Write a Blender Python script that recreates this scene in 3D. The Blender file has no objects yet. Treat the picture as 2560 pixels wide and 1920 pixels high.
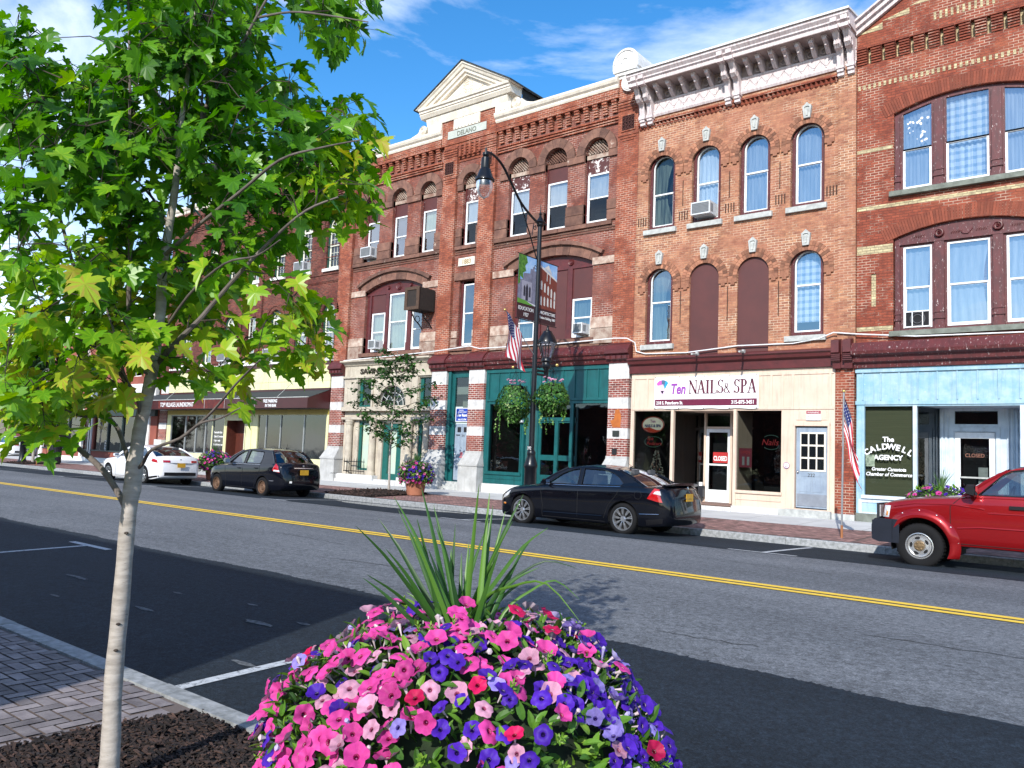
import bpy, bmesh, math, random
from mathutils import Vector, Matrix
from mathutils.geometry import tessellate_polygon
R = math.radians
PI = math.pi
rng = random.Random(7)
S = bpy.context.scene
COL = S.collection
# ------------------------------------------------------------ camera
F_PX, YAW, PITCH, ROLL, HCAM = 2040.0, -39.0, 5.12, 2.37, 1.575
def cam_axes():
    y, p, r = R(YAW), R(PITCH), R(ROLL)
    fwd = Vector((math.sin(y)*math.cos(p), math.cos(y)*math.cos(p), math.sin(p)))
    right = Vector((math.cos(y), -math.sin(y), 0))
    up = right.cross(fwd)
    return right*math.cos(r)+up*math.sin(r), up*math.cos(r)-right*math.sin(r), fwd
CA, CB, CC = cam_axes()
cd = bpy.data.cameras.new('camera'); cam = bpy.data.objects.new('camera', cd); COL.objects.link(cam)
cd.sensor_width = 36; cd.lens = 36*F_PX/2560; cd.clip_start = .05; cd.clip_end = 3000
cam.matrix_world = Matrix(((CA.x, CB.x, -CC.x, 0), (CA.y, CB.y, -CC.y, 0), (CA.z, CB.z, -CC.z, HCAM), (0, 0, 0, 1)))
S.camera = cam
# ------------------------------------------------------------ sun, sky
SUN_AZ, SUN_EL = 19.0, 31.0
sd = Vector((math.sin(R(SUN_AZ))*math.cos(R(SUN_EL)), -math.cos(R(SUN_AZ))*math.cos(R(SUN_EL)), math.sin(R(SUN_EL))))
ld = bpy.data.lights.new('sun', 'SUN'); ld.energy = 5.0; ld.angle = R(.5); ld.color = (1, .955, .88)
lo = bpy.data.objects.new('sun', ld); COL.objects.link(lo); lo.location = (0, -10, 40)
lo.rotation_euler = (-sd).to_track_quat('-Z', 'Y').to_euler()
W = bpy.data.worlds.new('World'); S.world = W; W.use_nodes = True
def nd(nt, t, **k):
    n = nt.nodes.new(t)
    for a, b in k.items():
        if a.startswith('i_'): n.inputs[a[2:].replace('_', ' ')].default_value = b
        else: setattr(n, a, b)
    return n
wn = W.node_tree; wn.nodes.clear()
sky = nd(wn, 'ShaderNodeTexSky', sky_type='NISHITA', sun_disc=False, sun_elevation=R(SUN_EL), sun_rotation=R(180-SUN_AZ), altitude=100, dust_density=.3, air_density=1.0, ozone_density=2.5)
tc = nd(wn, 'ShaderNodeTexCoord')
hsv = nd(wn, 'ShaderNodeHueSaturation', i_Saturation=1.34, i_Value=1.6)
wn.links.new(sky.outputs[0], hsv.inputs['Color'])
mp = nd(wn, 'ShaderNodeMapping'); mp.inputs['Scale'].default_value = (1, 1, 2.6); mp.inputs['Location'].default_value = (3.1, .5, 1.7)
wn.links.new(tc.outputs['Generated'], mp.inputs[0])
n1 = nd(wn, 'ShaderNodeTexNoise', i_Scale=2.3, i_Detail=9, i_Roughness=.58, i_Distortion=.35)
wn.links.new(mp.outputs[0], n1.inputs['Vector'])
rp = nd(wn, 'ShaderNodeValToRGB'); rp.color_ramp.elements[0].position = .49; rp.color_ramp.elements[1].position = .74
sxy = nd(wn, 'ShaderNodeSeparateXYZ'); wn.links.new(tc.outputs['Generated'], sxy.inputs[0])   # more cloud towards the west (-X) and low in the north
bank = nd(wn, 'ShaderNodeMapRange'); bank.inputs['From Min'].default_value = -.62; bank.inputs['From Max'].default_value = -.95; bank.inputs['To Max'].default_value = .16; wn.links.new(sxy.outputs[0], bank.inputs[0])
cad = nd(wn, 'ShaderNodeMath', operation='ADD'); wn.links.new(n1.outputs[0], cad.inputs[0]); wn.links.new(bank.outputs[0], cad.inputs[1]); wn.links.new(cad.outputs[0], rp.inputs[0])
mxs = nd(wn, 'ShaderNodeMix', data_type='RGBA'); mxs.inputs[7].default_value = (11.5, 12.0, 12.8, 1)
mfac = nd(wn, 'ShaderNodeMath', operation='MULTIPLY'); mfac.inputs[1].default_value = .85
wn.links.new(rp.outputs[0], mfac.inputs[0]); wn.links.new(mfac.outputs[0], mxs.inputs[0]); wn.links.new(hsv.outputs[0], mxs.inputs[6])
bg = nd(wn, 'ShaderNodeBackground', i_Strength=.125); wo = nd(wn, 'ShaderNodeOutputWorld')
wn.links.new(mxs.outputs[2], bg.inputs[0]); wn.links.new(bg.outputs[0], wo.inputs[0])
S.view_settings.view_transform = 'Standard'; S.view_settings.look = 'None'; S.view_settings.gamma = 1; S.view_settings.exposure = .30
S.render.engine = 'CYCLES'; S.cycles.max_bounces = 6; S.cycles.transparent_max_bounces = 12
# ------------------------------------------------------------ materials
def base(name):
    m = bpy.data.materials.new(name); m.use_nodes = True
    nt = m.node_tree; b = nt.nodes['Principled BSDF']
    return m, nt, b
def rgb(c): return (c[0], c[1], c[2], 1)
def ramp(nt, a, b, p0=.35, p1=.65):
    r = nd(nt, 'ShaderNodeValToRGB'); e = r.color_ramp.elements
    e[0].position = p0; e[1].position = p1; e[0].color = a; e[1].color = b
    return r
def pos(nt, kind='P'):
    return nd(nt, 'ShaderNodeNewGeometry').outputs['Position'] if kind == 'P' else nd(nt, 'ShaderNodeTexCoord').outputs['Object']
def mix(nt, f, a, b, bl='MIX'):
    m = nd(nt, 'ShaderNodeMix', data_type='RGBA', blend_type=bl)
    for v, k in ((f, 0), (a, 6), (b, 7)):
        if hasattr(v, 'links'): nt.links.new(v, m.inputs[k])
        else: m.inputs[k].default_value = v if k == 0 else rgb(v)
    return m.outputs[2]
def bump(nt, b, h, s=.3, d=.01):
    n = nd(nt, 'ShaderNodeBump', i_Strength=s, i_Distance=d); nt.links.new(h, n.inputs['Height']); nt.links.new(n.outputs[0], b.inputs['Normal'])
def M_(name, c, rough=.6, metal=0, c2=None, sc=6, bmp=0, kind='O', coat=0, spec=None, stretch=None, flake=None, fl=(.64, .68), fsc=18, rnd=0, grime=0):
    """plain painted / stone / metal surface: colour with soft variation, optional flaked patches, optional bump"""
    m, nt, b = base(name)
    b.inputs['Roughness'].default_value = rough; b.inputs['Metallic'].default_value = metal
    b.inputs['Coat Weight'].default_value = coat
    if spec is not None: b.inputs['Specular IOR Level'].default_value = spec
    p = pos(nt, kind)
    if stretch:
        mpn = nd(nt, 'ShaderNodeMapping'); mpn.inputs['Scale'].default_value = stretch; nt.links.new(p, mpn.inputs[0]); p = mpn.outputs[0]
    if c2 is None: c2 = tuple(v*.82 for v in c)
    n = nd(nt, 'ShaderNodeTexNoise', i_Scale=sc, i_Detail=6, i_Roughness=.6); nt.links.new(p, n.inputs['Vector'])
    r = ramp(nt, rgb(c2), rgb(c)); nt.links.new(n.outputs[0], r.inputs[0]); out = r.outputs[0]
    if flake:
        n2 = nd(nt, 'ShaderNodeTexNoise', i_Scale=fsc, i_Detail=8, i_Roughness=.75); nt.links.new(p, n2.inputs['Vector'])
        r2 = ramp(nt, (0, 0, 0, 1), (1, 1, 1, 1), *fl); nt.links.new(n2.outputs[0], r2.inputs[0])
        out = mix(nt, r2.outputs[0], out, flake)
    if grime:
        mg = nd(nt, 'ShaderNodeMapping'); mg.inputs['Scale'].default_value = (7, 7, .55); nt.links.new(p, mg.inputs[0])
        ng = nd(nt, 'ShaderNodeTexNoise', i_Scale=1.6, i_Detail=9, i_Roughness=.72); nt.links.new(mg.outputs[0], ng.inputs['Vector'])
        rg_ = ramp(nt, (1, 1, 1, 1), (.42, .38, .34, 1), .50, .78); nt.links.new(ng.outputs[0], rg_.inputs[0]); out = mix(nt, grime, out, rg_.outputs[0], 'MULTIPLY')
    if rnd:
        at = nd(nt, 'ShaderNodeAttribute', attribute_name='rnd')
        mr = nd(nt, 'ShaderNodeMapRange'); mr.inputs['To Min'].default_value = 1-rnd; mr.inputs['To Max'].default_value = 1+rnd
        nt.links.new(at.outputs['Fac'], mr.inputs[0])
        h = nd(nt, 'ShaderNodeHueSaturation'); nt.links.new(mr.outputs[0], h.inputs['Value']); nt.links.new(out, h.inputs['Color']); out = h.outputs[0]
    nt.links.new(out, b.inputs['Base Color'])
    if bmp: bump(nt, b, n.outputs[0], bmp, .02)
    return m
def brick_mat(name, ca, cb, mortar, dark, bw=.205, bh=.072, ms=.0085, patch=None, stain=.35, stsc=.6, kind='P', pfl=(.55, .7)):
    m, nt, b = base(name); b.inputs['Roughness'].default_value = .85
    p = pos(nt, kind); sx = nd(nt, 'ShaderNodeSeparateXYZ'); nt.links.new(p, sx.inputs[0])
    ad = nd(nt, 'ShaderNodeMath', operation='ADD'); nt.links.new(sx.outputs[0], ad.inputs[0]); nt.links.new(sx.outputs[1], ad.inputs[1])
    cx = nd(nt, 'ShaderNodeCombineXYZ'); nt.links.new(ad.outputs[0], cx.inputs[0]); nt.links.new(sx.outputs[2], cx.inputs[1])
    nz = nd(nt, 'ShaderNodeTexNoise', i_Scale=1.1, i_Detail=7, i_Roughness=.65); nt.links.new(p, nz.inputs['Vector'])
    bt = nd(nt, 'ShaderNodeTexBrick', i_Scale=1.0, i_Mortar_Size=ms, i_Mortar_Smooth=.2, i_Brick_Width=bw, i_Row_Height=bh, i_Bias=0.0)
    bt.inputs['Color1'].default_value = rgb(ca); bt.inputs['Color2'].default_value = rgb(cb)
    nt.links.new(cx.outputs[0], bt.inputs['Vector'])
    r = ramp(nt, rgb(mortar[0]), rgb(mortar[1]), .46, .56); nt.links.new(nz.outputs[0], r.inputs[0]); nt.links.new(r.outputs[0], bt.inputs['Mortar'])
    sc3 = nd(nt, 'ShaderNodeMapping'); sc3.inputs['Scale'].default_value = (1/bw*.97, 1/bh*.5, 1); nt.links.new(cx.outputs[0], sc3.inputs[0])
    wn_ = nd(nt, 'ShaderNodeTexNoise', i_Scale=1.0, i_Detail=2, i_Roughness=.8); nt.links.new(sc3.outputs[0], wn_.inputs['Vector'])
    rw = ramp(nt, (.66, .60, .60, 1), (1.18, 1.16, 1.12, 1), .36, .64); nt.links.new(wn_.outputs[0], rw.inputs[0])
    bo = mix(nt, 1.0, bt.outputs[0], rw.outputs[0], 'MULTIPLY'); out = mix(nt, bt.outputs['Fac'], bo, bt.outputs[0])
    if patch:
        n3 = nd(nt, 'ShaderNodeTexNoise', i_Scale=.9, i_Detail=5, i_Roughness=.7); nt.links.new(p, n3.inputs['Vector'])
        r3 = ramp(nt, (0, 0, 0, 1), (1, 1, 1, 1), *pfl); nt.links.new(n3.outputs[0], r3.inputs[0])
        out = mix(nt, r3.outputs[0], out, mix(nt, .6, out, patch))
    n2 = nd(nt, 'ShaderNodeTexNoise', i_Scale=stsc*4, i_Detail=9, i_Roughness=.72, i_Distortion=.4); nt.links.new(p, n2.inputs['Vector'])
    r2 = ramp(nt, (1, 1, 1, 1), rgb(dark), .5, .78); nt.links.new(n2.outputs[0], r2.inputs[0])
    out = mix(nt, stain, out, r2.outputs[0], 'MULTIPLY')
    nt.links.new(out, b.inputs['Base Color'])
    inv = nd(nt, 'ShaderNodeMath', operation='SUBTRACT'); inv.inputs[0].default_value = 1; nt.links.new(bt.outputs['Fac'], inv.inputs[1])
    ng = nd(nt, 'ShaderNodeTexNoise', i_Scale=35, i_Detail=3); nt.links.new(p, ng.inputs['Vector'])
    am = nd(nt, 'ShaderNodeMath', operation='MULTIPLY_ADD'); am.inputs[1].default_value = .5
    nt.links.new(ng.outputs[0], am.inputs[0]); nt.links.new(inv.outputs[0], am.inputs[2]); bump(nt, b, am.outputs[0], .6, .012)
    return m
def glass_mat(name, tint=(.75, .82, .8), refl=.12, gain=1.6, rough=.01, gcol=(.9, .95, 1)):
    m = bpy.data.materials.new(name); m.use_nodes = True; nt = m.node_tree; nt.nodes.clear()
    t = nd(nt, 'ShaderNodeBsdfTransparent'); t.inputs[0].default_value = rgb(tint)
    g = nd(nt, 'ShaderNodeBsdfGlossy', i_Roughness=rough); g.inputs[0].default_value = rgb(gcol)
    f = nd(nt, 'ShaderNodeFresnel'); f.inputs[0].default_value = 1.5
    ma = nd(nt, 'ShaderNodeMath', operation='MULTIPLY_ADD', use_clamp=True); ma.inputs[1].default_value = gain; ma.inputs[2].default_value = refl
    nz = nd(nt, 'ShaderNodeTexNoise', i_Scale=1.7, i_Detail=2); nt.links.new(pos(nt), nz.inputs['Vector'])
    bp = nd(nt, 'ShaderNodeBump', i_Strength=.12, i_Distance=.02); nt.links.new(nz.outputs[0], bp.inputs['Height']); nt.links.new(bp.outputs[0], g.inputs['Normal'])
    nt.links.new(f.outputs[0], ma.inputs[0])
    x = nd(nt, 'ShaderNodeMixShader'); o = nd(nt, 'ShaderNodeOutputMaterial')
    nt.links.new(ma.outputs[0], x.inputs[0]); nt.links.new(t.outputs[0], x.inputs[1]); nt.links.new(g.outputs[0], x.inputs[2]); nt.links.new(x.outputs[0], o.inputs[0])
    return m
def leaf_mat(name, stops, trans=.35, rough=.45, spec=.4):
    """leaf / petal: colour picked per leaf by the rnd attribute, part of the light passes through"""
    m, nt, b = base(name); b.inputs['Roughness'].default_value = rough; b.inputs['Specular IOR Level'].default_value = spec
    at = nd(nt, 'ShaderNodeAttribute', attribute_name='rnd')
    r = nd(nt, 'ShaderNodeValToRGB'); e = r.color_ramp.elements
    while len(e) < len(stops): e.new(.5)
    for k, (p, c) in enumerate(stops): e[k].position = p; e[k].color = rgb(c)
    nt.links.new(at.outputs['Fac'], r.inputs[0]); nt.links.new(r.outputs[0], b.inputs['Base Color'])
    t = nd(nt, 'ShaderNodeBsdfTranslucent'); h = nd(nt, 'ShaderNodeHueSaturation', i_Saturation=1.1, i_Value=1.1); nt.links.new(r.outputs[0], h.inputs['Color']); nt.links.new(h.outputs[0], t.inputs[0])
    x = nd(nt, 'ShaderNodeMixShader'); x.inputs[0].default_value = trans; o = nt.nodes['Material Output']
    nt.links.new(b.outputs[0], x.inputs[1]); nt.links.new(t.outputs[0], x.inputs[2]); nt.links.new(x.outputs[0], o.inputs[0])
    return m
# ------------------------------------------------------------ mesh builder
class MB:
    def __init__(s): s.v = []; s.f = []; s.m = []; s.r = []; s.mi = 0; s.rn = .5; s.pc = 0; s.ps = []
    def add(s, vs, fs):
        o = len(s.v); s.v += [tuple(p) for p in vs]
        for f in fs: s.f.append(tuple(i+o for i in f)); s.m.append(s.mi); s.r.append(s.rn); s.ps.append(s.pc)
        return s
    def cut(s): s.pc += 1; return s       # what follows becomes an object of its own under the same name
    def box(s, x0, x1, y0, y1, z0, z1):
        return s.add([(x0, y0, z0), (x1, y0, z0), (x1, y1, z0), (x0, y1, z0), (x0, y0, z1), (x1, y0, z1), (x1, y1, z1), (x0, y1, z1)],
                     [(0, 3, 2, 1), (4, 5, 6, 7), (0, 1, 5, 4), (1, 2, 6, 5), (2, 3, 7, 6), (3, 0, 4, 7)])
    def quad(s, a, b, c, d): return s.add([a, b, c, d], [(0, 1, 2, 3)])
    def wall(s, outer, holes, d0, d1, fn=None, back=True):
        """flat (or mapped) plate with holes; outer and holes are (u,v) loops; front at d0, back at d1"""
        fn = fn or (lambda u, v, d: (u, d, v))
        loops = [outer]+list(holes)
        tri = tessellate_polygon([[Vector((u, v, 0)) for u, v in l] for l in loops])
        flat = [p for l in loops for p in l]
        s.add([fn(u, v, d0) for u, v in flat], tri)
        if back: s.add([fn(u, v, d1) for u, v in flat], tri)
        for l in loops:
            n = len(l); vs = [fn(u, v, d0) for u, v in l]+[fn(u, v, d1) for u, v in l]
            s.add(vs, [(i, (i+1) % n, n+(i+1) % n, n+i) for i in range(n)])
        return s
    def tube(s, pts, rad, n=8, cap=True):
        pts = [Vector(p) for p in pts]; k = len(pts)
        rs = rad if hasattr(rad, '__len__') else [rad]*k
        vs = []; prev = None
        for i, p in enumerate(pts):
            d = (pts[min(i+1, k-1)]-pts[max(i-1, 0)]).normalized()
            if prev is None: a = d.orthogonal().normalized()
            else:
                a = prev-d*prev.dot(d)
                a = a.normalized() if a.length > 1e-6 else d.orthogonal().normalized()
            prev = a; b = d.cross(a)
            for j in range(n):
                t = 2*PI*j/n; vs.append(p+(a*math.cos(t)+b*math.sin(t))*rs[i])
        fs = [(i*n+j, i*n+(j+1) % n, (i+1)*n+(j+1) % n, (i+1)*n+j) for i in range(k-1) for j in range(n)]
        if cap: fs += [tuple(range(n))[::-1], tuple(range((k-1)*n, k*n))]
        return s.add(vs, fs)
    def lathe(s, prof, c=(0, 0, 0), n=24, axis='z', a0=0, a1=2*PI):
        full = abs(a1-a0-2*PI) < 1e-6; m = n if full else n+1; vs = []
        for r, h in prof:
            for j in range(m):
                t = a0+(a1-a0)*j/n; x, y = r*math.cos(t), r*math.sin(t)
                p = (x, y, h) if axis == 'z' else ((x, h, y) if axis == 'y' else (h, x, y))
                vs.append((p[0]+c[0], p[1]+c[1], p[2]+c[2]))
        fs = []
        for i in range(len(prof)-1):
            for j in range(n if full else n): fs.append((i*m+j, i*m+(j+1) % m, (i+1)*m+(j+1) % m, (i+1)*m+j))
        return s.add(vs, fs)
    def ball(s, c, r, n=12, sx=1, sz=1): return s.lathe([(max(1e-4, r*math.sin(PI*i/8))*sx, -r*math.cos(PI*i/8)*sz) for i in range(9)], c, n)
    def loft(s, secs, close=False, caps=True):
        n = len(secs[0]); vs = [p for q in secs for p in q]; fs = []
        for i in range(len(secs)-1):
            for j in range(n if close else n-1): fs.append((i*n+j, i*n+(j+1) % n, (i+1)*n+(j+1) % n, (i+1)*n+j))
        if caps: fs += [tuple(range(n))[::-1], tuple(range((len(secs)-1)*n, len(secs)*n))]
        return s.add(vs, fs)
    def build(s, name, mats, parent=None, smooth=None, sharp=35, local=False):
        if s.pc and len(set(s.ps)) > 1:
            res = []
            for k in sorted(set(s.ps)):
                q = MB(); mp_ = {}
                for f, m, r, c in zip(s.f, s.m, s.r, s.ps):
                    if c != k: continue
                    for i in f:
                        if i not in mp_: mp_[i] = len(q.v); q.v.append(s.v[i])
                    q.f.append(tuple(mp_[i] for i in f)); q.m.append(m); q.r.append(r)
                res.append(q.build(name, mats, parent, smooth, sharp, local))
            return res[0]
        me = bpy.data.meshes.new(name); off = Vector((0, 0, 0))
        if parent is not None and not local:
            q = parent
            while q is not None: off = off+q.location; q = q.parent
        me.from_pydata([tuple(Vector(p)-off) for p in s.v], [], s.f)
        for m in (mats if isinstance(mats, (list, tuple)) else [mats]): me.materials.append(m)
        if len(me.materials) > 1: me.polygons.foreach_set('material_index', s.m)
        a = me.attributes.new('rnd', 'FLOAT', 'FACE'); a.data.foreach_set('value', s.r)
        if smooth:
            me.polygons.foreach_set('use_smooth', [True]*len(me.polygons))
            if sharp: me.set_sharp_from_angle(angle=R(sharp))
        me.validate(); me.update()
        o = bpy.data.objects.new(name, me); COL.objects.link(o)
        if parent is not None: o.parent = parent
        return o
def tag(o, label=None, cat=None, group=None, kind=None):
    if label: o['label'] = label
    if cat: o['category'] = cat
    if group: o['group'] = group
    if kind: o['kind'] = kind
    return o
def thing(name, loc, label, cat, group=None):
    o = bpy.data.objects.new(name, None); COL.objects.link(o); o.location = loc; o.empty_display_size = .3
    return tag(o, label, cat, group)
def copy_tree(o, parent=None):
    c = o.copy(); COL.objects.link(c); c.parent = parent
    for ch in list(o.children): copy_tree(ch, c)
    return c
def arch(x0, x1, z0, zs, rise=None, n=14):
    """opening outline: flat bottom z0, sides up to zs, half-round (or segmental, rise) head"""
    w = x1-x0; xc = (x0+x1)/2
    if rise is None: rise = w/2
    rad = (w*w/4+rise*rise)/(2*rise); zc = zs+rise-rad; a = math.asin(min(1, w/2/rad))
    if rise > w/2: a = PI-a
    pts = [(x0, z0), (x1, z0)]
    for i in range(n+1):
        t = a-2*a*i/n; pts.append((xc+rad*math.sin(t), zc+rad*math.cos(t)))
    return pts
def rect(x0, x1, z0, z1): return [(x0, z0), (x1, z0), (x1, z1), (x0, z1)]
def archpos(x0, x1, zs, rise=None):
    w = x1-x0
    if rise is None: rise = w/2
    rad = (w*w/4+rise*rise)/(2*rise); return (x0+x1)/2, zs+rise-rad, rad, math.asin(min(1, w/2/rad))
def voussoirs(mb, xc, zc, r0, r1, a, n, y0, y1, gap=.05, rr=None):
    """ring of separate wedge stones from angle -a to a (0 = up)"""
    for i in range(n):
        t0 = -a+2*a*(i+gap)/n; t1 = -a+2*a*(i+1-gap)/n; mb.rn = rng.random()
        j = 0 if rr is None else rr*(rng.random()-.5)
        tm = (t0+t1)/2; pts = []
        for r_, t in ((r0, t0), (r0, tm), (r0, t1), (r1, t1), (r1, tm), (r1, t0)): pts.append((xc+r_*math.sin(t), zc+r_*math.cos(t)))
        mb.wall(pts, [], y0+j, y1)
    mb.rn = .5
def text(s, size, loc, mat, parent, name='lettering', ext=.004, sx=1.0, ax='front', align='CENTER', bold=0, shear=0, rot=0, spc=1.0, width=None):
    cu = bpy.data.curves.new('t', 'FONT'); cu.body = s; cu.size = size; cu.extrude = ext; cu.align_x = align; cu.align_y = 'BOTTOM_BASELINE'
    cu.offset = bold; cu.shear = shear; cu.space_character = spc; cu.resolution_u = 3
    t = bpy.data.objects.new('t', cu); COL.objects.link(t); bpy.context.view_layer.update()
    me = bpy.data.meshes.new_from_object(t.evaluated_get(bpy.context.evaluated_depsgraph_get()))
    bpy.data.objects.remove(t); bpy.data.curves.remove(cu)
    if width: xs_ = [v.co.x for v in me.vertices]; sx = width/(max(xs_)-min(xs_))
    me.name = name; me.materials.clear(); me.materials.append(mat)
    off = Vector((0, 0, 0)); q = parent
    while q is not None: off = off+q.location; q = q.parent
    L = Vector(loc)
    for v in me.vertices:
        x, y, z = v.co.x*sx, v.co.y, v.co.z
        x, y = x*math.cos(rot)-y*math.sin(rot), x*math.sin(rot)+y*math.cos(rot)
        if ax == 'front': p = Vector((x, -z, y))
        elif ax == 'side': p = Vector((z, x, y))      # reads when seen from +X ; runs towards +Y
        else: p = Vector((x, y, z))
        v.co = L+p-off
    o = bpy.data.objects.new(name, me); COL.objects.link(o); o.parent = parent
    return o
# ------------------------------------------------------------ shared materials
MT = {}
def mk(): 
    m = MT
    m['brick_d'] = brick_mat('orange_red_brick', (.31, .085, .040), (.22, .056, .029), ((.15, .05, .03), (.48, .31, .23)), (.40, .28, .28), patch=(.20, .055, .04), stain=.55)
    m['brick_p'] = brick_mat('stained_panel_brick', (.24, .066, .038), (.16, .044, .029), ((.12, .045, .033), (.42, .30, .25)), (.38, .28, .30), patch=(.22, .10, .08), stain=.7, pfl=(.45, .65))
    m['brick_t'] = brick_mat('buff_tan_brick', (.41, .205, .112), (.24, .095, .055), ((.30, .16, .10), (.58, .44, .32)), (.42, .30, .26), patch=(.36, .14, .085), stain=.65, pfl=(.4, .65))
    m['brick_r'] = brick_mat('painted_red_brick', (.25, .056, .027), (.20, .043, .021), ((.13, .032, .018), (.46, .32, .24)), (.5, .36, .32), patch=(.30, .085, .04), stain=.4)
    m['brick_l'] = brick_mat('dark_red_brick', (.17, .038, .024), (.075, .020, .014), ((.05, .018, .012), (.20, .10, .07)), (.35, .28, .28), stain=.7)
    m['brick_g'] = brick_mat('pier_brick', (.27, .062, .04), (.15, .035, .028), ((.40, .30, .26), (.62, .55, .5)), (.6, .45, .4), patch=(.40, .20, .17), stain=.4)
    m['brick_w'] = brick_mat('cream_glazed_brick', (.50, .44, .27), (.40, .35, .21), ((.22, .18, .11), (.34, .28, .17)), (.7, .6, .5), stain=.3)
    m['brown'] = M_('brownstone', (.20, .10, .07), .9, c2=(.105, .05, .038), sc=3.5, bmp=.6, kind='P', flake=(.42, .33, .27), fl=(.62, .70), fsc=2.2, rnd=.28)
    m['brownl'] = M_('weathered_light_stone', (.42, .34, .28), .9, c2=(.20, .11, .08), sc=4, bmp=.5, kind='P', rnd=.25)
    m['white'] = M_('white_paint', (.74, .73, .70), .5, c2=(.62, .60, .58), sc=5, kind='P')
    m['cream'] = M_('cream_paint', (.78, .72, .62), .5, grime=0.45, c2=(.62, .56, .47), sc=3, kind='P')
    m['pinkw'] = M_('old_white_paint', (.66, .60, .60), .6, grime=0.6, c2=(.46, .38, .38), sc=3, kind='P', stretch=(6, 1, 1))
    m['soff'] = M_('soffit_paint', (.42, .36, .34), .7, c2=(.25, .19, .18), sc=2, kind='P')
    m['maroon'] = M_('maroon_paint_flaking', (.10, .016, .017), .5, c2=(.065, .012, .013), sc=4, kind='P', flake=(.55, .45, .42), fl=(.66, .72), fsc=16)
    m['maroon2'] = M_('maroon_paint_worn', (.10, .016, .017), .5, c2=(.06, .011, .012), sc=4, kind='P', flake=(.62, .54, .52), fl=(.60, .66), fsc=11, stretch=(2.5, 1, .8))
    m['board'] = M_('brown_painted_board', (.085, .022, .020), .6, c2=(.07, .019, .018), sc=2, kind='P')
    m['boardf'] = M_('brown_board_peeling', (.085, .022, .020), .6, kind='P', flake=(.74, .70, .68), fl=(.53, .57), fsc=6)
    m['sash'] = M_('white_vinyl', (.78, .79, .80), .35, kind='P')
    m['sashd'] = M_('grey_sash', (.38, .40, .40), .4, kind='P')
    m['stone'] = M_('grey_sill_stone', (.46, .47, .45), .85, c2=(.30, .31, .30), sc=7, bmp=.3, kind='P')
    m['dstone'] = M_('dark_grey_sill', (.19, .21, .18), .85, c2=(.11, .12, .10), sc=5, bmp=.3, kind='P')
    m['wstone'] = M_('white_painted_stone', (.62, .62, .62), .8, grime=0.7, c2=(.44, .43, .42), sc=6, bmp=.2, kind='P')
    m['lime'] = M_('limestone', (.50, .45, .36), .85, grime=0.8, c2=(.36, .31, .25), sc=2.5, bmp=.15, kind='P')
    m['teal'] = M_('teal_paint', (.004, .092, .094), .45, grime=0.7, c2=(.003, .068, .07), sc=3, kind='P', flake=(.45, .55, .52), fl=(.72, .75), fsc=14)
    m['teald'] = M_('dark_teal_paint', (.004, .045, .040), .45, kind='P')
    m['beige'] = M_('beige_paint', (.62, .485, .385), .55, grime=0.5, c2=(.56, .43, .335), sc=2, kind='P')
    m['blue'] = M_('light_blue_paint', (.33, .46, .53), .55, grime=0.6, c2=(.20, .37, .47), sc=4, kind='P', flake=(.60, .68, .72), fl=(.62, .75), fsc=9)
    m['bluew'] = M_('pale_blue_white_paint', (.55, .62, .68), .55, grime=0.6, c2=(.42, .50, .58), sc=4, kind='P')
    m['yellow'] = M_('pale_yellow_enamel', (.66, .65, .38), .35, grime=0.45, c2=(.60, .58, .32), sc=1.5, kind='P')
    m['yellowd'] = M_('mustard_enamel', (.42, .33, .06), .35, kind='P')
    m['dred'] = M_('dark_red_enamel', (.05, .007, .009), .3, kind='P')
    m['gdoor'] = M_('grey_blue_door_paint', (.27, .33, .40), .5, grime=0.5, c2=(.21, .26, .33), sc=3, kind='P')
    m['black'] = M_('black_iron', (.005, .006, .009), .35, coat=.1, spec=.3)
    m['dark'] = M_('dark_interior', (.012, .013, .016), .9, c2=(.004, .004, .006), sc=.8, kind='P')
    m['room'] = M_('dim_room', (.05, .06, .065), .9, c2=(.006, .007, .01), sc=1.2, kind='P')
    m['purp'] = M_('purple_blue_curtain', (.06, .065, .13), .9, c2=(.02, .022, .06), sc=2, kind='P')
    m['wcur'] = M_('white_curtain', (.74, .76, .78), .9, c2=(.50, .56, .62), sc=3, kind='P', stretch=(7, 1, .6))
    m['bcur'] = M_('pale_curtain', (.56, .57, .58), .9, c2=(.36, .39, .43), sc=2, kind='P', stretch=(6, 1, .5))
    m['gcur'] = M_('green_grey_curtain', (.22, .27, .24), .9, c2=(.05, .07, .07), sc=2, kind='P', stretch=(8, 1, .3))
    m['ycur'] = M_('yellow_green_blind', (.40, .46, .34), .9, c2=(.30, .37, .30), sc=2, kind='P')
    m['olive'] = M_('olive_blind', (.16, .16, .09), .8, c2=(.13, .135, .075), sc=1, kind='P', stretch=(1, 1, 30))
    m['glassu'] = glass_mat('upper_window_glass', (.72, .78, .82), .16, 2.2, .012)
    m['glassr'] = glass_mat('old_reflective_window_glass', (.66, .72, .76), .24, 2.0, .02)
    m['glassk'] = glass_mat('dark_lower_glass', (.35, .38, .40), .02, .7, .01)
    m['glassd'] = glass_mat('shop_glass', (.55, .6, .6), .03, 1.1, .01)
    m['roof'] = M_('dark_roofing', (.02, .025, .03), .8, kind='P')
    m['letter'] = M_('painted_letter_dark', (.05, .045, .04), .8)
    m['letw'] = M_('painted_letter_white', (.78, .78, .78), .6)
    m['letm'] = M_('painted_letter_maroon', (.10, .010, .030), .6)
    m['acw'] = M_('air_conditioner_white', (.62, .64, .66), .4)
    m['acg'] = M_('air_conditioner_grille', (.16, .17, .18), .5)
    m['terra'] = M_('terracotta_tile', (.07, .018, .014), .9, c2=(.02, .006, .006), sc=26, bmp=.8, kind='P')
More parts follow.
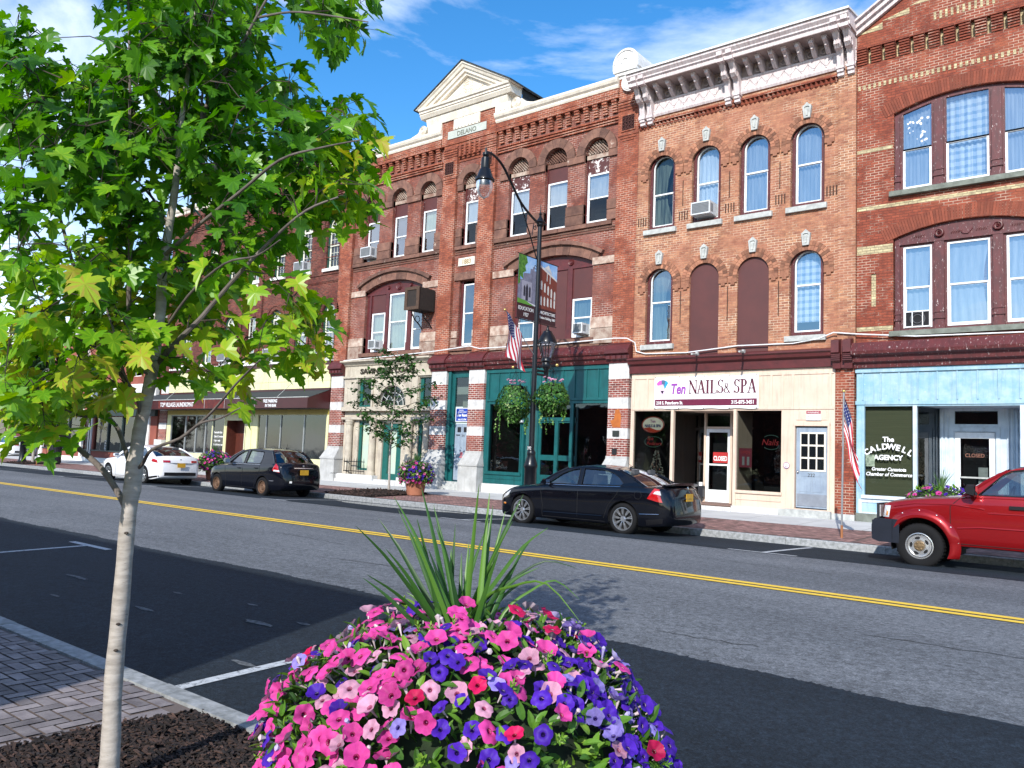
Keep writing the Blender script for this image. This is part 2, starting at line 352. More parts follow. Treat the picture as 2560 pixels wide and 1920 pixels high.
    m['wood'] = M_('weathered_dark_wood', (.10, .055, .035), .9, c2=(.03, .018, .012), sc=9, kind='P', stretch=(8, 8, 1))
    # checked curtain
    mm, nt, b = base('checked_curtain'); b.inputs['Roughness'].default_value = .9
    p = pos(nt); sx = nd(nt, 'ShaderNodeSeparateXYZ'); nt.links.new(p, sx.inputs[0]); fs = []
    for ax in (0, 2):
        a = nd(nt, 'ShaderNodeMath', operation='MULTIPLY'); a.inputs[1].default_value = 5.2; nt.links.new(sx.outputs[ax], a.inputs[0])
        f = nd(nt, 'ShaderNodeMath', operation='FRACT'); nt.links.new(a.outputs[0], f.inputs[0])
        g = nd(nt, 'ShaderNodeMath', operation='LESS_THAN'); g.inputs[1].default_value = .42; nt.links.new(f.outputs[0], g.inputs[0]); fs.append(g.outputs[0])
    ad = nd(nt, 'ShaderNodeMath', operation='ADD'); nt.links.new(fs[0], ad.inputs[0]); nt.links.new(fs[1], ad.inputs[1])
    hf = nd(nt, 'ShaderNodeMath', operation='MULTIPLY'); hf.inputs[1].default_value = .5; nt.links.new(ad.outputs[0], hf.inputs[0])
    nt.links.new(mix(nt, hf.outputs[0], (.72, .76, .80), (.22, .34, .50)), b.inputs['Base Color']); m['check'] = mm
mk()
# ------------------------------------------------------------ ground
YN, YF = 2.66, 17.0           # near and far kerb faces
def zr(y): return max(0.0, .12*(1-((y-9.9)/7.2)**2))
def asphalt(name, c, c2, spark, rough=.85):
    m, nt, b = base(name); b.inputs['Roughness'].default_value = rough; b.inputs['Specular IOR Level'].default_value = .22
    p = pos(nt); n = nd(nt, 'ShaderNodeTexNoise', i_Scale=.45, i_Detail=6, i_Roughness=.6)
    mpn = nd(nt, 'ShaderNodeMapping'); mpn.inputs['Scale'].default_value = (.3, 1.6, 1); nt.links.new(p, mpn.inputs[0]); nt.links.new(mpn.outputs[0], n.inputs['Vector'])
    r = ramp(nt, rgb(c2), rgb(c), .35, .65); nt.links.new(n.outputs[0], r.inputs[0])
    v = nd(nt, 'ShaderNodeTexNoise', i_Scale=55, i_Detail=5, i_Roughness=.9); nt.links.new(p, v.inputs['Vector'])
    r2 = ramp(nt, (.45, .45, .45, 1), rgb(spark), .36, .66); nt.links.new(v.outputs[0], r2.inputs[0])
    out = mix(nt, 1.0, r.outputs[0], r2.outputs[0], 'MULTIPLY')
    n4 = nd(nt, 'ShaderNodeTexNoise', i_Scale=16, i_Detail=8, i_Roughness=.85); nt.links.new(p, n4.inputs['Vector']); r4 = ramp(nt, (.60, .60, .60, 1), (1.45, 1.45, 1.45, 1), .40, .60); nt.links.new(n4.outputs[0], r4.inputs[0])
    out = mix(nt, 1.0, out, r4.outputs[0], 'MULTIPLY')
    n5 = nd(nt, 'ShaderNodeTexVoronoi', i_Scale=38); nt.links.new(p, n5.inputs['Vector']); r5 = ramp(nt, (2.6, 2.6, 2.5, 1), (1, 1, 1, 1), .06, .13); nt.links.new(n5.outputs[0], r5.inputs[0])
    out = mix(nt, .8, out, r5.outputs[0], 'MULTIPLY')
    n3 = nd(nt, 'ShaderNodeTexNoise', i_Scale=2.2, i_Detail=7, i_Roughness=.7); mp3 = nd(nt, 'ShaderNodeMapping'); mp3.inputs['Scale'].default_value = (.45, 4, 1)
    nt.links.new(p, mp3.inputs[0]); nt.links.new(mp3.outputs[0], n3.inputs['Vector']); r3 = ramp(nt, (1, 1, 1, 1), (.45, .45, .45, 1), .66, .74); nt.links.new(n3.outputs[0], r3.inputs[0])
    out = mix(nt, .8, out, r3.outputs[0], 'MULTIPLY')
    nt.links.new(out, b.inputs['Base Color']); bump(nt, b, v.outputs[0], .5, .01); return m
MT['asp'] = asphalt('worn_grey_asphalt', (.132, .140, .152), (.095, .102, .112), (1.7, 1.7, 1.7, 1))
MT['aspn'] = asphalt('new_dark_asphalt', (.0065, .010, .0145), (.004, .0065, .0095), (4.2, 4.2, 4.2, 1), .85)
def strip(name, ys, mt, x0, x1, dz=0, noise=0, nx=2, edge=None):
    mb = MB(); xs = [x0+(x1-x0)*i/(nx-1) for i in range(nx)]
    for i in range(nx-1):
        for k in range(len(ys)-1):
            def Y(j, x):
                y = ys[j]
                if edge and j in edge: y += .02*math.sin(x*1.3+j)+.015*math.sin(x*5.1)+.012*math.sin(x*13.7)
                return y
            P = [(xs[i], Y(k, xs[i])), (xs[i+1], Y(k, xs[i+1])), (xs[i+1], Y(k+1, xs[i+1])), (xs[i], Y(k+1, xs[i]))]
            mb.add([(x, y, zr(y)+dz) for x, y in P], [(0, 1, 2, 3)])
    return mb.build(name, mt)
g = MB().quad((-900, -300, -.06), (300, -300, -.06), (300, 900, -.06), (-900, 900, -.06)).build('ground', M_('ground_earth', (.10, .10, .09), .95, kind='P')); tag(g, kind='structure')
ys = [YN+(YF-YN)*i/18 for i in range(19)]
tag(strip('road', ys, MT['asp'], -300, 60), kind='structure')
mb = MB(); xs = [-300+i*5.6 for i in range(51)]+[-19.9+i*.016 for i in range(1, 1400)]+[3, 60]; ejit = random.Random(4); run = 0; ye = []
for x in xs: run = run*.72+ejit.gauss(0, .006); ye.append(5.95+.03*math.sin(x*1.3)+.012*math.sin(x*5.1)+run+(ejit.random()**9)*.05)
for i in range(len(xs)-1):
    for ya, yb in ((YN, 3.8), (3.8, 4.9)): mb.add([(xs[i], ya, zr(ya)+.004), (xs[i+1], ya, zr(ya)+.004), (xs[i+1], yb, zr(yb)+.004), (xs[i], yb, zr(yb)+.004)], [(0, 1, 2, 3)])
    a_, b_ = ye[i], ye[i+1]; mb.add([(xs[i], 4.9, zr(4.9)+.004), (xs[i+1], 4.9, zr(4.9)+.004), (xs[i+1], b_, zr(b_)+.004), (xs[i], a_, zr(a_)+.004)], [(0, 1, 2, 3)])
tag(mb.build('road_edge_near', MT['aspn']), kind='structure')
tag(strip('road_edge_far', [14.15, 15.1, 16, YF], MT['aspn'], -300, 60, .004, nx=900, edge=(0,)), kind='structure')
yel = M_('yellow_road_paint', (.80, .53, .045), .7, c2=(.68, .44, .04), sc=9, kind='P')
whi = M_('white_road_paint', (.50, .52, .54), .7, c2=(.34, .36, .38), sc=30, kind='P', flake=(.05, .055, .06), fl=(.56, .62), fsc=22)
for a, b_ in ((9.765, 9.895), (9.975, 10.12)): tag(strip('road_centre_line', [a, b_], yel, -300, 60, .008), kind='structure')
def mark(x0, x1, y0, y1, slant=0):
    mb = MB(); n = 6
    for k in range(n):
        ya, yb = y0+(y1-y0)*k/n, y0+(y1-y0)*(k+1)/n
        mb.add([(x0, ya, zr(ya)+.009), (x1, ya, zr(ya)+.009), (x1, yb, zr(yb)+.009), (x0, yb, zr(yb)+.009)], [(0, 1, 2, 3)])
    tag(mb.build('road_parking_mark', whi), kind='structure')
for k in range(-6, 2):
    x = -5.0+7.0*k; mark(x-.05, x+.05, YN+.05, 5.38); mark(x-.55, x+.6, 5.38, 5.48)
for x in (-5.65, -12.85, -20.1, -27.4, -34.6, -41.9): mark(x-.05, x+.05, 14.25, 16.7); mark(x-.65, x+.6, 14.15, 14.25)
scuff = M_('pale_road_scuff', (.13, .14, .15), .9, kind='P', c2=(.03, .035, .04), sc=25)
for (x, y, l, w) in ((-6.2, 4.3, .22, .05), (-5.9, 4.55, .10, .03), (-7.4, 3.9, .16, .03), (-5.2, 3.5, .16, .03), (-9.5, 4.2, .25, .04), (-8.6, 3.6, .12, .03), (-10.8, 3.4, .2, .04), (-6.9, 4.7, .09, .02), (-3.4, 4.6, .10, .03), (-12.5, 3.9, .25, .05), (-7.9, 4.5, .1, .02)):
    pts = [(x+l*math.cos(t*PI/6)*(.7+.5*rng.random()), y+w*math.sin(t*PI/6)*(.5+.8*rng.random())) for t in range(12)]
    tag(MB().add([(a, b_, zr(b_)+.0085) for a, b_ in pts], [tuple(range(12))]).build('road_scuff', scuff), kind='structure')
crk = M_('dark_road_crack', (.02, .022, .025), .95, kind='P')
for (x, y, dx, dy) in ((-9, 7.3, 2.4, .25), (-2.2, 7.9, 1.8, .1), (-16, 11.8, 3.2, .2), (-6.0, 12.2, 2.2, -.15), (-3.6, 6.6, .9, .12), (-12.0, 8.6, 2.0, -.2)):
    P_ = [(x+dx*i/14, y+dy*i/14+rng.gauss(0, .02)) for i in range(15)]; mb = MB()
    for i in range(14): w = .005+.006*rng.random(); a, b_ = P_[i], P_[i+1]; mb.add([(a[0], a[1]-w, zr(a[1])+.003), (b_[0], b_[1]-w, zr(b_[1])+.003), (b_[0], b_[1]+w, zr(b_[1])+.003), (a[0], a[1]+w, zr(a[1])+.003)], [(0, 1, 2, 3)])
    tag(mb.build('road_crack', crk), kind='structure')
# puddle along the far kerb
pm, nt, b = base('puddle_water'); b.inputs['Base Color'].default_value = (.01, .012, .014, 1); b.inputs['Roughness'].default_value = .03; b.inputs['IOR'].default_value = 1.6
mb = MB(); pts = [(-17.2+2.6*math.cos(t*2*PI/40)*(1+.12*math.sin(5*t*2*PI/40)), 16.25+.5*math.sin(t*2*PI/40)*(1+.2*math.sin(3*t*2*PI/40))) for t in range(40)]
mb.add([(x, y, zr(y)+.0095) for x, y in pts], [tuple(range(40))]); tag(mb.build('puddle_water', pm), kind='structure')
# kerbs: granite blocks
gran = M_('granite_kerb', (.33, .34, .35), .85, c2=(.17, .18, .18), sc=14, bmp=.4, kind='P', rnd=.12)
def zs_far(y): return .15+.03*(y-YF)
def kerb(name, y0, y1, sgn):
    mb = MB(); x = -200.0
    while x < 40:
        l = 1.9+rng.random()*.5; mb.rn = rng.random(); j = rng.random()*.006
        f = y0 if sgn > 0 else y1; c = .015*sgn
        sec = [(f, -.05), (f, .135+j), (f+c, .15+j), ((y1 if sgn > 0 else y0), .15+j), ((y1 if sgn > 0 else y0), -.05)]
        mb.loft([[(x+.004, yy, zz) for yy, zz in sec], [(x+l-.004, yy, zz) for yy, zz in sec]]); x += l
    tag(mb.build(name, gran), kind='structure')
kerb('kerb_near', YN-.14, YN, -1); kerb('kerb_far', YF, YF+.15, 1)
# far pavement: brick band, concrete band
def herring(mb, x0, x1, y0, y1, zf, s=.1, gap=.006, ang=0):
    ca, sa = math.cos(ang), math.sin(ang); cx, cy = (x0+x1)/2, (y0+y1)/2
    L = math.hypot(x1-x0, y1-y0)/2+.4; n = int(L/s)+2
    for i in range(-n, n+1):
        for j in range(-n, n+1):
            q = (i-j) % 4
            if q == 0: u0, u1, v0, v1 = i, i+2, j, j+1
            elif q == 3: u0, u1, v0, v1 = i, i+1, j, j+2   # upright brick
            else: continue
            U = [(u0*s+gap, v0*s+gap), (u1*s-gap, v0*s+gap), (u1*s-gap, v1*s-gap), (u0*s+gap, v1*s-gap)]
            P = [(cx+a*ca-b_*sa, cy+a*sa+b_*ca) for a, b_ in U]
            mx, my = sum(p[0] for p in P)/4, sum(p[1] for p in P)/4
            if mx < x0 or mx > x1 or my < y0 or my > y1: continue
            P = [(min(max(a, x0), x1), min(max(b_, y0), y1)) for a, b_ in P]
            mb.rn = rng.random(); j_ = rng.random()*.003
            mb.add([(a, b_, zf(b_)+.003+j_) for a, b_ in P], [(0, 1, 2, 3)])
sandm = M_('paving_joint_sand', (.13, .10, .09), .95, kind='P')
pav = M_('red_brick_pavers', (.30, .17, .15), .85, c2=(.19, .10, .09), sc=5, kind='P', rnd=.4, bmp=.1)
pavn = M_('worn_brick_pavers', (.23, .20, .20), .85, c2=(.13, .11, .115), sc=7, kind='P', rnd=.35, bmp=.2)
conc = M_('pavement_concrete', (.50, .50, .49), .9, c2=(.40, .40, .40), sc=1.3, kind='P', bmp=.1)
mb = MB(); zz = lambda y: zs_far(y)
mb.quad((-120, YF+.15, zz(YF+.15)-.004), (8, YF+.15, zz(YF+.15)-.004), (8, 19.75, zz(19.75)-.004), (-120, 19.75, zz(19.75)-.004))
tag(mb.build('pavement_joint_bed', sandm), kind='structure')
mb = MB(); x = -57.0
while x < 3: herring(mb, x, min(x+4, 3), YF+.155, 19.75, zz, ang=R(45)); x += 4
tag(mb.build('pavement_brick_far', pav), kind='structure')
mb = MB(); x = -120.0
while x < 8:
    mb.rn = rng.random(); mb.add([(a, y, zz(y)+.002) for a, y in ((x+.006, 19.756), (x+1.5, 19.756), (x+1.5, 22.6), (x+.006, 22.6))], [(0, 1, 2, 3)]); x += 1.506
tag(mb.build('pavement_concrete_far', conc), kind='structure')
mb = MB().quad((-120, 19.7, zz(19.7)-.006), (8, 19.7, zz(19.7)-.006), (8, 24.5, zz(24.5)-.006), (-120, 24.5, zz(24.5)-.006)); tag(mb.build('pavement_base_far', sandm), kind='structure')
# near pavement
BX0, BX1, BY0, BY1 = -4.16, 1.6, .95, YN-.14       # mulch bed
mb = MB()
for a in ((-60, BX0, -2.4, YN-.145), (BX0, BX1, -2.4, BY0), (BX1, 30, -2.4, YN-.145)): mb.quad((a[0], a[2], .138), (a[1], a[2], .138), (a[1], a[3], .138), (a[0], a[3], .138))
tag(mb.build('pavement_base_near', sandm), kind='structure')
mb = MB(); herring(mb, -13, BX0-.12, -.6, YN-.15, lambda y: .141, s=.085, ang=R(0)); tag(mb.build('pavement_brick_near', pavn), kind='structure')
mb = MB()
for i in range(12):
    y = .95+i*.205-.6
    if y+.2 < BY1: mb.rn = rng.random(); mb.box(BX0-.115, BX0-.008, y, y+.197, .1, .146)
tag(mb.build('pavement_edging_near', pavn), kind='structure')
mulch = M_('bark_mulch', (.055, .030, .022), .95, c2=(.020, .011, .009), sc=9, kind='P', rnd=.8)
soil = M_('dark_soil', (.018, .011, .009), 1, kind='P')
def mulch_bed(x0, x1, y0, y1, zf, n, name, bed=True, big=1, dens=None):
    mb = MB(); 
    mb.mi = 0; nx = 14; ny = 6
    for i in range(nx):
        for j in range(ny):
            a, b_, c, d = x0+(x1-x0)*i/nx, x0+(x1-x0)*(i+1)/nx, y0+(y1-y0)*j/ny, y0+(y1-y0)*(j+1)/ny
            mb.quad((a, c, zf(c)), (b_, c, zf(c)), (b_, d, zf(d)), (a, d, zf(d)))
    mb.mi = 1
    for k in range(n):
        x = x0+rng.random()*(x1-x0); y = y0+rng.random()*(y1-y0); l = (.012+.03*rng.random()**2)*big; w = (.004+.007*rng.random())*big
        a = rng.random()*PI if rng.random() < .35 else rng.gauss(0, .35); t = rng.gauss(0, .35); z = zf(y)+.004+rng.random()*.018*big; mb.rn = rng.random()**2
        c, s_ = math.cos(a), math.sin(a); dz = math.sin(t)*l; th = .003*big
        P = [(-l, -w), (l, -w*.6), (l*.9, w), (-l*.8, w*.8)]
        top = [(x+p*c-q*s_, y+p*s_+q*c, z+dz*(1 if p > 0 else -1)+th) for p, q in P]; bot = [(u, v, zz_-th*2) for u, v, zz_ in top]
        mb.add(top+bot, [(0, 1, 2, 3), (0, 4, 5, 1), (1, 5, 6, 2), (2, 6, 7, 3), (3, 7, 4, 0)])
    return tag(mb.build(name, [soil, mulch]), kind='stuff')
mulch_bed(BX0, BX1, BY0, BY1, lambda y: .125+.04*math.sin(PI*(y-BY0)/(BY1-BY0)), 34000, 'mulch', big=.8)
mulch_bed(-21.6, -19.3, 17.17, 19.7, lambda y: zs_far(y)+.01+.03*math.sin(PI*(y-17.17)/2.53), 2500, 'mulch_far', big=2)
mulch_bed(-48.9, -46.2, 17.17, 19.0, lambda y: zs_far(y)+.01+.03*math.sin(PI*(y-17.17)/1.83), 900, 'mulch_far', big=2)
# ------------------------------------------------------------ building helpers
def drape(mb, x0, x1, z0, z1, y, amp=.02, n=9, gather=0):
    """hanging cloth with vertical folds"""
    N = n*6; rows = 6; xc = (x0+x1)/2; vs = []
    for j in range(rows+1):
        z = z0+(z1-z0)*j/rows; g = 1-gather*math.sin(PI*j/rows)*.5
        for i in range(N+1):
            u = i/N; x = x0+(x1-x0)*u
            if gather: x = x0+(x-x0)*g
            vs.append((x, y+amp*math.sin(u*2*PI*n+.6*math.sin(j)), z))
    mb.add(vs, [(j*(N+1)+i, j*(N+1)+i+1, (j+1)*(N+1)+i+1, (j+1)*(N+1)+i) for j in range(rows) for i in range(N)])
def sash(par, x0, x1, z0, z1, y, fm, cm, w=.05, head=None, zs=None, rail=.5, mun=None, gm=None, name='window', sill=0, dep=.05, frame_out=.0, fm2=None, gather=0, half=None, fan=False, low=None):
    """double hung window: frame+meeting rail, pane, and what hangs behind it. head: 'arch' half round, or a number = segmental rise"""
    gm = gm or MT['glassu']
    if head == 'arch': o = arch(x0, x1, z0, zs); i_ = arch(x0+w, x1-w, z0+w, zs)
    elif head: o = arch(x0, x1, z0, zs, head); i_ = arch(x0+w, x1-w, z0+w, zs-.0, head*.96-w*.6)
    else: o = rect(x0, x1, z0, z1); i_ = rect(x0+w, x1-w, z0+w, z1-w)
    f = MB(); f.wall(o, [i_], y, y+dep)
    zr_ = z0+(z1-z0)*rail; f.box(x0+w*.5, x1-w*.5, y-.012, y+dep-.005, zr_-.022, zr_+.022)
    f.wall(rect(x0+w*.8, x1-w*.8, z0+w*.8, zr_), [rect(x0+w+.025, x1-w-.025, z0+w+.03, zr_-.03)], y+.008, y+.03)
    if mun:
        nx, nz1, nz2 = mun
        for k in range(1, nx): xx = x0+w+(x1-x0-2*w)*k/nx; f.box(xx-.008, xx+.008, y+.02, y+.035, z0+w, zs if head else z1-w)
        for k in range(1, nz1): q = z0+w+(zr_-z0-w)*k/nz1; f.box(x0+w, x1-w, y+.02, y+.034, q-.008, q+.008)
        top = (zs if head else z1-w)
        for k in range(1, nz2): q = zr_+(top-zr_)*k/nz2; f.box(x0+w, x1-w, y+.02, y+.034, q-.008, q+.008)
    if fan:
        xc = (x0+x1)/2; r = (x1-x0)/2-w; f.box(x0+w*.6, x1-w*.6, y-.006, y+.04, zs-.05, zs+.04)
        for k in range(1, 6):
            t = PI*k/6; f.tube([(xc, y+.028, zs), (xc+r*math.cos(t), y+.028, zs+r*math.sin(t))], .009, 4)
        f.lathe([(r*.28, y+.02), (r*.36, y+.02), (r*.36, y+.035), (r*.28, y+.035)], (xc, 0, zs), 10, 'y', 0, PI)
    W_ = f.build(name, fm, par)
    if low:
        MB().quad((x0+w, y+.03, zr_), (x1-w, y+.03, zr_), (x1-w, y+.03, z1-w), (x0+w, y+.03, z1-w)).build('pane', gm, W_)
        MB().quad((x0+w, y+.03, z0+w), (x1-w, y+.03, z0+w), (x1-w, y+.03, zr_), (x0+w, y+.03, zr_)).build('pane', MT['glassk'], W_)
        MB().quad((x0+w, y+.09, zr_+.02), (x1-w, y+.09, zr_+.02), (x1-w, y+.09, z1), (x0+w, y+.09, z1)).build('blind', low, W_)  # pale sheet whose colour stands in for sky reflected in the upper sash
    elif not head: MB().quad((x0+w, y+.03, z0+w), (x1-w, y+.03, z0+w), (x1-w, y+.03, z1-w), (x0+w, y+.03, z1-w)).build('pane', gm, W_)
    else: MB().wall(i_, [], y+.03, y+.03, back=False).build('pane', gm, W_)
    if cm is not None:
        c = MB()
        if cm in (MT['dark'], MT['room']):
            c.quad((x0, y+.5, z0), (x1, y+.5, z0), (x1, y+.5, z1+.1), (x0, y+.5, z1+.1)); c.quad((x0, y+.06, z0), (x0, y+.5, z0), (x0, y+.5, z1+.1), (x0, y+.06, z1+.1)); c.quad((x1, y+.06, z0), (x1, y+.5, z0), (x1, y+.5, z1+.1), (x1, y+.06, z1+.1))
            c.build('room_behind', cm, W_)
        else:
            zz0 = z0 if half is None else half
            drape(c, x0+.01, x1-.01, zz0, z1+.02, y+.13, rng.uniform(.008, .02), rng.choice((3, 4, 5, 7)), gather); c.build('curtain', cm, W_, smooth=True, sharp=None)
            if half is not None or gather: MB().quad((x0-.02, y+.4, z0), (x1+.02, y+.4, z0), (x1+.02, y+.4, z1), (x0-.02, y+.4, z1)).build('room_behind', MT['dark'], W_)
    return W_
def prof(mb, x0, x1, pts, close=True):
    """straight moulding: (y,z) profile run along x"""
    mb.loft([[(x0, y, z) for y, z in pts], [(x1, y, z) for y, z in pts]], close=True, caps=True)
def ac_unit(x0, x1, z0, z1, y, label, dep=.42):
    t = thing('air_conditioner', ((x0+x1)/2, y, z0), label, 'air conditioner', 'window air conditioners')
    mb = MB().box(x0, x1, y-dep, y+.1, z0, z1); mb.box(x0+.04, x1-.04, y-dep*.6, y+.05, z0-.025, z0+.002); mb.build('case', MT['acw'], t)
    mb = MB(); mb.box(x0+.035, x1-.03, y-dep-.006, y-dep+.004, z0+.04, z1-.035); mb.build('grille', MT['acg'], t)
    mb = MB(); n = 7
    for k in range(n): q = z0+.06+(z1-z0-.12)*k/(n-1); mb.box(x0+.04, x1-.035, y-dep-.012, y-dep-.006, q-.006, q+.006)
    for k in range(4): q = y-dep+.06+k*.045; mb.box(x1, x1+.004, q, q+.03, z0+.07, z1-.06)
    mb.build('louvres', MT['acg'], t)
# ============================================================ TAN BUILDING
XT0, XT1, YW = -13.07, -6.36, 22.1
tan = thing('brick_building', ((XT0+XT1)/2, YW, .3), 'narrow buff tan brick building with arched windows and heavy white bracketed cornice', 'building')
UW = [(-12.67, -11.73), (-11.17, -10.23), (-9.66, -8.72), (-8.14, -7.2)]
holes = [arch(a, b, 8.83, 10.83) for a, b in UW]+[arch(a, b, 5.2, 7.22) for a, b in (UW[0], UW[3])]+[arch(a, b, 4.84, 7.22) for a, b in UW[1:3]]
mb = MB(); mb.wall(rect(XT0, XT1, 4.5, 12.7), holes, YW, YW+.24); mb.build('wall', MT['brick_t'], tan)
mb = MB(); mb.box(-6.82, XT1, YW-.07, YW+.01, 4.85, 12.62); mb.build('pilaster', MT['brick_t'], tan)
mb = MB(); mb.box(XT0, XT1, YW+.75, YW+9, 4.2, 13.2); mb.build('side_walls', MT['brick_t'], tan)
mb = MB()
for a, b in UW:
    for zs in (10.83, 7.22):
        xc = (a+b)/2; mb.cut()
        for (r0, r1, n) in ((.475, .598, 21), (.612, .735, 26)): voussoirs(mb, xc, zs-.12, r0 if zs > 8 else r0, r1, R(99), n, YW-.035, YW+.02, .06)
        for s_ in (-1, 1):
            mb.box(xc+s_*.605-.13, xc+s_*.605+.13, YW-.045, YW+.02, zs-.33, zs-.20); mb.box(xc+s_*.605-.06, xc+s_*.605+.06, YW-.045, YW+.02, zs-.40, zs-.33)
for a, b in UW:
    for zs in (10.83, 7.22): mb.cut(); mb.lathe([(.475, YW-.024), (.735, YW-.024)], ((a+b)/2, 0, zs-.12), 30, 'y', R(-8), PI+R(8))
mb.build('window_hood', [M_('tan_hood_brick', (.30, .135, .078), .85, c2=(.21, .085, .05), sc=9, kind='P', rnd=.5)], tan)
mb = MB()
for a, b in UW:
    for zt in (11.32, 7.70):
        xc = (a+b)/2; y0 = YW-.10; mb.cut()
        mb.wall([(xc-.085, zt), (xc+.085, zt), (xc+.125, zt+.34), (xc+.07, zt+.38), (xc, zt+.45), (xc-.07, zt+.38), (xc-.125, zt+.34)], [[(xc-.05, zt+.04), (xc+.05, zt+.04), (xc+.075, zt+.30), (xc+.04, zt+.33), (xc-.04, zt+.33), (xc-.075, zt+.30)]], y0, y0+.03)
        mb.wall([(xc-.085, zt), (xc+.085, zt), (xc+.125, zt+.34), (xc+.07, zt+.38), (xc, zt+.45), (xc-.07, zt+.38), (xc-.125, zt+.34)], [], y0+.028, YW+.01)
        mb.wall([(xc-.02, zt+.07), (xc+.02, zt+.07), (xc+.03, zt+.27), (xc-.03, zt+.27)], [], y0+.004, y0+.03)
mb.build('keystone', MT['stone'], tan)
mb = MB()
for a, b, z in [(UW[i][0], UW[i][1], 8.83) for i in range(4)]+[(UW[0][0], UW[0][1], 5.2), (UW[3][0], UW[3][1], 5.2)]: mb.cut().box(a-.1, b+.08, YW-.1, YW+.2, z-.15, z)
mb.build('window_sill', MT['stone'], tan)
# dark bars coloured as the shade in tall slots and little soldier-brick slots
mb = MB()
for x in (-11.45, -9.94, -8.43):
    for z0, z1 in ((9.45, 10.25), (5.8, 6.8)): mb.cut().box(x-.028, x+.0, YW-.006, YW+.02, z0, z1)
for x in (-12.86, -11.43, -9.93, -8.42, -7.0):
    mb.cut()
    for k in range(4): mb.box(x-.15+k*.085, x-.115+k*.085, YW-.006, YW+.02, 9.0, 9.28)
mb.build('brick_slot_shade', M_('shadow_gap_brick', (.06, .028, .018), .95, kind='P'), tan)
# saw-tooth course
mb = MB(); n = 46; w = (-6.84-XT0)/n
prof(mb, XT0+.01, -6.83, [(YW-.10, 12.30), (YW-.10, 12.36), (YW+.02, 12.36), (YW+.02, 12.30)])
for k in range(n):
    x = XT0+w*k+.01; z0, z1 = 12.13, 12.295
    mb.add([(x, YW, z1), (x+w/2, YW-.095, z1), (x+w, YW, z1), (x, YW, z0+.05), (x+w/2, YW-.06, z0+.04), (x+w, YW, z0+.05), (x+w/2, YW, z0)], [(0, 1, 2), (0, 3, 4, 1), (1, 4, 5, 2), (3, 6, 4), (4, 6, 5)])
mb.build('saw_tooth_course', MT['brick_r'], tan)
# cornice
co = MB(); x0, x1 = XT0+.0, XT1-.0
prof(co, x0, x1, [(YW+.1, 12.50), (YW-.05, 12.50), (YW-.08, 12.56), (YW-.08, 12.60), (YW-.04, 12.64), (YW-.04, 12.92), (YW-.07, 12.95), (YW-.07, 12.99), (YW+.1, 12.99)])
prof(co, x0-.02, x1+.02, [(YW-.72, 13.36), (YW-.72, 13.46), (YW-.78, 13.50), (YW-.78, 13.54), (YW-.86, 13.62), (YW-.86, 13.70), (YW+.3, 13.86), (YW+.3, 13.36)])
C = co.build('cornice', MT['pinkw'], tan)
prf = MB(); prof(prf, x0-.05, x1+.05, [(YW-.92, 13.70), (YW-.92, 13.755), (YW+.3, 13.93), (YW+.3, 13.87), (YW-.87, 13.706)]); prf.build('roof_edge', MT['white'], C)
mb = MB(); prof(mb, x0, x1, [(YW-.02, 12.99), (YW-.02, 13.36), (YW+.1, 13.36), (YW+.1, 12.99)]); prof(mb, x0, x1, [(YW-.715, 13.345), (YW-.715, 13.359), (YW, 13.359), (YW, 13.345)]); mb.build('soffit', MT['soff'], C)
mb = MB()   # zig-zag moulding
def zig(xa, xb, n):
    w = (xb-xa)/n
    for k in range(n):
        x = xa+w*k; y = YW-.06
        for (p, q) in (((x, 12.70), (x+w/2, 12.90)), ((x+w/2, 12.90), (x+w, 12.70))):
            dx, dz = q[0]-p[0], q[1]-p[1]; l = math.hypot(dx, dz); nx, nz = -dz/l*.017, dx/l*.017
            mb.wall([(p[0]+nx, p[1]+nz), (p[0]-nx, p[1]-nz), (q[0]-nx, q[1]-nz), (q[0]+nx, q[1]+nz)], [], y, YW-.03)
        mb.box(x-.02, x+.02, y, YW-.03, 12.655, 12.70)
zig(-12.5, -10.12, 7); mb.cut(); zig(-9.52, -6.82, 8); mb.build('zigzag_moulding', MT['pinkw'], C)
def small_bracket(x):
    mb = MB(); w = .058; pr = [(-.02, 13.345), (-.50, 13.345), (-.54, 13.30), (-.52, 13.24), (-.44, 13.22), (-.36, 13.18), (-.26, 13.08), (-.14, 13.0), (-.02, 12.985)]
    mb.loft([[(x-w, YW+a, b) for a, b in pr], [(x+w, YW+a, b) for a, b in pr]], close=True)
    mb.box(x-w-.02, x+w+.02, YW-.56, YW-.40, 13.31, 13.344)
    mb.box(x-w*.4, x+w*.4, YW-.40, YW-.30, 13.12, 13.17); mb.build('bracket', MT['pinkw'], C)
    mb = MB(); mb.lathe([(.085, -.05), (.105, -.07), (.085, -.085), (.06, -.07)], (x+.22, YW, 13.13), 14, 'y'); mb.build('rosette', MT['soff'], C)
for k in range(5): small_bracket(-12.25+.43*k)
for k in range(7): small_bracket(-9.32+.375*k)
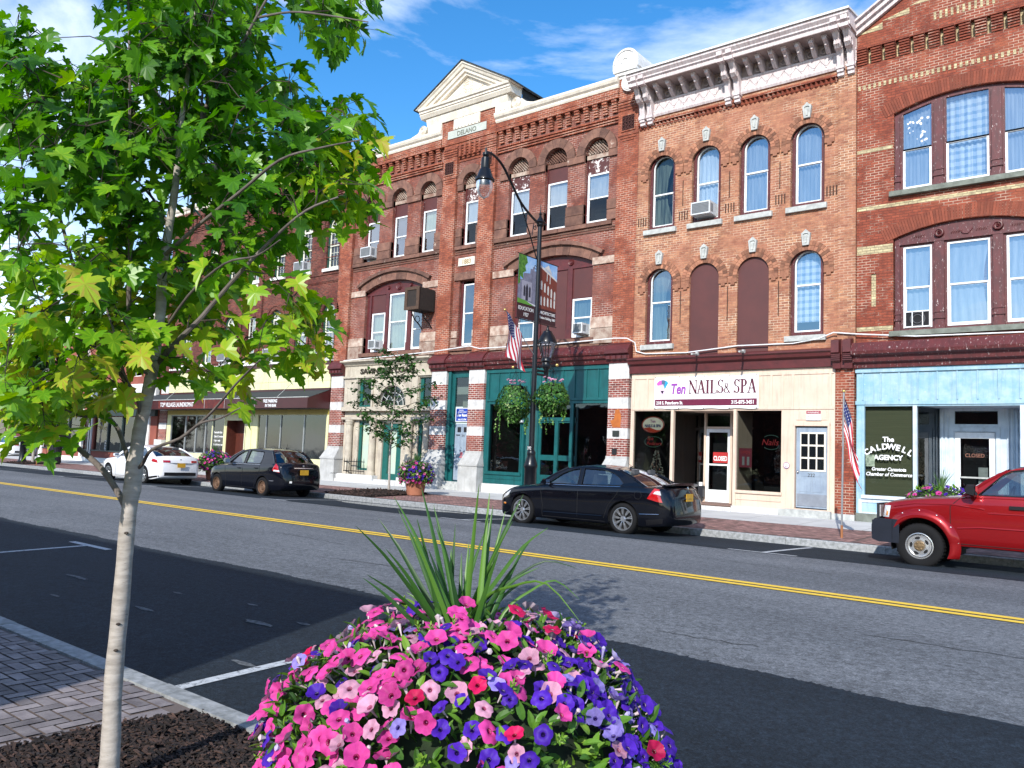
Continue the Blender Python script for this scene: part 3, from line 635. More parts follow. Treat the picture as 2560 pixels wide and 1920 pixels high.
def big_bracket(x):
    mb = MB(); w = .085
    pr = [(-.03, 13.62), (-.84, 13.62), (-.84, 13.48), (-.74, 13.46), (-.70, 13.36), (-.66, 13.30), (-.60, 13.22), (-.50, 13.12), (-.50, 13.02), (-.42, 12.93), (-.30, 12.90), (-.24, 12.84), (-.20, 12.62), (-.18, 12.50), (-.20, 12.48), (-.20, 12.36), (-.15, 12.34), (-.15, 12.26), (-.03, 12.24)]
    mb.loft([[(x-w, YW+a, b) for a, b in pr], [(x+w, YW+a, b) for a, b in pr]], close=True)
    mb.box(x-w-.025, x+w+.025, YW-.80, YW-.55, 13.30, 13.40); mb.box(x-w-.02, x+w+.02, YW-.23, YW-.02, 12.44, 12.50)
    for dx in (-.05, .0, .05): mb.box(x+dx-.012, x+dx+.012, YW-.525, YW-.49, 13.0, 13.14)
    mb.lathe([(.10, -.012), (.10, .012)], (x+w, YW-.42, 13.02), 14, 'x'); mb.build('scroll_bracket', MT['pinkw'], C)
for x in (-12.86, -12.60, -9.98, -9.70, -6.74, -6.47): big_bracket(x)
# windows of the tan building
mo, yr = MT['maroon'], YW+.11
def tan_win(a, b, z0, zs, cm, **k):
    fr = MB(); fr.wall(arch(a+.005, b-.005, z0+.0, zs), [arch(a+.09, b-.09, z0+.10, zs)], yr, yr+.1); fr.wall(arch(a+.05, b-.05, z0+.03, zs), [arch(a+.11, b-.11, z0+.12, zs)], yr-.03, yr)
    F = fr.build('window_frame', MT['maroon2'], tan)
    return sash(tan, a+.10, b-.10, z0+.11, zs+.37, yr+.045, MT['sash'], cm, w=.035, head='arch', zs=zs, **k)
tan_win(*UW[0], 8.83, 10.83, MT['gcur'], rail=.46, gather=.9, gm=glass_mat('dark_window_glass', (.6, .65, .65), .03, 1.0))
tan_win(*UW[1], 8.83, 10.83, MT['wcur'], rail=.5)
tan_win(*UW[2], 8.83, 10.83, MT['bcur'], rail=.52, gm=MT['glassr'])
tan_win(*UW[3], 8.83, 10.83, MT['bcur'], rail=.5, gm=MT['glassr'])
tan_win(*UW[0], 5.2, 7.22, MT['gcur'], rail=.54, gather=.8)
tan_win(*UW[3], 5.2, 7.22, MT['check'], rail=.58, half=5.62)
for a, b in UW[1:3]:
    MB().wall(arch(a+.004, b-.004, 4.85, 7.22), [], YW+.05, YW+.2).build('boarded_window', MT['board'], tan)
ac_unit(-11.03, -10.42, 9.0, 9.38, YW+.1, 'air conditioner in the second arched upper window of the tan building')
# security camera like vent in right lower window
# shopfront
mb = MB(); prof(mb, XT0-.05, -6.9, [(YW, 4.32), (YW-.10, 4.32), (YW-.12, 4.55), (YW-.22, 4.60), (YW-.24, 4.68), (YW-.30, 4.72), (YW-.30, 4.76), (YW, 4.84)]); mb.build('shop_cornice', MT['maroon'], tan)
mb = MB()
for x in (-6.80, -6.50):
    w = .10
    for dz, pr_ in ((0, .30), ): mb.loft([[(x-w, YW+a, b) for a, b in [(0, 4.25), (-.16, 4.25), (-.18, 4.40), (-.24, 4.44), (-.26, 4.62), (-.34, 4.66), (-.34, 4.98), (0, 5.06)]], [(x+w, YW+a, b) for a, b in [(0, 4.25), (-.16, 4.25), (-.18, 4.40), (-.24, 4.44), (-.26, 4.62), (-.34, 4.66), (-.34, 4.98), (0, 5.06)]]], close=True)
    for q in range(4): mb.box(x-w-.015, x+w+.015, YW-.28, YW, 4.45+.05*q, 4.475+.05*q)
mb.box(-6.90, -6.40, YW-.12, YW, 4.27, 5.0)
mb.build('cornice_end_bracket', MT['maroon'], tan)
mb = MB(); mb.box(-6.87, -6.40, YW-.02, YW+.25, .45, 4.28); mb.build('brick_pier', MT['brick_r'], tan)
be = MT['beige']; sf = MB(); y0 = YW-.02
sf.wall(rect(XT0+.0, -6.88, .40, 4.315), [rect(-12.96, -9.60+1.30, .92, 3.16), rect(-11.58, -9.69, .31, 3.165)] if 0 else
        [[(-12.96, .92), (-11.62, .92), (-11.62, .44), (-9.645, .44), (-9.645, .92), (-8.31, .92), (-8.31, 3.16), (-12.96, 3.16)], rect(-7.93, -7.06, .52, 2.73)], y0, y0+.12)
sf.box(-11.67, -11.58, y0-.03, y0+.09, .44, 3.19); sf.box(-9.69, -9.60, y0-.03, y0+.09, .44, 3.19)
for z in (3.19, 4.14): sf.box(XT0+.02, -6.90, y0-.022, y0-.001, z, z+.07)
for x in (-12.98, -12.50, -12.05, -9.0, -8.6, -8.28, -8.0, -7.0): sf.box(x-.03, x+.03, y0-.02, y0-.001, 3.26, 4.14)
sf.box(-12.98, -11.66, y0-.05, y0+.01, .84, .92); sf.box(-9.62, -8.28, y0-.05, y0+.01, .84, .92); sf.box(-9.6, -8.3, y0-.02, y0+.0, .66, .70)
sf.box(-7.99, -7.93, y0-.03, y0, .44, 2.80); sf.box(-7.06, -7.0, y0-.03, y0, .44, 2.80); sf.box(-7.99, -7.0, y0-.035, y0, 2.74, 2.83); sf.box(-7.90, -7.09, y0-.015, y0, 2.90, 3.13)
shop = sf.build('shopfront', be, tan)
mb = MB(); mb.quad((-12.96, y0+.05, .92), (-11.67, y0+.05, .92), (-11.67, y0+.05, 3.16), (-12.96, y0+.05, 3.16)); mb.cut().quad((-9.60, y0+.05, .92), (-8.31, y0+.05, .92), (-8.31, y0+.05, 3.16), (-9.60, y0+.05, 3.16))
mb.cut().quad((-11.60, y0+.06, .5), (-11.08, 23.2, .5), (-11.08, 23.2, 3.16), (-11.60, y0+.06, 3.16)); mb.build('shop_window_pane', MT['glassd'], shop)
mb = MB(); mb.box(-11.12, -11.05, 23.15, 23.27, .45, 3.2); mb.box(-10.27, -10.20, 23.15, 23.27, .45, 3.2); mb.box(-11.12, -9.6, 23.16, 23.26, 2.69, 2.75); mb.box(-9.66, -9.6, y0+.1, 23.2, .44, 3.2); mb.box(-11.62, -9.6, y0+.12, 23.3, 3.165, 3.2); mb.box(-11.62, -11.1, y0+.07, y0+.10, .44, .50); mb.build('recess_lining', be, shop)
mb = MB(); mb.box(-11.62, -9.64, y0+.0, 23.3, .42, .47); mb.build('doorstep', M_('brown_tile_step', (.22, .13, .10), .8, kind='P'), shop)
mb = MB(); mb.box(XT0+.05, -6.5, 25.5, 25.6, .4, 3.4); mb.box(XT0+.08, XT0+.1, 22.22, 25.5, .4, 3.4); mb.quad((XT0, 22.3, .93), (-11.4, 22.3, .93), (-11.4, 25.5, .93), (XT0, 25.5, .93)); mb.quad((XT0, 22.3, 3.3), (-8.1, 22.3, 3.3), (-8.1, 25.5, 3.3), (XT0, 25.5, 3.3)); mb.box(-8.29, -8.22, 22.3, 25.5, .4, 3.4); mb.box(-10.18, -10.14, 23.28, 25.5, .4, 3.3); mb.build('shop_interior', MT['dark'], shop)
def door(par, x0, x1, z0, z1, y, m, glassrects=[], gm=None, name='door', panels=[], knob=True):
    d = MB(); d.wall(rect(x0, x1, z0, z1), [rect(*g_) for g_ in glassrects], y, y+.045)
    for p in panels: d.wall(rect(*p), [rect(p[0]+.03, p[1]-.03, p[2]+.03, p[3]-.03)], y-.008, y)
    D = d.build(name, m, par)
    if glassrects: 
        q = MB(); [q.quad((a, y+.02, c), (b, y+.02, c), (b, y+.02, e), (a, y+.02, e)) for a, b, c, e in glassrects]; q.build('pane', gm or MT['glassd'], D)
        q = MB(); [q.quad((a, y+.3, c), (b, y+.3, c), (b, y+.3, e), (a, y+.3, e)) for a, b, c, e in glassrects]; q.build('room_behind', MT['dark'], D)
    if knob: MB().ball((x0+.06, y-.04, z0+.95), .03).build('handle', M_('door_knob_metal', (.6, .6, .6), .25, 1), D, smooth=True)
    return D
D = door(tan, -11.05, -10.27, .48, 2.68, 23.19, MT['sash'], [(-10.96, -10.36, .85, 1.58), (-10.96, -10.36, 1.63, 2.58)], name='shop_door', knob=False)
tr_ = MB(); tr_.quad((-11.0, 23.22, 2.76), (-10.2, 23.22, 2.76), (-10.2, 23.22, 3.15), (-11.0, 23.22, 3.15)); tr_.build('transom_pane', MT['glassd'], D)
D = door(tan, -7.91, -7.08, .55, 2.70, y0+.05, MT['gdoor'], [], panels=[(-7.80, -7.52, .98, 1.42), (-7.47, -7.19, .98, 1.42)])
mb = MB(); mb.wall(rect(-7.80, -7.12, 1.53, 2.57), [rect(-7.775+.215*i, -7.595+.215*i, 1.57+.335*j, 1.86+.335*j) for i in range(3) for j in range(3)], y0+.03, y0+.05); mb.build('glazing_bars', MT['cream'], D)
mb = MB(); mb.quad((-7.79, y0+.046, 1.54), (-7.13, y0+.046, 1.54), (-7.13, y0+.046, 2.56), (-7.79, y0+.046, 2.56)); mb.build('pane', M_('dark_door_glass', (.008, .01, .012), .06), D)
text('222', .13, (-7.50, y0+.045, 1.38), MT['letter'], D, 'door_number', ext=.003)
mb = MB(); mb.box(-7.88, -7.10, y0+.035, y0+.05, .60, .92)
for i in range(26):
    for j in range(10): x = -7.87+i*.03+(j % 2)*.015; z = .615+j*.03; mb.add([(x-.011, y0+.034, z), (x, y0+.034, z-.005), (x+.011, y0+.034, z), (x, y0+.034, z+.005)], [(0, 1, 2, 3)])
mb.build('kick_plate', M_('tread_plate_metal', (.42, .45, .50), .35, .6, kind='P'), D)
mb = MB(); mb.box(-8.15, -6.95, YW-.16, YW+.1, .22, .50); mb.cut().box(-8.35, -8.16, YW-.10, YW+.1, .22, .49); mb.cut().box(-6.94, -6.37, YW-.06, YW+.1, .22, .46); mb.build('stone_step', MT['stone'], tan)
mb = MB(); mb.box(-9.72, -8.36, YW-.06, YW+.1, .24, .47); mb.box(XT0, -11.64, YW-.06, YW+.1, .24, .45); mb.box(-11.63, -9.73, YW-.06, YW+.1, .24, .415); mb.build('painted_plinth', MT['wstone'], tan)
# signs on the tan shop
t = thing('banner_sign', (-10.6, YW-.07, 3.2), 'white vinyl banner reading Ten Nails & Spa with a maroon strip, over the beige shopfront', 'sign')
ysn = YW-.08
mb = MB(); N = 24; vs = []
for j in range(5):
    for i in range(N+1):
        x = -12.23+3.28*i/N; z = 3.22+.96*j/4+(.012*math.sin(i*PI/3)*(1 if j in (0,) else (-1 if j == 4 else 0))); vs.append((x, ysn+.004*math.sin(i*.9+j), z))
mb.add(vs, [(j*(N+1)+i, j*(N+1)+i+1, (j+1)*(N+1)+i+1, (j+1)*(N+1)+i) for j in range(4) for i in range(N)]); mb.build('banner_sheet', M_('white_vinyl_banner', (.80, .80, .80), .4, c2=(.76, .76, .76), kind='P'), t, smooth=True, sharp=None)
mb = MB().box(-12.20, -8.99, ysn-.008, ysn-.005, 3.31, 3.50); mb.build('maroon_strip', M_('banner_maroon', (.13, .006, .035), .5), t)
def serif(s, x, z, h, mat, par, y, wr=.62, th=.16, name='lettering'):
    """condensed roman capitals drawn as polygons: thick and thin strokes with slab serifs"""
    mb = MB(); T = th*h; t_ = T*.48; sh = h*.05
    def bar(x0, z0, x1, z1, w): mb.wall([(x0-w/2, z0), (x0+w/2, z0), (x1+w/2, z1), (x1-w/2, z1)], [], y-.004, y)
    def ser(xc, zc, w): mb.box(xc-w/2, xc+w/2, y-.005, y-.001, zc, zc+sh)
    def arc(xc, zc, rx, rz, a0, a1, wt, wn, n=14):
        P, Q_ = [], []
        for i in range(n+1):
            a = R(a0+(a1-a0)*i/n); w = wn+(wt-wn)*abs(math.cos(a)); ox, oz = math.cos(a), math.sin(a)
            P.append((xc+(rx)*ox, zc+rz*oz)); Q_.append((xc+(rx-w)*ox, zc+(rz-wn-(w-wn)*.2)*oz))
        mb.wall(P+Q_[::-1], [], y-.004, y)
    for c in s:
        w = h*wr
        if c == 'N': bar(x+T*.4, z, x+T*.4, z+h, t_); bar(x+w-T*.3, z, x+T*.35, z+h, T); bar(x+w-T*.3, z, x+w-T*.3, z+h, t_); ser(x+T*.4, z, T*1.3); ser(x+T*.2, z+h-sh, T*1.2); ser(x+w-T*.3, z+h-sh, T*1.3)
        elif c == 'A': bar(x+T*.3, z, x+w/2, z+h, t_); bar(x+w-T*.4, z, x+w/2, z+h, T); mb.box(x+w*.26, x+w*.72, y-.004, y, z+h*.3, z+h*.3+t_*.8); ser(x+T*.3, z, T*1.3); ser(x+w-T*.4, z, T*1.6)
        elif c == 'I': w = T*1.9; bar(x+w/2, z, x+w/2, z+h, T); ser(x+w/2, z, w); ser(x+w/2, z+h-sh, w)
        elif c == 'L': w *= .85; bar(x+T*.8, z, x+T*.8, z+h, T); ser(x+T*.8, z+h-sh, T*1.9); mb.box(x, x+w, y-.005, y-.001, z, z+sh); bar(x+w-t_*.4, z, x+w-t_*.4, z+h*.26, t_*.8)
        elif c == 'S': w *= .78; arc(x+w/2, z+h*.745, w*.46, h*.255, 30, 270, T*.8, t_*.7); arc(x+w/2, z+h*.265, w*.48, h*.265, 90, -150, T*.9, t_*.7); bar(x+w*.9, z+h*.74, x+w*.9, z+h, t_*.8); bar(x+w*.06, z, x+w*.06, z+h*.26, t_*.8)
        elif c == 'P': w *= .85; bar(x+T*.8, z, x+T*.8, z+h, T); ser(x+T*.8, z, T*1.9); ser(x+T*.6, z+h-sh, T*1.6); arc(x+w*.42, z+h*.73, w*.55, h*.27, -95, 95, T, t_*.8)
        elif c == '&': w *= .9; arc(x+w*.4, z+h*.76, w*.26, h*.24, 0, 360, T*.6, t_*.6, 18); arc(x+w*.4, z+h*.27, w*.42, h*.27, 60, 330, T*.8, t_*.7, 18); bar(x+w*.92, z, x+w*.26, z+h*.72, T*.75)
        elif c == ' ': w = h*.22
        x += w+h*.055
    mb.build(name, mat, par); return x
serif('NAILS', -11.07, 3.66, .40, MT['letm'], t, ysn-.006, .60); serif('&', -9.98, 3.66, .30, MT['letm'], t, ysn-.006, .74); serif('SPA', -9.68, 3.66, .40, MT['letm'], t, ysn-.006, .58)
text('Ten', .43, (-11.44, ysn-.006, 3.67), M_('banner_purple', (.28, .05, .36), .5), t, sx=.74, bold=.012, shear=.18)
mb = MB()   # heart-like balloon emblem: blue, pink, pale wedges
cols = [M_('emblem_teal', (.02, .30, .50), .5), M_('emblem_pink', (.52, .10, .42), .5), M_('emblem_pale', (.68, .50, .70), .5), M_('emblem_dark', (.08, .12, .22), .5)]
cx, cz = -11.955, 3.86
for k, (a0, a1, mi) in enumerate([(20, 60, 0), (60, 100, 3), (100, 135, 1), (135, 172, 1)]):
    mb.mi = mi; P = [(cx, cz-.20)]
    for i in range(6): a = R(a0+(a1-a0)*i/5); P.append((cx+.20*math.cos(a), cz+.09+.14*math.sin(a)))
    mb.wall(P, [], ysn-.009, ysn-.005)
mb.mi = 2; mb.wall([(cx-.10, cz-.10), (cx+.10, cz-.10), (cx+.02, cz-.26), (cx-.02, cz-.26)], [], ysn-.009, ysn-.005); mb.wall([(cx-.17, cz+.06), (cx-.10, cz-.10), (cx+.10, cz-.10), (cx+.02, cz+.10)], [], ysn-.010, ysn-.006); mb.build('emblem', cols, t)
text('218 S. Peterboro St.', .135, (-12.15, ysn-.010, 3.35), MT['letw'], t, align='LEFT', sx=.80, bold=.004); text('315-875-3451', .145, (-9.06, ysn-.010, 3.35), MT['letw'], t, align='RIGHT', sx=.84, bold=.004)
mb = MB()
for i in range(5):
    for z in (3.235, 4.165): mb.lathe([(.001, -.004), (.016, -.002), (.016, 0)], (-12.2+.8*i, ysn-.008, z), 8, 'y')
mb.build('eyelets', MT['letter'], t)
t = thing('warning_sign', (-7.43, YW-.05, 2.89), 'small white warning sign with a red heading above the blue numbered door', 'sign')
MB().box(-7.62, -7.23, YW-.065, YW-.045, 2.89, 3.15).build('sign_board', MT['letw'], t); MB().box(-7.615, -7.235, YW-.069, YW-.064, 3.06, 3.145).build('sign_heading', M_('sign_red', (.28, .01, .02), .5), t)
text('WARNING', .07, (-7.425, YW-.070, 3.075), MT['letw'], t, sx=.95, ext=.002); text('Security', .052, (-7.60, YW-.066, 2.985), MT['letter'], t, align='LEFT', ext=.002); text('Cameras in Use', .052, (-7.60, YW-.066, 2.915), MT['letter'], t, align='LEFT', ext=.002, sx=.85)
t = thing('window_sign', (-12.33, YW+.0, 2.49), 'oval nails and spa sign inside the left window of the beige shop', 'sign')
mb = MB(); mb.lathe([(.001, 0), (.39, 0)], (-12.33, YW+.06, 2.74), 28, 'y')
for i, v in enumerate(mb.v): mb.v[i] = (v[0], v[1], 2.74+(v[2]-2.74)*.65)
mb.build('oval_board', M_('sign_cream', (.60, .55, .45), .5), t)
mb = MB(); mb.lathe([(.35, 0), (.375, -.008), (.39, 0)], (-12.33, YW+.055, 2.74), 28, 'y')
for i, v in enumerate(mb.v): mb.v[i] = (v[0], v[1], 2.74+(v[2]-2.74)*.65)
mb.build('oval_rim', M_('rim_red_brown', (.25, .03, .02), .5), t)
mb = MB(); mb.wall([(-12.66, 2.63), (-12.45, 2.66), (-12.2, 2.58), (-12.05, 2.58), (-12.25, 2.51), (-12.45, 2.53)], [], YW+.045, YW+.05); mb.build('swoosh', M_('swoosh_red', (.35, .03, .01), .5), t)
text('NAILS & SPA', .12, (-12.33, YW+.05, 2.67), M_('oval_letter_blue', (.02, .02, .12), .5), t, sx=.85, bold=.003); text('Ten', .12, (-12.33, YW+.05, 2.81), M_('oval_letter_purple', (.25, .02, .2), .5), t)
neon = M_('dim_neon_tube', (.35, .03, .03), .3); neong = M_('dim_neon_tube_green', (.10, .22, .18), .3)
t = thing('neon_sign', (-12.3, YW+.05, 2.15), 'unlit red neon sign reading Spa Pedicure under the oval window sign', 'sign')
text('Spa', .16, (-12.42, YW+.06, 2.27), neon, t, shear=.3, ext=.002); text('Pedicure', .15, (-12.28, YW+.06, 2.12), neon, t, shear=.3, ext=.002); mb = MB(); mb.tube([(-12.3+.3*math.cos(a/10*PI), YW+.06, 2.22+.16*math.sin(a/10*PI)) for a in range(21)], .005, 5); mb.build('neon_ring', neong, t)
t = thing('neon_sign', (-8.66, YW+.05, 2.1), 'unlit neon sign reading Nails in the right window of the beige shop', 'sign')
text('Nails', .24, (-8.66, YW+.06, 2.20), neon, t, shear=.25, ext=.002)
mb = MB(); mb.tube([(-8.62+.28*math.cos(a/12*PI), YW+.06, 2.28+.2*math.sin(a/12*PI)) for a in range(3, 10)], .006, 5); mb.tube([(-8.62+.28*math.cos(a/12*PI), YW+.06, 2.28+.2*math.sin(a/12*PI)) for a in range(15, 22)], .006, 5); mb.build('neon_ring', neong, t)
t = thing('hours_sign', (-9.35, YW+.05, 1.56), 'dark red open hours poster low in the right window of the beige shop', 'sign')
MB().box(-9.55, -9.17, YW+.05, YW+.054, 1.56, 2.1).build('poster', M_('poster_red', (.16, .015, .03), .6), t); text('OPEN', .11, (-9.36, YW+.048, 1.95), neon, t, ext=.002)
mb = MB(); mb.box(-9.45, -9.38, YW+.044, YW+.05, 1.62, 1.86); mb.box(-9.31, -9.24, YW+.044, YW+.05, 1.62, 1.86); mb.build('hours_columns', M_('dim_paper', (.2, .2, .2), .6), t)
t = thing('closed_sign', (-10.6, 23.15, 1.62), 'red and white CLOSED sign on the white framed glass shop door', 'sign')
MB().box(-10.80, -10.33, 23.15, 23.165, 1.66, 1.98).build('sign_board', M_('closed_red', (.42, .02, .02), .5), t); text('CLOSED', .19, (-10.565, 23.148, 1.73), MT['letw'], t, sx=.62, bold=.006)
t = thing('round_sticker', (-8.15, YW-.04, 1.6), 'round purple and white sticker on the beige post beside the blue door', 'sticker')
mb = MB(); mb.lathe([(.001, -.003), (.085, -.003), (.085, .01)], (-8.15, YW-.045, 1.66), 20, 'y'); mb.build('disc', MT['letw'], t); mb = MB(); mb.lathe([(.072, -.006), (.085, -.006), (.085, 0), (.072, 0)], (-8.15, YW-.045, 1.66), 20, 'y'); mb.build('ring', M_('sticker_purple', (.2, .03, .2), .5), t)
text('RF', .07, (-8.15, YW-.050, 1.60), M_('sticker_purple2', (.2, .03, .2), .5), t, ext=.002); text('III', .06, (-8.15, YW-.050, 1.67), M_('sticker_purple3', (.2, .03, .2), .5), t, ext=.002)
# small pale tree ornament in window
t = thing('ornamental_tree', (-12.35, YW+.25, .93), 'small pale decorated fir tree standing inside the left window of the beige shop', 'ornamental tree')
mb = MB()
for k in range(260):
    h = rng.random(); z = .97+1.0*h; r = .30*(1-h)+.03; a = rng.random()*2*PI; rr_ = r*(.55+.45*rng.random()); mb.rn = rng.random()
    x, y = -12.35+rr_*math.cos(a), YW+.38+rr_*math.sin(a)*.6; mb.add([(x, y, z), (x+.03*math.cos(a), y, z-.03), (x+.05*math.cos(a)+.01, y-.02, z+.005), (x+.01, y-.015, z+.02)], [(0, 1, 2, 3)])
mb.build('branches', leaf_mat('pale_fir', [(0, (.10, .12, .10)), (.6, (.30, .30, .26)), (.9, (.45, .40, .34)), (1, (.5, .2, .15))], .1), t)
MB().tube([(-12.35, YW+.38, .93), (-12.35, YW+.38, 1.95)], [.02, .005]).build('trunk', MT['wood'], t)
for x, yb in ((-10.72, 'left'), (-9.30, 'right')):
    t = thing('sign_light', (x, YW-.3, 4.78), 'pale bar lamp on the maroon cornice above the %s part of the nails banner' % yb, 'lamp', 'bar lamps over the shop cornice')
    MB().tube([(x-.02, YW-.30, 4.80), (x+.14, YW-.95, 4.72)], .028, 8).build('lamp_bar', MT['stone'], t); MB().box(x-.05, x+.02, YW-.34, YW-.24, 4.76, 4.86).build('bracket', MT['stone'], t)
t = thing('mail_box', (-10.9, 22.9, .9), 'small dark mail box with papers beside the recessed shop door', 'mail box')
MB().box(-11.18, -11.02, 22.95, 23.1, .62, .95).build('box', M_('mailbox_dark', (.02, .02, .025), .4), t); MB().box(-11.16, -11.06, 22.97, 23.05, .95, 1.06).build('papers', MT['letw'], t)
# ============================================================ DELANO BUILDING
XD0, XD1, YP, YQ = -27.75, -13.08, 22.1, 22.25
dl = thing('brick_building', (-20.4, YP, .35), 'wide red brick 1883 building with white gable pediment, stone arches and striped ground floor piers', 'building')
CWIN = [(-18.54, -17.58), (-16.89, -15.93), (-15.22, -14.26)]; BWIN = [(-20.77, -20.01)]; AWIN = [(-26.33, -25.45), (-24.69, -23.81), (-23.05, -22.17)]
ZS = 11.88
def upper(z0=9.44): return [arch(a, b, z0, ZS) for a, b in CWIN+BWIN+AWIN]
BIGA, BIGC = (-26.07, -22.69), (-18.13, -14.77)
big = [arch(a, b, 5.60, 8.17, .37) for a, b in (BIGA, BIGC)]
mb = MB(); mb.wall(rect(XD0+.02, XD1-.02, 5.2, 13.85), upper()+big+[rect(-20.76, -20.01, 5.62, 8.12)], YQ, YQ+.3); mb.build('wall', MT['brick_p'], dl)
mb = MB()
for a, b, zt in ((-27.75, -26.97, 13.84), (-21.76, -21.06, 13.84), (-19.86, -19.12, 13.84), (-13.86, XD1, 14.1)): mb.cut().box(a, b, YP, YQ+.05, 5.2, zt)
mb.cut().box(-21.90, -19.14, YP-.03, YQ+.3, 13.5, 14.46)
mb.build('brick_pier', MT['brick_d'], dl)
mb = MB(); mb.box(XD0, XD1, YQ+.9, YQ+12, 4.7, 13.6); mb.build('side_walls', MT['brick_d'], dl)
# corbel table
mb = MB()
def corbels(xa, xb, n, y):
    for k in range(3): mb.box(xa, xb, YQ-.075, YQ+.01, 12.70+.10*k, 12.75+.10*k)
    w = (xb-xa)/n
    for k in range(n):
        x = xa+w*(k+.25)
        for q in range(5): mb.box(x, x+w*.5, YQ-.075-.026*q, YQ+.01, 13.06+.085*q, 13.06+.085*q+.062)
        mb.box(x+.02, x+w*.5-.02, YQ-.055, YQ+.01, 13.06, 13.48)
    mb.box(xa, xb, YQ-.20, YQ+.01, 13.49, 13.80); mb.box(xa, xb, YQ-.215, YQ, 13.62, 13.66)
corbels(-19.10, -13.87, 14, YQ); corbels(-26.95, -21.92, 13, YQ)
for q in range(7):
    mb.box(-21.05+.0*q, -19.87, YQ-.03-.02*q, YQ, 12.78+.10*q, 12.78+.10*q+.07)
for k in range(5):
    x = -20.98+.25*k; mb.box(x, x+.10, YQ-.17, YQ, 12.95, 13.45)
mb.box(-21.06, -19.86, YQ-.145, YQ, 13.46, 13.6)
for (a, b) in ((-27.75, -26.97), (-21.76, -21.06), (-19.86, -19.12), (-13.86, XD1)):
    for q in range(4): mb.box(a-.01, b+.01, YP-.028, YP+.02, 13.0+.10*q, 13.0+.10*q+.055)
    for q in range(3): mb.box(a+.0+.09*q, b-.09*q, YP-.022, YP+.02, 12.14-.09*q, 12.19-.09*q)
mb.build('brick_corbelling', MT['brick_d'], dl)
# terracotta tiles
for a, b in ((-27.6, -27.12), (-21.66, -21.2), (-19.72, -19.27), (-13.70, -13.24)):
    z0, z1 = 12.32, 12.80; mb = MB().box(a, b, YP-.02, YP+.01, z0, z1)
    for i in range(4):
        for j in range(4): mb.lathe([(.03, -.03), (.05, -.045), (.055, -.02)], (a+.06+(b-a-.12)*i/3, YP, z0+.06+(z1-z0-.12)*j/3), 7, 'y')
    T_ = mb.build('terracotta_tile', MT['terra'], dl); MB().wall(rect(a-.04, b+.04, z0-.04, z1+.04), [rect(a, b, z0, z1)], YP-.03, YP+.01).build('tile_border', MT['brick_d'], T_)
# white cornice
wc = MB(); pf = [(YP+.5, 13.84), (YP-.02, 13.84), (YP-.05, 13.90), (YP-.05, 13.96), (YP-.12, 14.02), (YP-.16, 14.10), (YP-.16, 14.17), (YP-.10, 14.20), (YP+.5, 14.24)]
prof(wc, -27.8, -21.88, pf); wc.cut(); prof(wc, -19.16, -13.88, pf); wcn = wc.build('white_cornice', MT['cream'], dl)
for (a, b, s_) in ((-19.15, -18.42, 1), (-22.62, -21.90, -1)):
    mb = MB(); mb.box(a, b, YP-.10, YP+.45, 14.16, 14.50)
    for k in range(4): q = a+.09+k*(b-a-.18)/3; mb.box(q-.025, q+.025, YP-.13, YP-.10, 14.24, 14.46)
    c = b+.27 if s_ > 0 else a-.27
    mb.lathe([(.20, -.14), (.20, .3)], (c, YP, 14.36), 18, 'y'); mb.lathe([(.001, -.14), (.20, -.14)], (c, YP, 14.36), 18, 'y')
    for r in (.05, .105, .16): mb.lathe([(r, -.14), (r+.012, -.165), (r+.03, -.14)], (c, YP, 14.36), 18, 'y')
    P = [(c, 14.20), (c+s_*.95, 14.20), (c+s_*.7, 14.24), (c+s_*.35, 14.34), (c+s_*.2, 14.5)]
    mb.wall(P if s_ > 0 else P[::-1], [], YP-.06, YP+.3); mb.build('scroll', MT['cream'], dl)
mb = MB(); mb.box(-21.27, -19.93, YP-.07, YP, 14.06, 14.46)
for k in range(8): x = -21.2+k*.17; mb.box(x, x+.055, YP-.10, YP-.07, 14.10, 14.44)
mb.build('panel', MT['cream'], dl)
# pediment
pl, pr_, pz, pa, px = -23.05, -18.2, 15.15, 16.5, -20.62
mb = MB()
prof(mb, pl+.35, pr_-.35, [(YP+.4, 14.47), (YP-.08, 14.47), (YP-.12, 14.60), (YP-.16, 14.72), (YP-.16, 14.78), (YP+.4, 14.78)])
prof(mb, pl+.12, pr_-.12, [(YP+.4, 14.781), (YP-.22, 14.781), (YP-.30, 14.90), (YP-.30, 14.94), (YP-.34, 14.96), (YP-.34, 15.02), (YP-.40, 15.06), (YP-.42, 15.14), (YP-.38, 15.17), (YP+.4, 15.20)])
mb.wall([(pl+.5, 15.18), (pr_-.5, 15.18), (px, pa-.28)], [], YP-.05, YP+.3)
for s_ in (-1, 1):
    ex = pl if s_ < 0 else pr_; d = Vector((px-ex, 0, pa-pz)); L = d.length; d.normalize(); nrm = Vector((d.z, 0, -d.x)) if s_ < 0 else Vector((-d.z, 0, d.x))
    if nrm.z > 0: nrm = -nrm
    sec = [(YP+.4, 0), (YP-.46, 0), (YP-.46, .06), (YP-.40, .10), (YP-.36, .18), (YP-.30, .20), (YP-.28, .30), (YP-.20, .33), (YP-.18, .40), (YP+.4, .40)]
    A = Vector((ex, 0, pz)); B = Vector((px, 0, pa))
    S0 = [tuple(A+nrm*w+d*(w*.0)+Vector((0, y, 0))) for y, w in sec]
    # mitre at the apex on the vertical through px
    S1 = []
    for y, w in sec:
        p = A+nrm*w; tt = (px-p.x)/d.x; q = p+d*tt; S1.append((q.x, y, q.z))
    S0 = []
    for y, w in sec:
        p = A+nrm*w; tt = 0 if w == 0 else max(0, (15.10-p.z)/d.z); q = p+d*tt; S0.append((q.x, y, q.z))
    mb.loft([S0, S1], close=True)
ped = mb.build('pediment', MT['cream'], dl)
mb = MB(); c = (px, YP-.05, 15.62)
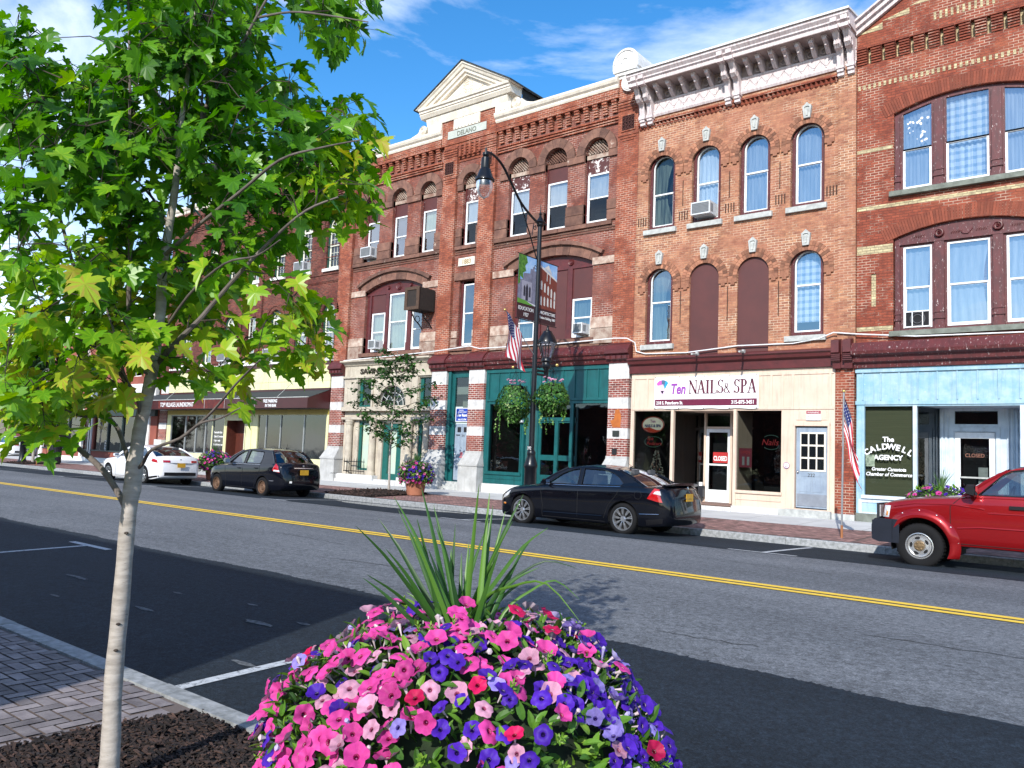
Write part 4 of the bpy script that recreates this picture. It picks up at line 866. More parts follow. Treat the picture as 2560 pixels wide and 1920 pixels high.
for r in (.10, .19, .27): mb.lathe([(r, 0), (r+.015, -.03), (r+.035, 0)], c, 24, 'y')
for k in range(12): a = k*PI/6; mb.tube([(c[0]+.1*math.cos(a), c[1]-.015, c[2]+.1*math.sin(a)), (c[0]+.27*math.cos(a), c[1]-.015, c[2]+.27*math.sin(a))], .01, 4)
for s_ in (-1, 1):
    mb.lathe([(.06, 0), (.08, -.03), (.10, 0)], (px+s_*.75, YP-.05, 15.40), 14, 'y'); mb.tube([(px+s_*(.33+.42*i/6), YP-.06, 15.52-.14*math.sin(i/6*PI)) for i in range(7)], .018, 5)
mb.build('pediment_ornament', MT['cream'], ped)
mb = MB()
for s_ in (-1, 1):
    ex = pl-.05 if s_ < 0 else pr_+.05
    mb.add([(ex, YP-.50, pz-.01), (px, YP-.50, pa+.05), (px, YP+2.6, pa+.05), (ex, YP+2.6, pz-.01), (ex, YP-.50, pz-.06), (px, YP-.50, pa+.0), (px, YP+2.6, pa+.0), (ex, YP+2.6, pz-.06)], [(0, 1, 2, 3), (4, 7, 6, 5), (0, 4, 5, 1), (2, 6, 7, 3), (0, 3, 7, 4)])
mb.add([(pr_-.1, YP+.4, 14.1), (pr_-.1, YP+2.6, 14.1), (pr_-.1, YP+2.6, pz), (pr_-.1, YP+.4, pz), (pl+.1, YP+.4, 14.1), (pl+.1, YP+2.6, 14.1), (pl+.1, YP+2.6, pz), (pl+.1, YP+.4, pz)], [(0, 1, 2, 3), (4, 5, 6, 7)])
mb.build('gable_roof', MT['roof'], dl)
mb = MB().box(-21.56, -19.6, YP-.06, YP-.02, 13.72, 14.03); pq = mb.build('name_plaque', M_('grey_green_stone', (.44, .47, .43), .9, sc=4, kind='P'), dl)
text('DELANO', .26, (-20.58, YP-.062, 13.775), M_('carved_shadow_grey', (.17, .18, .15), .9), pq, sx=.95, ext=.008, bold=.004)
mb = MB().box(-20.84, -20.03, YQ-.04, YQ, 8.68, 8.98); pq = mb.build('date_plaque', MT['cream'], dl); text('1883', .26, (-20.43, YQ-.044, 8.735), M_('date_brown', (.30, .22, .10), .8), pq, sx=.9, ext=.006, bold=.004)
# acroterion on the right pier
mb = MB(); mb.box(-13.86, XD1-.05, YP-.02, YP+.9, 14.1, 14.22); mb.box(-13.98, -13.22, YP-.08, YP+.85, 14.20, 14.30); mb.box(-14.04, -13.17, YP-.13, YP+.95, 14.30, 14.40)
mb.box(-14.08, -13.13, YP-.10, YP+1.0, 14.40, 14.58)
P = [(-14.08, 14.58), (-13.13, 14.58)]+[(-13.605+.475*math.cos(PI*i/16), 14.60+.475*math.sin(PI*i/16)) for i in range(17)]
mb.wall(P, [], YP-.10, YP+1.0)
for r in (.12, .38): mb.lathe([(r, -.10), (r+.015, -.14), (r+.05, -.10)], (-13.605, YP, 14.60), 20, 'y', 0, PI)
for k in range(1, 6): a = PI*k/6; mb.tube([(-13.605+.14*math.cos(a), YP-.11, 14.6+.14*math.sin(a)), (-13.605+.37*math.cos(a), YP-.11, 14.6+.37*math.sin(a))], .014, 4)
mb.build('acroterion', MT['white'], dl)
mb = MB(); mb.lathe([(.30, -.12), (.30, .2)], (-13.42, YP, 13.88), 20, 'y'); mb.lathe([(.001, -.12), (.30, -.12)], (-13.42, YP, 13.88), 20, 'y')
for r in (.08, .15, .22): mb.lathe([(r, -.12), (r+.02, -.15), (r+.05, -.12)], (-13.42, YP, 13.88), 20, 'y')
mb.build('scroll', MT['white'], dl)
# stone arches and blocks
mb = MB(); mb.rn = .5
for a, b in CWIN+AWIN+BWIN:
    xc, r = (a+b)/2, (b-a)/2; ro = .80 if (a, b) in CWIN else (.76 if (a, b) in AWIN else .70)
    mb.cut(); voussoirs(mb, xc, ZS, r, ro, R(92), 7, YQ-.09, YQ+.05, .012, .015)
for grp, e0, e1 in ((CWIN, -19.10, -13.90), (AWIN, -26.95, -21.80), (BWIN, -21.04, -19.88)):
    mb.cut()
    edges = [e0]+[v for ab in grp for v in ab]+[e1]
    for k in range(0, len(edges), 2):
        x0, x1 = edges[k], edges[k+1]
        if k == 0: x0 = max(x0, x1-.40)
        if k == len(edges)-2: x1 = min(x1, x0+.40)
        mb.rn = rng.random(); mb.box(x0, x1, YQ-.075, YQ+.25, 11.62, ZS)                     # impost
        x0, x1 = edges[k], edges[k+1]
        for z0, z1 in ((9.47, 9.80), (9.82, 10.15)):                                          # quoins
            mb.rn = rng.random(); d = .06*(rng.random()-.3)
            xa, xb = x0, x1
            if k == 0: xa = max(x0, x1-.62-d)
            if k == len(edges)-2: xb = min(x1, x0+.62+d)
            mb.box(xa, xb, YQ-.06-.03*rng.random(), YQ+.25, z0, z1)
    x = e0
    while x < e1-.2: l = .7+rng.random()*.5; x2 = min(e1, x+l); mb.rn = rng.random(); mb.box(x+.004, x2-.004, YQ-.08-.03*rng.random(), YQ+.2, 9.30+.02*rng.random(), 9.45); x = x2
    for z in (9.13, 9.22): mb.rn = .1; mb.box(e0, e1, YQ-.03, YQ+.01, z, z+.045)
for (a, b), e0, e1 in ((BIGC, -19.10, -13.90), (BIGA, -26.95, -21.80)):
    mb.cut(); xc, zc, r, an = archpos(a, b, 8.17, .37); voussoirs(mb, xc, zc, r+.0, r+.34, an+.035, 13, YQ-.05, YQ+.05, .01, .01)
    voussoirs(mb, xc, zc, r+.345, r+.47, an+.065, 5, YQ-.15, YQ+.05, .004)
mb.cut().box(-20.76-.25, -20.01+.15, YQ-.06, YQ+.2, 8.13, 8.42)
mb.build('stone_arch', MT['brown'], dl)
mb = MB()
for (a, b), e0, e1 in ((BIGC, -19.10, -13.90), (BIGA, -26.95, -21.80)):
    for xa, xb in ((e0, a-.0), (b+.0, e1)):
        mb.cut(); mb.rn = .9; mb.box(xa, xb, YQ-.05, YQ+.2, 8.02, 8.26)
        mb.cut(); mb.rn = .95; mb.box(xa, xb, YQ-.06, YQ+.2, 5.90, 6.25); mb.rn = .3; mb.box(xa, xb, YQ-.07, YQ+.2, 5.38, 5.88)
for xa, xb in ((-21.05, -20.77), (-20.0, -19.88)):
    mb.cut(); mb.rn = .9; mb.box(xa, xb, YQ-.04, YQ+.2, 5.95, 6.2); mb.rn = .4; mb.box(xa, xb, YQ-.05, YQ+.2, 5.45, 5.9)
mb.build('quoin_blocks', MT['brownl'], dl)
mb = MB()
for (a, b) in (BIGC, BIGA, (-20.9, -19.9)): mb.cut().box(a-.15, b+.15, YQ-.12, YQ+.25, 5.44, 5.59); mb.box(a-.35, b+.35, YQ-.05, YQ+.2, 5.26, 5.43)
mb.build('stone_sill', MT['brown'], dl)
# lattice tympana and brown boards
for i, (a, b) in enumerate(CWIN+BWIN+AWIN):
    xc, r = (a+b)/2, (b-a)/2; bm = MT['boardf'] if (a, b) in (CWIN[0], CWIN[2], BWIN[0]) else MT['board']
    mb = MB(); y = YQ+.14; mb.box(a, b, y-.03, y+.1, 11.72, 11.86)
    nn = 9
    for k in range(-nn, nn):
        for s_ in (-1, 1):
            # diagonal lath clipped to the half disc
            pts = []
            for q in range(41):
                u = -r+2*r*q/40; z = (k*.11)+s_*u
                if z > 0.0 and u*u+z*z < (r-.01)**2: pts.append((u, z))
            if len(pts) > 1: (u0, z0), (u1, z1) = pts[0], pts[-1]; mb.tube([(xc+u0, y+.02*s_, 11.87+z0), (xc+u1, y+.02*s_, 11.87+z1)], .020, 4)
    lt = mb.build('lattice', MT['brownl'] if i % 3 != 1 else MT['brown'], dl); MB().quad((a, y+.12, 11.8), (b, y+.12, 11.8), (b, y+.12, 12.36), (a, y+.12, 12.36)).build('dark_void', MT['dark'], lt)
    MB().box(a+.0, b-.0, YQ+.16, YQ+.22, 11.18, 11.72).build('board', bm, dl)
    MB().box(a+.0, a+.04, YQ+.12, YQ+.2, 9.46, 11.72).build('jamb', MT['maroon2'], dl)
for (a, b), cm, kw in zip(CWIN+BWIN+AWIN, [MT['room'], MT['room'], MT['room'], MT['room'], MT['purp'], MT['purp'], MT['ycur']], [{'low': MT['bcur']}]*4+[{}, {}, {'half': 10.35}]):
    sash(dl, a+.045, b-.005, 9.50, 11.19, YQ+.14, MT['sash'], cm, w=.055, rail=.5, **kw)
ac_unit(-26.18, -25.55, 9.60, 10.02, YQ+.1, 'air conditioner in the leftmost top floor window of the gabled building', .45)
# big arched windows
def bigwin(a, b, kind):
    xc, zc, r, an = archpos(a, b, 8.17, .37); y = YQ+.13
    L, Rr = a+.16, b-.0
    if kind == 'A': wins = [(-25.72, -24.93, 5.66, 7.26), (-24.69, -23.63, 5.66, 8.0), (-23.35, -22.72, 5.66, 7.26)]
    else: wins = [(-17.98, -17.2, 5.66, 6.95), (-15.62, -14.82, 5.66, 6.97)]
    mb = MB(); mb.wall(arch(a, b, 5.60, 8.17, .37), [rect(x0, x1, z0, z1) for x0, x1, z0, z1 in wins], y, y+.06)
    if kind == 'A':
        for x0, x1 in ((-24.92, -24.70), (-23.62, -23.36), (-25.9, -25.76)): mb.box(x0+.02, x1-.02, y-.05, y, 5.6, 8.05); mb.box(x0, x1, y-.07, y, 5.6, 5.95)
        mb.box(a, b, y-.04, y, 8.02, 8.09)
        for x, rr_ in ((-24.8, .09), (-24.2, .17), (-23.5, .09)): mb.lathe([(.001, -.05), (rr_*.5, -.06), (rr_*.6, -.03), (rr_*.8, -.05), (rr_, 0)], (x, y, 8.28), 16, 'y')
    else:
        for x0, x1 in ((-17.15, -16.93), (-15.85, -15.62), (-18.0, -17.9)): mb.box(x0+.02, x1-.02, y-.05, y, 5.6, 8.05); mb.box(x0, x1, y-.07, y, 5.6, 5.95)
        mb.box(a, b, y-.04, y, 8.02, 8.09)
        for x in (-16.95, -15.74): mb.lathe([(.001, -.05), (.05, -.06), (.07, -.03), (.10, -.05), (.12, 0)], (x, y, 8.25), 16, 'y')
    big_ = mb.build('window_surround', MT['maroon'], dl)
    pn = [(-25.70, -24.95, 7.29, 8.0), (-23.33, -22.72, 7.29, 8.0)] if kind == 'A' else [(-17.88, -17.18, 6.98, 7.98), (-16.90, -15.88, 5.63, 7.98), (-15.60, -14.80, 7.0, 7.98)]
    mb = MB()
    for p in pn: mb.cut().box(p[0], p[1], y-.012, y+.01, p[2], p[3])
    mb.build('infill_board', MT['board'], big_)
    for k, (x0, x1, z0, z1) in enumerate(wins):
        sash(dl, x0, x1, z0, z1, y-.02, MT['sash'], [MT['ycur'], MT['ycur'], MT['room']][k] if kind == 'A' else MT['gcur'], w=.06, rail=.5, gather=.3)
bigwin(*BIGA, 'A'); bigwin(*BIGC, 'C')
sash(dl, -20.63, -20.02, 5.66, 7.99, YQ+.13, MT['sash'], MT['room'], w=.05, rail=.52)
MB().box(-20.74, -20.64, YQ+.1, YQ+.2, 5.63, 8.12).build('jamb', MT['maroon'], dl)
ac_unit(-25.36, -24.97, 5.72, 6.08, YQ+.1, 'air conditioner in the arched window above the savings and loan front', .45)
ac_unit(-15.28, -14.90, 5.72, 6.06, YQ+.1, 'air conditioner in the arched window above the teal shopfront', .45)
# wooden box on iron brackets
t = thing('bay_box', (-22.3, YQ-.6, 7.0), 'dark weathered wooden box on curly iron brackets on the brick wall', 'wooden box')
mb = MB(); mb.box(-22.72, -21.98, 21.35, 22.2, 7.02, 7.86); mb.build('box', M_('charred_wood', (.03, .02, .016), .9, c2=(.01, .008, .007), sc=7, kind='P', stretch=(8, 8, 1)), t)
MB().wall(rect(-22.74, -21.96, 7.0, 7.88), [rect(-22.60, -22.10, 7.12, 7.76)], 21.32, 21.36).build('front_frame', MT['wood'], t)
for x in (-22.62, -22.08):
    mb = MB(); mb.tube([(x, 22.2, 6.4), (x, 22.05, 6.55), (x, 21.8, 6.7), (x, 21.6, 6.98)], .025, 6); mb.tube([(x, 21.95+.12*math.cos(a/8*PI), 6.75+.12*math.sin(a/8*PI)) for a in range(17)], .016, 6); mb.build('iron_bracket', MT['black'], t)
# ---- ground floor
mb = MB(); slp = [(YP+.3, 4.68), (YP-.04, 4.68), (YP-.08, 4.80), (YP-.16, 4.84), (YP-.18, 4.93), (YP-.24, 4.96), (YP-.26, 5.02), (YP-.0, 5.30), (YP+.3, 5.30)]
prof(mb, -21.0, -19.88, slp); mb.cut(); prof(mb, -19.12, -13.9, slp); mb.build('shop_cornice', MT['maroon2'], dl)
for a, b in ((-27.75, -26.95), (-21.80, -21.0), (-19.90, -19.12), (-13.92, -13.14)):
    mb = MB(); P = lambda o: [(YP+.2, 4.68), (YP-.08, 4.68), (YP-.10, 4.76), (YP-.18, 4.80), (YP-.18, 4.92), (YP-.28, 4.97), (YP-.28, 5.06), (YP-.16, 5.22), (YP, 5.34), (YP+.2, 5.34)]
    prof(mb, a-.04, b+.04, P(0))
    for k in range(4): x = a+.08+k*(b-a-.16)/3; mb.box(x-.06, x+.06, YP-.23, YP-.10, 4.80, 4.90)
    mb.build('pier_cap', MT['maroon'], dl)
    for z0, z1, mt, nm in ((4.18, 4.68, 'wstone', 'pier_stone'), (3.58, 4.18, 'brick_g', 'pier_brick'), (3.24, 3.58, 'wstone', 'pier_stone'), (2.62, 3.24, 'brick_g', 'pier_brick'), (2.29, 2.62, 'wstone', 'pier_stone'), (1.74, 2.29, 'brick_g', 'pier_brick')):
        q = MB(); q.box(a+.02, b-.02, YP-.05, YP+.35, z0, z1)
        q.build(nm, MT[mt], dl)
    q = MB(); q.box(a-.0, b+.0, YP-.07, YP+.35, 1.66, 1.74); q.loft([[(a-.0, YP-.07, 1.66), (b, YP-.07, 1.66), (b, YP+.35, 1.66), (a, YP+.35, 1.66)], [(a-.08, YP-.34, 1.26), (b+.06, YP-.34, 1.26), (b+.06, YP+.35, 1.26), (a-.08, YP+.35, 1.26)]], close=True); q.box(a-.09, b+.07, YP-.36, YP+.35, 1.20, 1.26); q.box(a-.07, b+.05, YP-.33, YP+.35, .2, 1.20); q.build('pier_base', M_('pier_base_stone', (.44, .44, .43), .85, grime=.6, c2=(.33, .33, .32), sc=3, kind='P', bmp=.2), dl)
orange = M_('orange_stain_paint', (.42, .12, .02), .8, c2=(.32, .085, .015), sc=6, kind='P')
MB().wall([(-13.70, 2.64), (-13.42, 2.64), (-13.40, 3.0), (-13.48, 3.22), (-13.62, 3.2), (-13.66, 2.9), (-13.80, 2.85)], [], YP-.055, YP-.045).build('orange_paint_patch', orange, dl)
t = tag(MB().box(-13.68, -13.45, YP-.09, YP-.05, 2.36, 2.54).build('wall_plaque', M_('bronze_plaque', (.03, .035, .03), .4)), 'small dark bronze plaque on the white band of the right brick pier', 'plaque')
t = tag(MB().box(-13.68, -13.52, YP-.10, YP-.05, 1.80, 1.98).build('meter_box', M_('black_box', (.012, .012, .014), .5)), 'small black box on the lower brick of the pier beside the nail shop', 'box')
# teal shopfront, bay C
te = MB(); y = YP+.02
te.wall(rect(-19.10, -13.86, .62, 4.66), [rect(-18.87, -17.42, 1.02, 3.44), [(-17.30, .64), (-15.40, .64), (-15.40, 3.44), (-17.30, 3.44)], rect(-15.28, -13.90, 1.02, 3.44)], y, y+.12)
te.box(-19.02, -13.88, y-.05, y, 4.53, 4.60); te.box(-19.02, -13.88, y-.05, y, 3.52, 3.60); te.box(-19.0, -17.35, y-.05, y+.02, .95, 1.03); te.box(-15.35, -13.88, y-.05, y+.02, .95, 1.03); te.box(-19.0, -17.35, y-.02, y, .80, .83)
for x in [-18.95+.463*k for k in range(12)]: te.box(x-.018, x+.018, y-.03, y, 3.6, 4.53)
for a, b in ((-18.87, -17.42), (-15.28, -13.90)): te.wall(rect(a-.04, b+.02, .98, 3.50), [rect(a+.02, b-.02, 1.06, 3.42)], y-.03, y)
tshop = te.build('shopfront', MT['teal'], dl)
yr2 = YP+.42
te = MB(); te.wall(rect(-17.02, -15.35, .64, 3.46), [rect(-16.90, -15.43, 2.98, 3.42), rect(-16.86, -16.27, 1.70, 2.80), rect(-16.13, -15.43, 1.70, 2.80), rect(-16.86, -16.27, 1.02, 1.52), rect(-16.13, -15.43, 1.02, 1.52)], yr2, yr2+.06)
te.box(-16.27, -16.13, yr2-.03, yr2, .64, 2.9); te.box(-16.98, -15.4, yr2-.04, yr2, 2.86, 2.97); te.box(-17.03, -16.97, yr2-.03, yr2+.05, .64, 3.46)
te.add([(-17.36, y+.08, .64), (-17.02, yr2, .64), (-17.02, yr2, 3.46), (-17.36, y+.08, 3.46)], [(0, 1, 2, 3)]); te.box(-17.36, -15.36, y+.1, yr2+.1, 3.445, 3.5); te.build('double_door', MT['teal'], tshop)
pn = MB(); pn.quad((-18.87, y+.05, 1.02), (-17.42, y+.05, 1.02), (-17.42, y+.05, 3.44), (-18.87, y+.05, 3.44)); pn.cut().quad((-15.28, y+.05, 1.02), (-13.9, y+.05, 1.02), (-13.9, y+.05, 3.44), (-15.28, y+.05, 3.44)); pn.cut().quad((-16.9, yr2+.03, .9), (-15.43, yr2+.03, .9), (-15.43, yr2+.03, 3.42), (-16.9, yr2+.03, 3.42)); pn.build('shop_window_pane', MT['glassd'], tshop)
MB().box(-19.2, -13.8, 25.4, 25.5, .4, 4.0).box(-18.98, -18.94, 22.25, 25.5, .4, 4).box(-13.86, -13.80, 22.3, 25.5, .4, 4).box(-19.1, -13.86, 22.6, 25.5, 3.5, 3.55).box(-19.1, -13.86, 22.3, 25.5, .60, .64).build('shop_interior', MT['dark'], tshop)
MB().box(-19.06, -13.92, YP-.05, YP+.4, .2, .62).build('stone_step', MT['wstone'], dl)
t = tag(MB().box(-17.45, -17.30, y-.15, y-.05, 2.78, 2.86).build('security_camera', MT['sash']), 'small white security camera on the teal post between the shop windows', 'camera')
# bay B : door 216
te = MB(); te.wall(rect(-21.0, -19.86, .58, 4.66), [rect(-20.70, -19.92, 2.95, 4.44), rect(-20.66, -19.90, .62, 2.76)], YP+.12, YP+.2); te.box(-20.98, -20.84, YP+.02, YP+.13, .58, 4.66)
te.build('door_frame', MT['teal'], dl)
MB().quad((-20.7, YP+.17, 2.95), (-19.92, YP+.17, 2.95), (-19.92, YP+.17, 4.44), (-20.7, YP+.17, 4.44)).build('transom_pane', MT['glassd'], dl)
mb = MB(); mb.quad((-20.72, YP+.6, 2.9), (-19.9, YP+.6, 2.9), (-19.9, YP+.6, 3.9), (-20.72, YP+.6, 3.9)); mb.box(-20.7, -19.9, YP+.24, YP+.28, 3.82, 4.1); mb.build('stair_wall', M_('pale_stair_wall', (.36, .38, .33), .9, kind='P'), dl)
D = door(dl, -20.63, -19.93, .66, 2.74, YP+.15, MT['gdoor'], [], panels=[(-20.54, -20.34, 1.40, 2.35), (-20.20, -20.0, 1.40, 2.35), (-20.54, -20.34, .78, 1.28), (-20.20, -20.0, .78, 1.28)])
mb = MB(); mb.box(-20.50, -20.34, YP+.13, YP+.16, 2.42, 2.60); mb.box(-20.19, -20.03, YP+.13, YP+.16, 2.42, 2.60); mb.box(-20.56, -20.38, YP+.135, YP+.15, 2.29, 2.325); mb.build('door_lights', MT['dark'], D)
text('216', .12, (-20.22, YP+.145, 2.25), MT['letter'], D, 'door_number', ext=.003, sx=.8)
MB().lathe([(.001, -.003), (.07, -.003), (.07, .01)], (-20.27, YP+.14, 1.62), 16, 'y').box(-20.36, -20.18, YP+.135, YP+.15, 1.48, 1.53).build('sticker', M_('sticker_pink', (.5, .12, .14), .5), D)
MB().box(-21.02, -19.88, YP-.12, YP+.4, .2, .60).build('stone_step', MT['stone'], dl)
t = thing('rent_sign', (-20.25, YP+.05, 2.82), 'blue and white Apartment For Rent sign above the grey numbered door', 'sign')
MB().box(-20.57, -19.92, YP+.08, YP+.1, 2.80, 3.30).build('sign_board', M_('sign_blue', (.015, .05, .34), .5), t); MB().wall(rect(-20.575, -19.915, 2.795, 3.305), [rect(-20.55, -19.94, 2.82, 3.28)], YP+.075, YP+.085).build('sign_border', MT['letw'], t)
text('For Rent', .135, (-20.245, YP+.078, 2.99), MT['letw'], t, bold=.006, sx=.95); text('APARTMENT', .075, (-20.245, YP+.078, 3.12), MT['letw'], t); text('646-512-0784', .085, (-20.245, YP+.078, 2.85), MT['letw'], t, sx=.85, bold=.002); text('Sanders', .07, (-20.3, YP+.078, 3.20), MT['letw'], t)
text('LAW OFFICES', .085, (-21.38, YP-.055, 2.50), MT['stone'], dl, 'painted_letters'); text('ATTORNEY', .075, (-21.38, YP-.055, 2.36), MT['stone'], dl, 'painted_letters')
# bay A : savings & loan stone front
lime = MT['lime']; y = YP+.02; XA0, XA1 = -26.93, -21.80; xc = -23.97
mb = MB()
fan = [(xc+.80*math.cos(PI*i/18), 3.42+.80*math.sin(PI*i/18)) for i in range(19)]
mb.wall(rect(XA0, XA1, 3.36, 4.62), [fan, rect(-26.05, -25.22, 3.37, 4.50), rect(-22.52, -21.82, 3.37, 4.50)], y, y+.15)
mb.wall(rect(XA0, XA1, .40, 3.20), [rect(-26.02, -25.2, .80, 2.80), rect(-24.55, -23.45, .44, 2.72), rect(-22.55, -21.84, 1.1, 2.85)], y+.1, y+.25)
mb.box(XA0, XA1, y-.14, y+.16, 3.20, 3.36); mb.box(XA0, XA1, y-.08, y+.16, 2.85, 2.95)
prof(mb, -27.0, -21.79, [(y, 4.60), (y-.03, 4.60), (y-.03, 5.05), (y-.10, 5.10), (y-.16, 5.16), (y-.28, 5.22), (y-.28, 5.28), (y, 5.30)])
prof(mb, -27.0, -21.79, [(y, 4.56), (y-.08, 4.56), (y-.08, 4.62), (y, 4.64)])
mb.lathe([(.80, -.06), (.88, -.09), (.98, -.06), (1.04, -.02), (1.04, .05)], (xc, y, 3.42), 26, 'y', 0, PI)
for k in range(60): x = -26.95+k*.086; mb.box(x, x+.05, y-.10, y-.02, 5.08, 5.12)
for x in (-26.1, -25.15, -22.6): mb.box(x-.05, x+.05, y-.05, y, 3.37, 4.55)
st = mb.build('stone_front', lime, dl)
mb = MB()
for x in (-26.43, -25.0, -22.9, -21.98): mb.cut().lathe([(.19, .62), (.19, .70), (.16, .74), (.15, .8), (.145, 1.5), (.13, 2.62), (.16, 2.66), (.17, 2.74), (.19, 2.76), (.19, 2.84)], (x, y-.02, 0), 20)
mb.build('column', lime, st, smooth=True)
mb = MB(); mb.box(XA0, -24.7, y-.22, y+.2, .3, .62); mb.box(-23.3, XA1, y-.22, y+.2, .3, .62); mb.box(-24.7, -23.3, y-.1, y+.3, .3, .48); mb.box(XA0-.2, XA1+.1, y-.30, y-.2, .25, .42); mb.build('stone_plinth', MT['wstone'], st)
text('SAVINGS & LOAN', .29, (-24.33, YP-.035, 4.73), M_('carved_letters', (.04, .03, .02), .9), st, bold=.008, width=3.15, ext=.02)
mb = MB()
for a, b, c, d in ((-26.02, -25.2, .80, 2.80), (-22.55, -21.84, 1.1, 2.85)): mb.wall(rect(a, b, c, d), [rect(a+.12, b-.06, c+.08, d-.06)], y+.16, y+.22)
for a, b, c, d in ((-26.05, -25.22, 3.37, 4.50), (-22.52, -21.82, 3.37, 4.50)): mb.wall(rect(a, b, c, d), [rect(a+.16, b-.05, c+.08, d-.05)], y+.1, y+.16)
mb.wall(rect(-24.55, -23.45, .44, 2.72), [rect(-24.28, -23.78, .72, 2.45)], y+.17, y+.24)
mb.build('green_joinery', M_('green_teal_joinery', (.006, .10, .085), .4, kind='P'), st)
mb = MB()
for a, b, c, d in ((-25.9, -25.26, .88, 2.74), (-22.43, -21.9, 1.18, 2.79), (-24.28, -23.78, .72, 2.45)): mb.cut().box(a, b, y+.26, y+.30, c, d)
mb.build('window_paper', M_('yellow_green_paper', (.45, .52, .38), .8, c2=(.38, .48, .42), sc=2, kind='P'), st)
mb = MB(); mb.wall(fan, [], y+.14, y+.14, back=False)
for a, b, c, d in ((-26.05, -25.22, 3.37, 4.50), (-22.52, -21.82, 3.37, 4.50)): mb.quad((a, y+.14, c), (b, y+.14, c), (b, y+.14, d), (a, y+.14, d))
mb.build('pane', MT['glassd'], st); MB().box(XA0, XA1, y+.6, y+.65, .5, 4.6).build('room_behind', MT['dark'], st)
mb = MB(); 
for k in range(7): a = PI*k/6; mb.tube([(xc+.22*math.cos(a), y+.12, 3.42+.22*math.sin(a)), (xc+.79*math.cos(a), y+.12, 3.42+.79*math.sin(a))], .016, 4)
for r in (.22, .5, .77): mb.lathe([(r, .10), (r+.03, .10), (r+.03, .13), (r, .13)], (xc, y, 3.42), 20, 'y', 0, PI)
mb.build('fanlight_bars', MT['stone'], st)
for a, b, nm in ((-26.45, -25.25, 'left'), (-22.75, -21.85, 'right')):
    t = thing('iron_railing', ((a+b)/2, y-.15, .62), 'low black spiked iron railing before the %s window of the stone savings front' % nm, 'railing', 'iron window railings')
    mb = MB(); n = 9
    for k in range(n): x = a+(b-a)*k/(n-1); mb.tube([(x, y-.18, .64), (x, y-.18, 1.18), (x, y-.18, 1.30)], [.011, .011, .002], 6)
    mb.build('bars', MT['black'], t); MB().box(a-.03, b+.03, y-.20, y-.16, .74, .77).box(a-.03, b+.03, y-.20, y-.16, 1.12, 1.15).build('rails', MT['black'], t)
# white conduit along the fronts
t = MB(); t.tube([(-27, YP-.06, 5.32), (-23.5, YP-.06, 5.40), (-21.4, YP-.3, 5.42), (-19.7, YP-.3, 5.52), (-19.4, YP-.1, 5.44), (-16, YP-.12, 5.42), (-13.55, YP-.3, 5.44), (-13.15, YP-.25, 5.42), (-12.98, YP-.05, 5.3), (-12.92, YP-.05, 5.02), (-12.6, YP-.05, 4.93), (-11.2, YP-.05, 4.90), (-9.6, YP-.05, 5.02), (-8, YP-.05, 5.0), (-7.3, YP-.1, 5.08), (-6.9, YP-.12, 5.22), (-6.3, YP-.12, 5.14), (-4.9, YP-.12, 5.0), (-2.6, YP-.1, 4.96), (-1.3, YP-.1, 4.96)], .019, 6)
tag(t.build('conduit_pipe', MT['sash']), 'thin white conduit running along the brick fronts above the shop cornices', 'pipe')
# ============================================================ RED PAINTED BUILDING (right)
XR0, XR1 = -6.36, -1.24; xm = -3.8
rd = thing('brick_building', (xm, YW, .3), 'red painted brick building with cream brick bands, wide arched windows and light blue shopfront', 'building')
yw = YW-.0
topz = lambda x: 13.42+.305*(min(x-XR0, XR1-x))
hu, hl = arch(-5.43, -2.15, 8.82, 10.92, .30), arch(-5.45, -2.13, 5.18, 7.58, .30)
slots = [rect(-6.09+.35*k, -5.985+.35*k, 12.46, 12.92) for k in range(14)]
mb = MB(); mb.wall([(XR0+.01, 4.6), (XR1, 4.6), (XR1, 13.42), (xm, 14.98), (XR0+.01, 13.42)], [hu, hl]+slots+[rect(-5.985, -5.865, 5.86, 6.72)], yw, yw+.24); mb.build('wall', MT['brick_r'], rd)
mb = MB(); mb.box(XR0+.01, XR1, YW+.3, YW+10, 4.3, 13.3); mb.build('side_walls', MT['brick_r'], rd)
mb = MB()
for s in slots: mb.box(s[0][0], s[1][0], yw+.13, yw+.18, s[0][1], s[2][1])
mb.box(-5.985, -5.865, yw+.03, yw+.12, 5.86, 6.72)
for z0, z1 in ((10.0, 10.10), (8.44, 8.54), (5.22, 5.33)): mb.box(XR0+.02, -5.46 if z0 != 8.44 else XR1, yw-.004, yw+.05, z0, z1)
mb.box(XR0+.02, -5.46, yw-.004, yw+.05, 7.25, 7.47)
for k in range(40): x = -6.32+.128*k; mb.box(x, x+.062, yw-.014, yw+.02, 11.76, 11.89)
for k in range(11): x = -4.47+.131*k; mb.box(x, x+.055, yw-.012, yw+.02, 13.19, 13.40)
for (a, b, z) in ((-6.34, -5.71, 13.33), (-5.71, -5.05, 13.56), (-5.05, -4.4, 13.76)):   # stepped cream gable bricks
    mb.wall([(a, z-.005), (b, z-.005), (b, topz(b)-.10), (a, max(z, topz(a)-.10))], [], yw-.006, yw+.02); mb.wall([(2*xm-b, z-.005), (2*xm-a, z-.005), (2*xm-a, max(z, topz(a)-.10)), (2*xm-b, topz(b)-.10)], [], yw-.006, yw+.02)
mb.build('cream_brickwork', MT['brick_w'], rd)
mb = MB()
for k in range(15):
    x0 = XR0+.02 if k == 0 else -5.985+.35*(k-1); x1 = -6.09+.35*k if k < 14 else XR1
    for q in range(7): mb.box(x0, x1, yw-.03-.016*q, yw+.01, 12.46+.066*q, 12.46+.066*q+.04)
mb.build('corbelled_courses', MT['brick_r'], rd)
mb = MB()
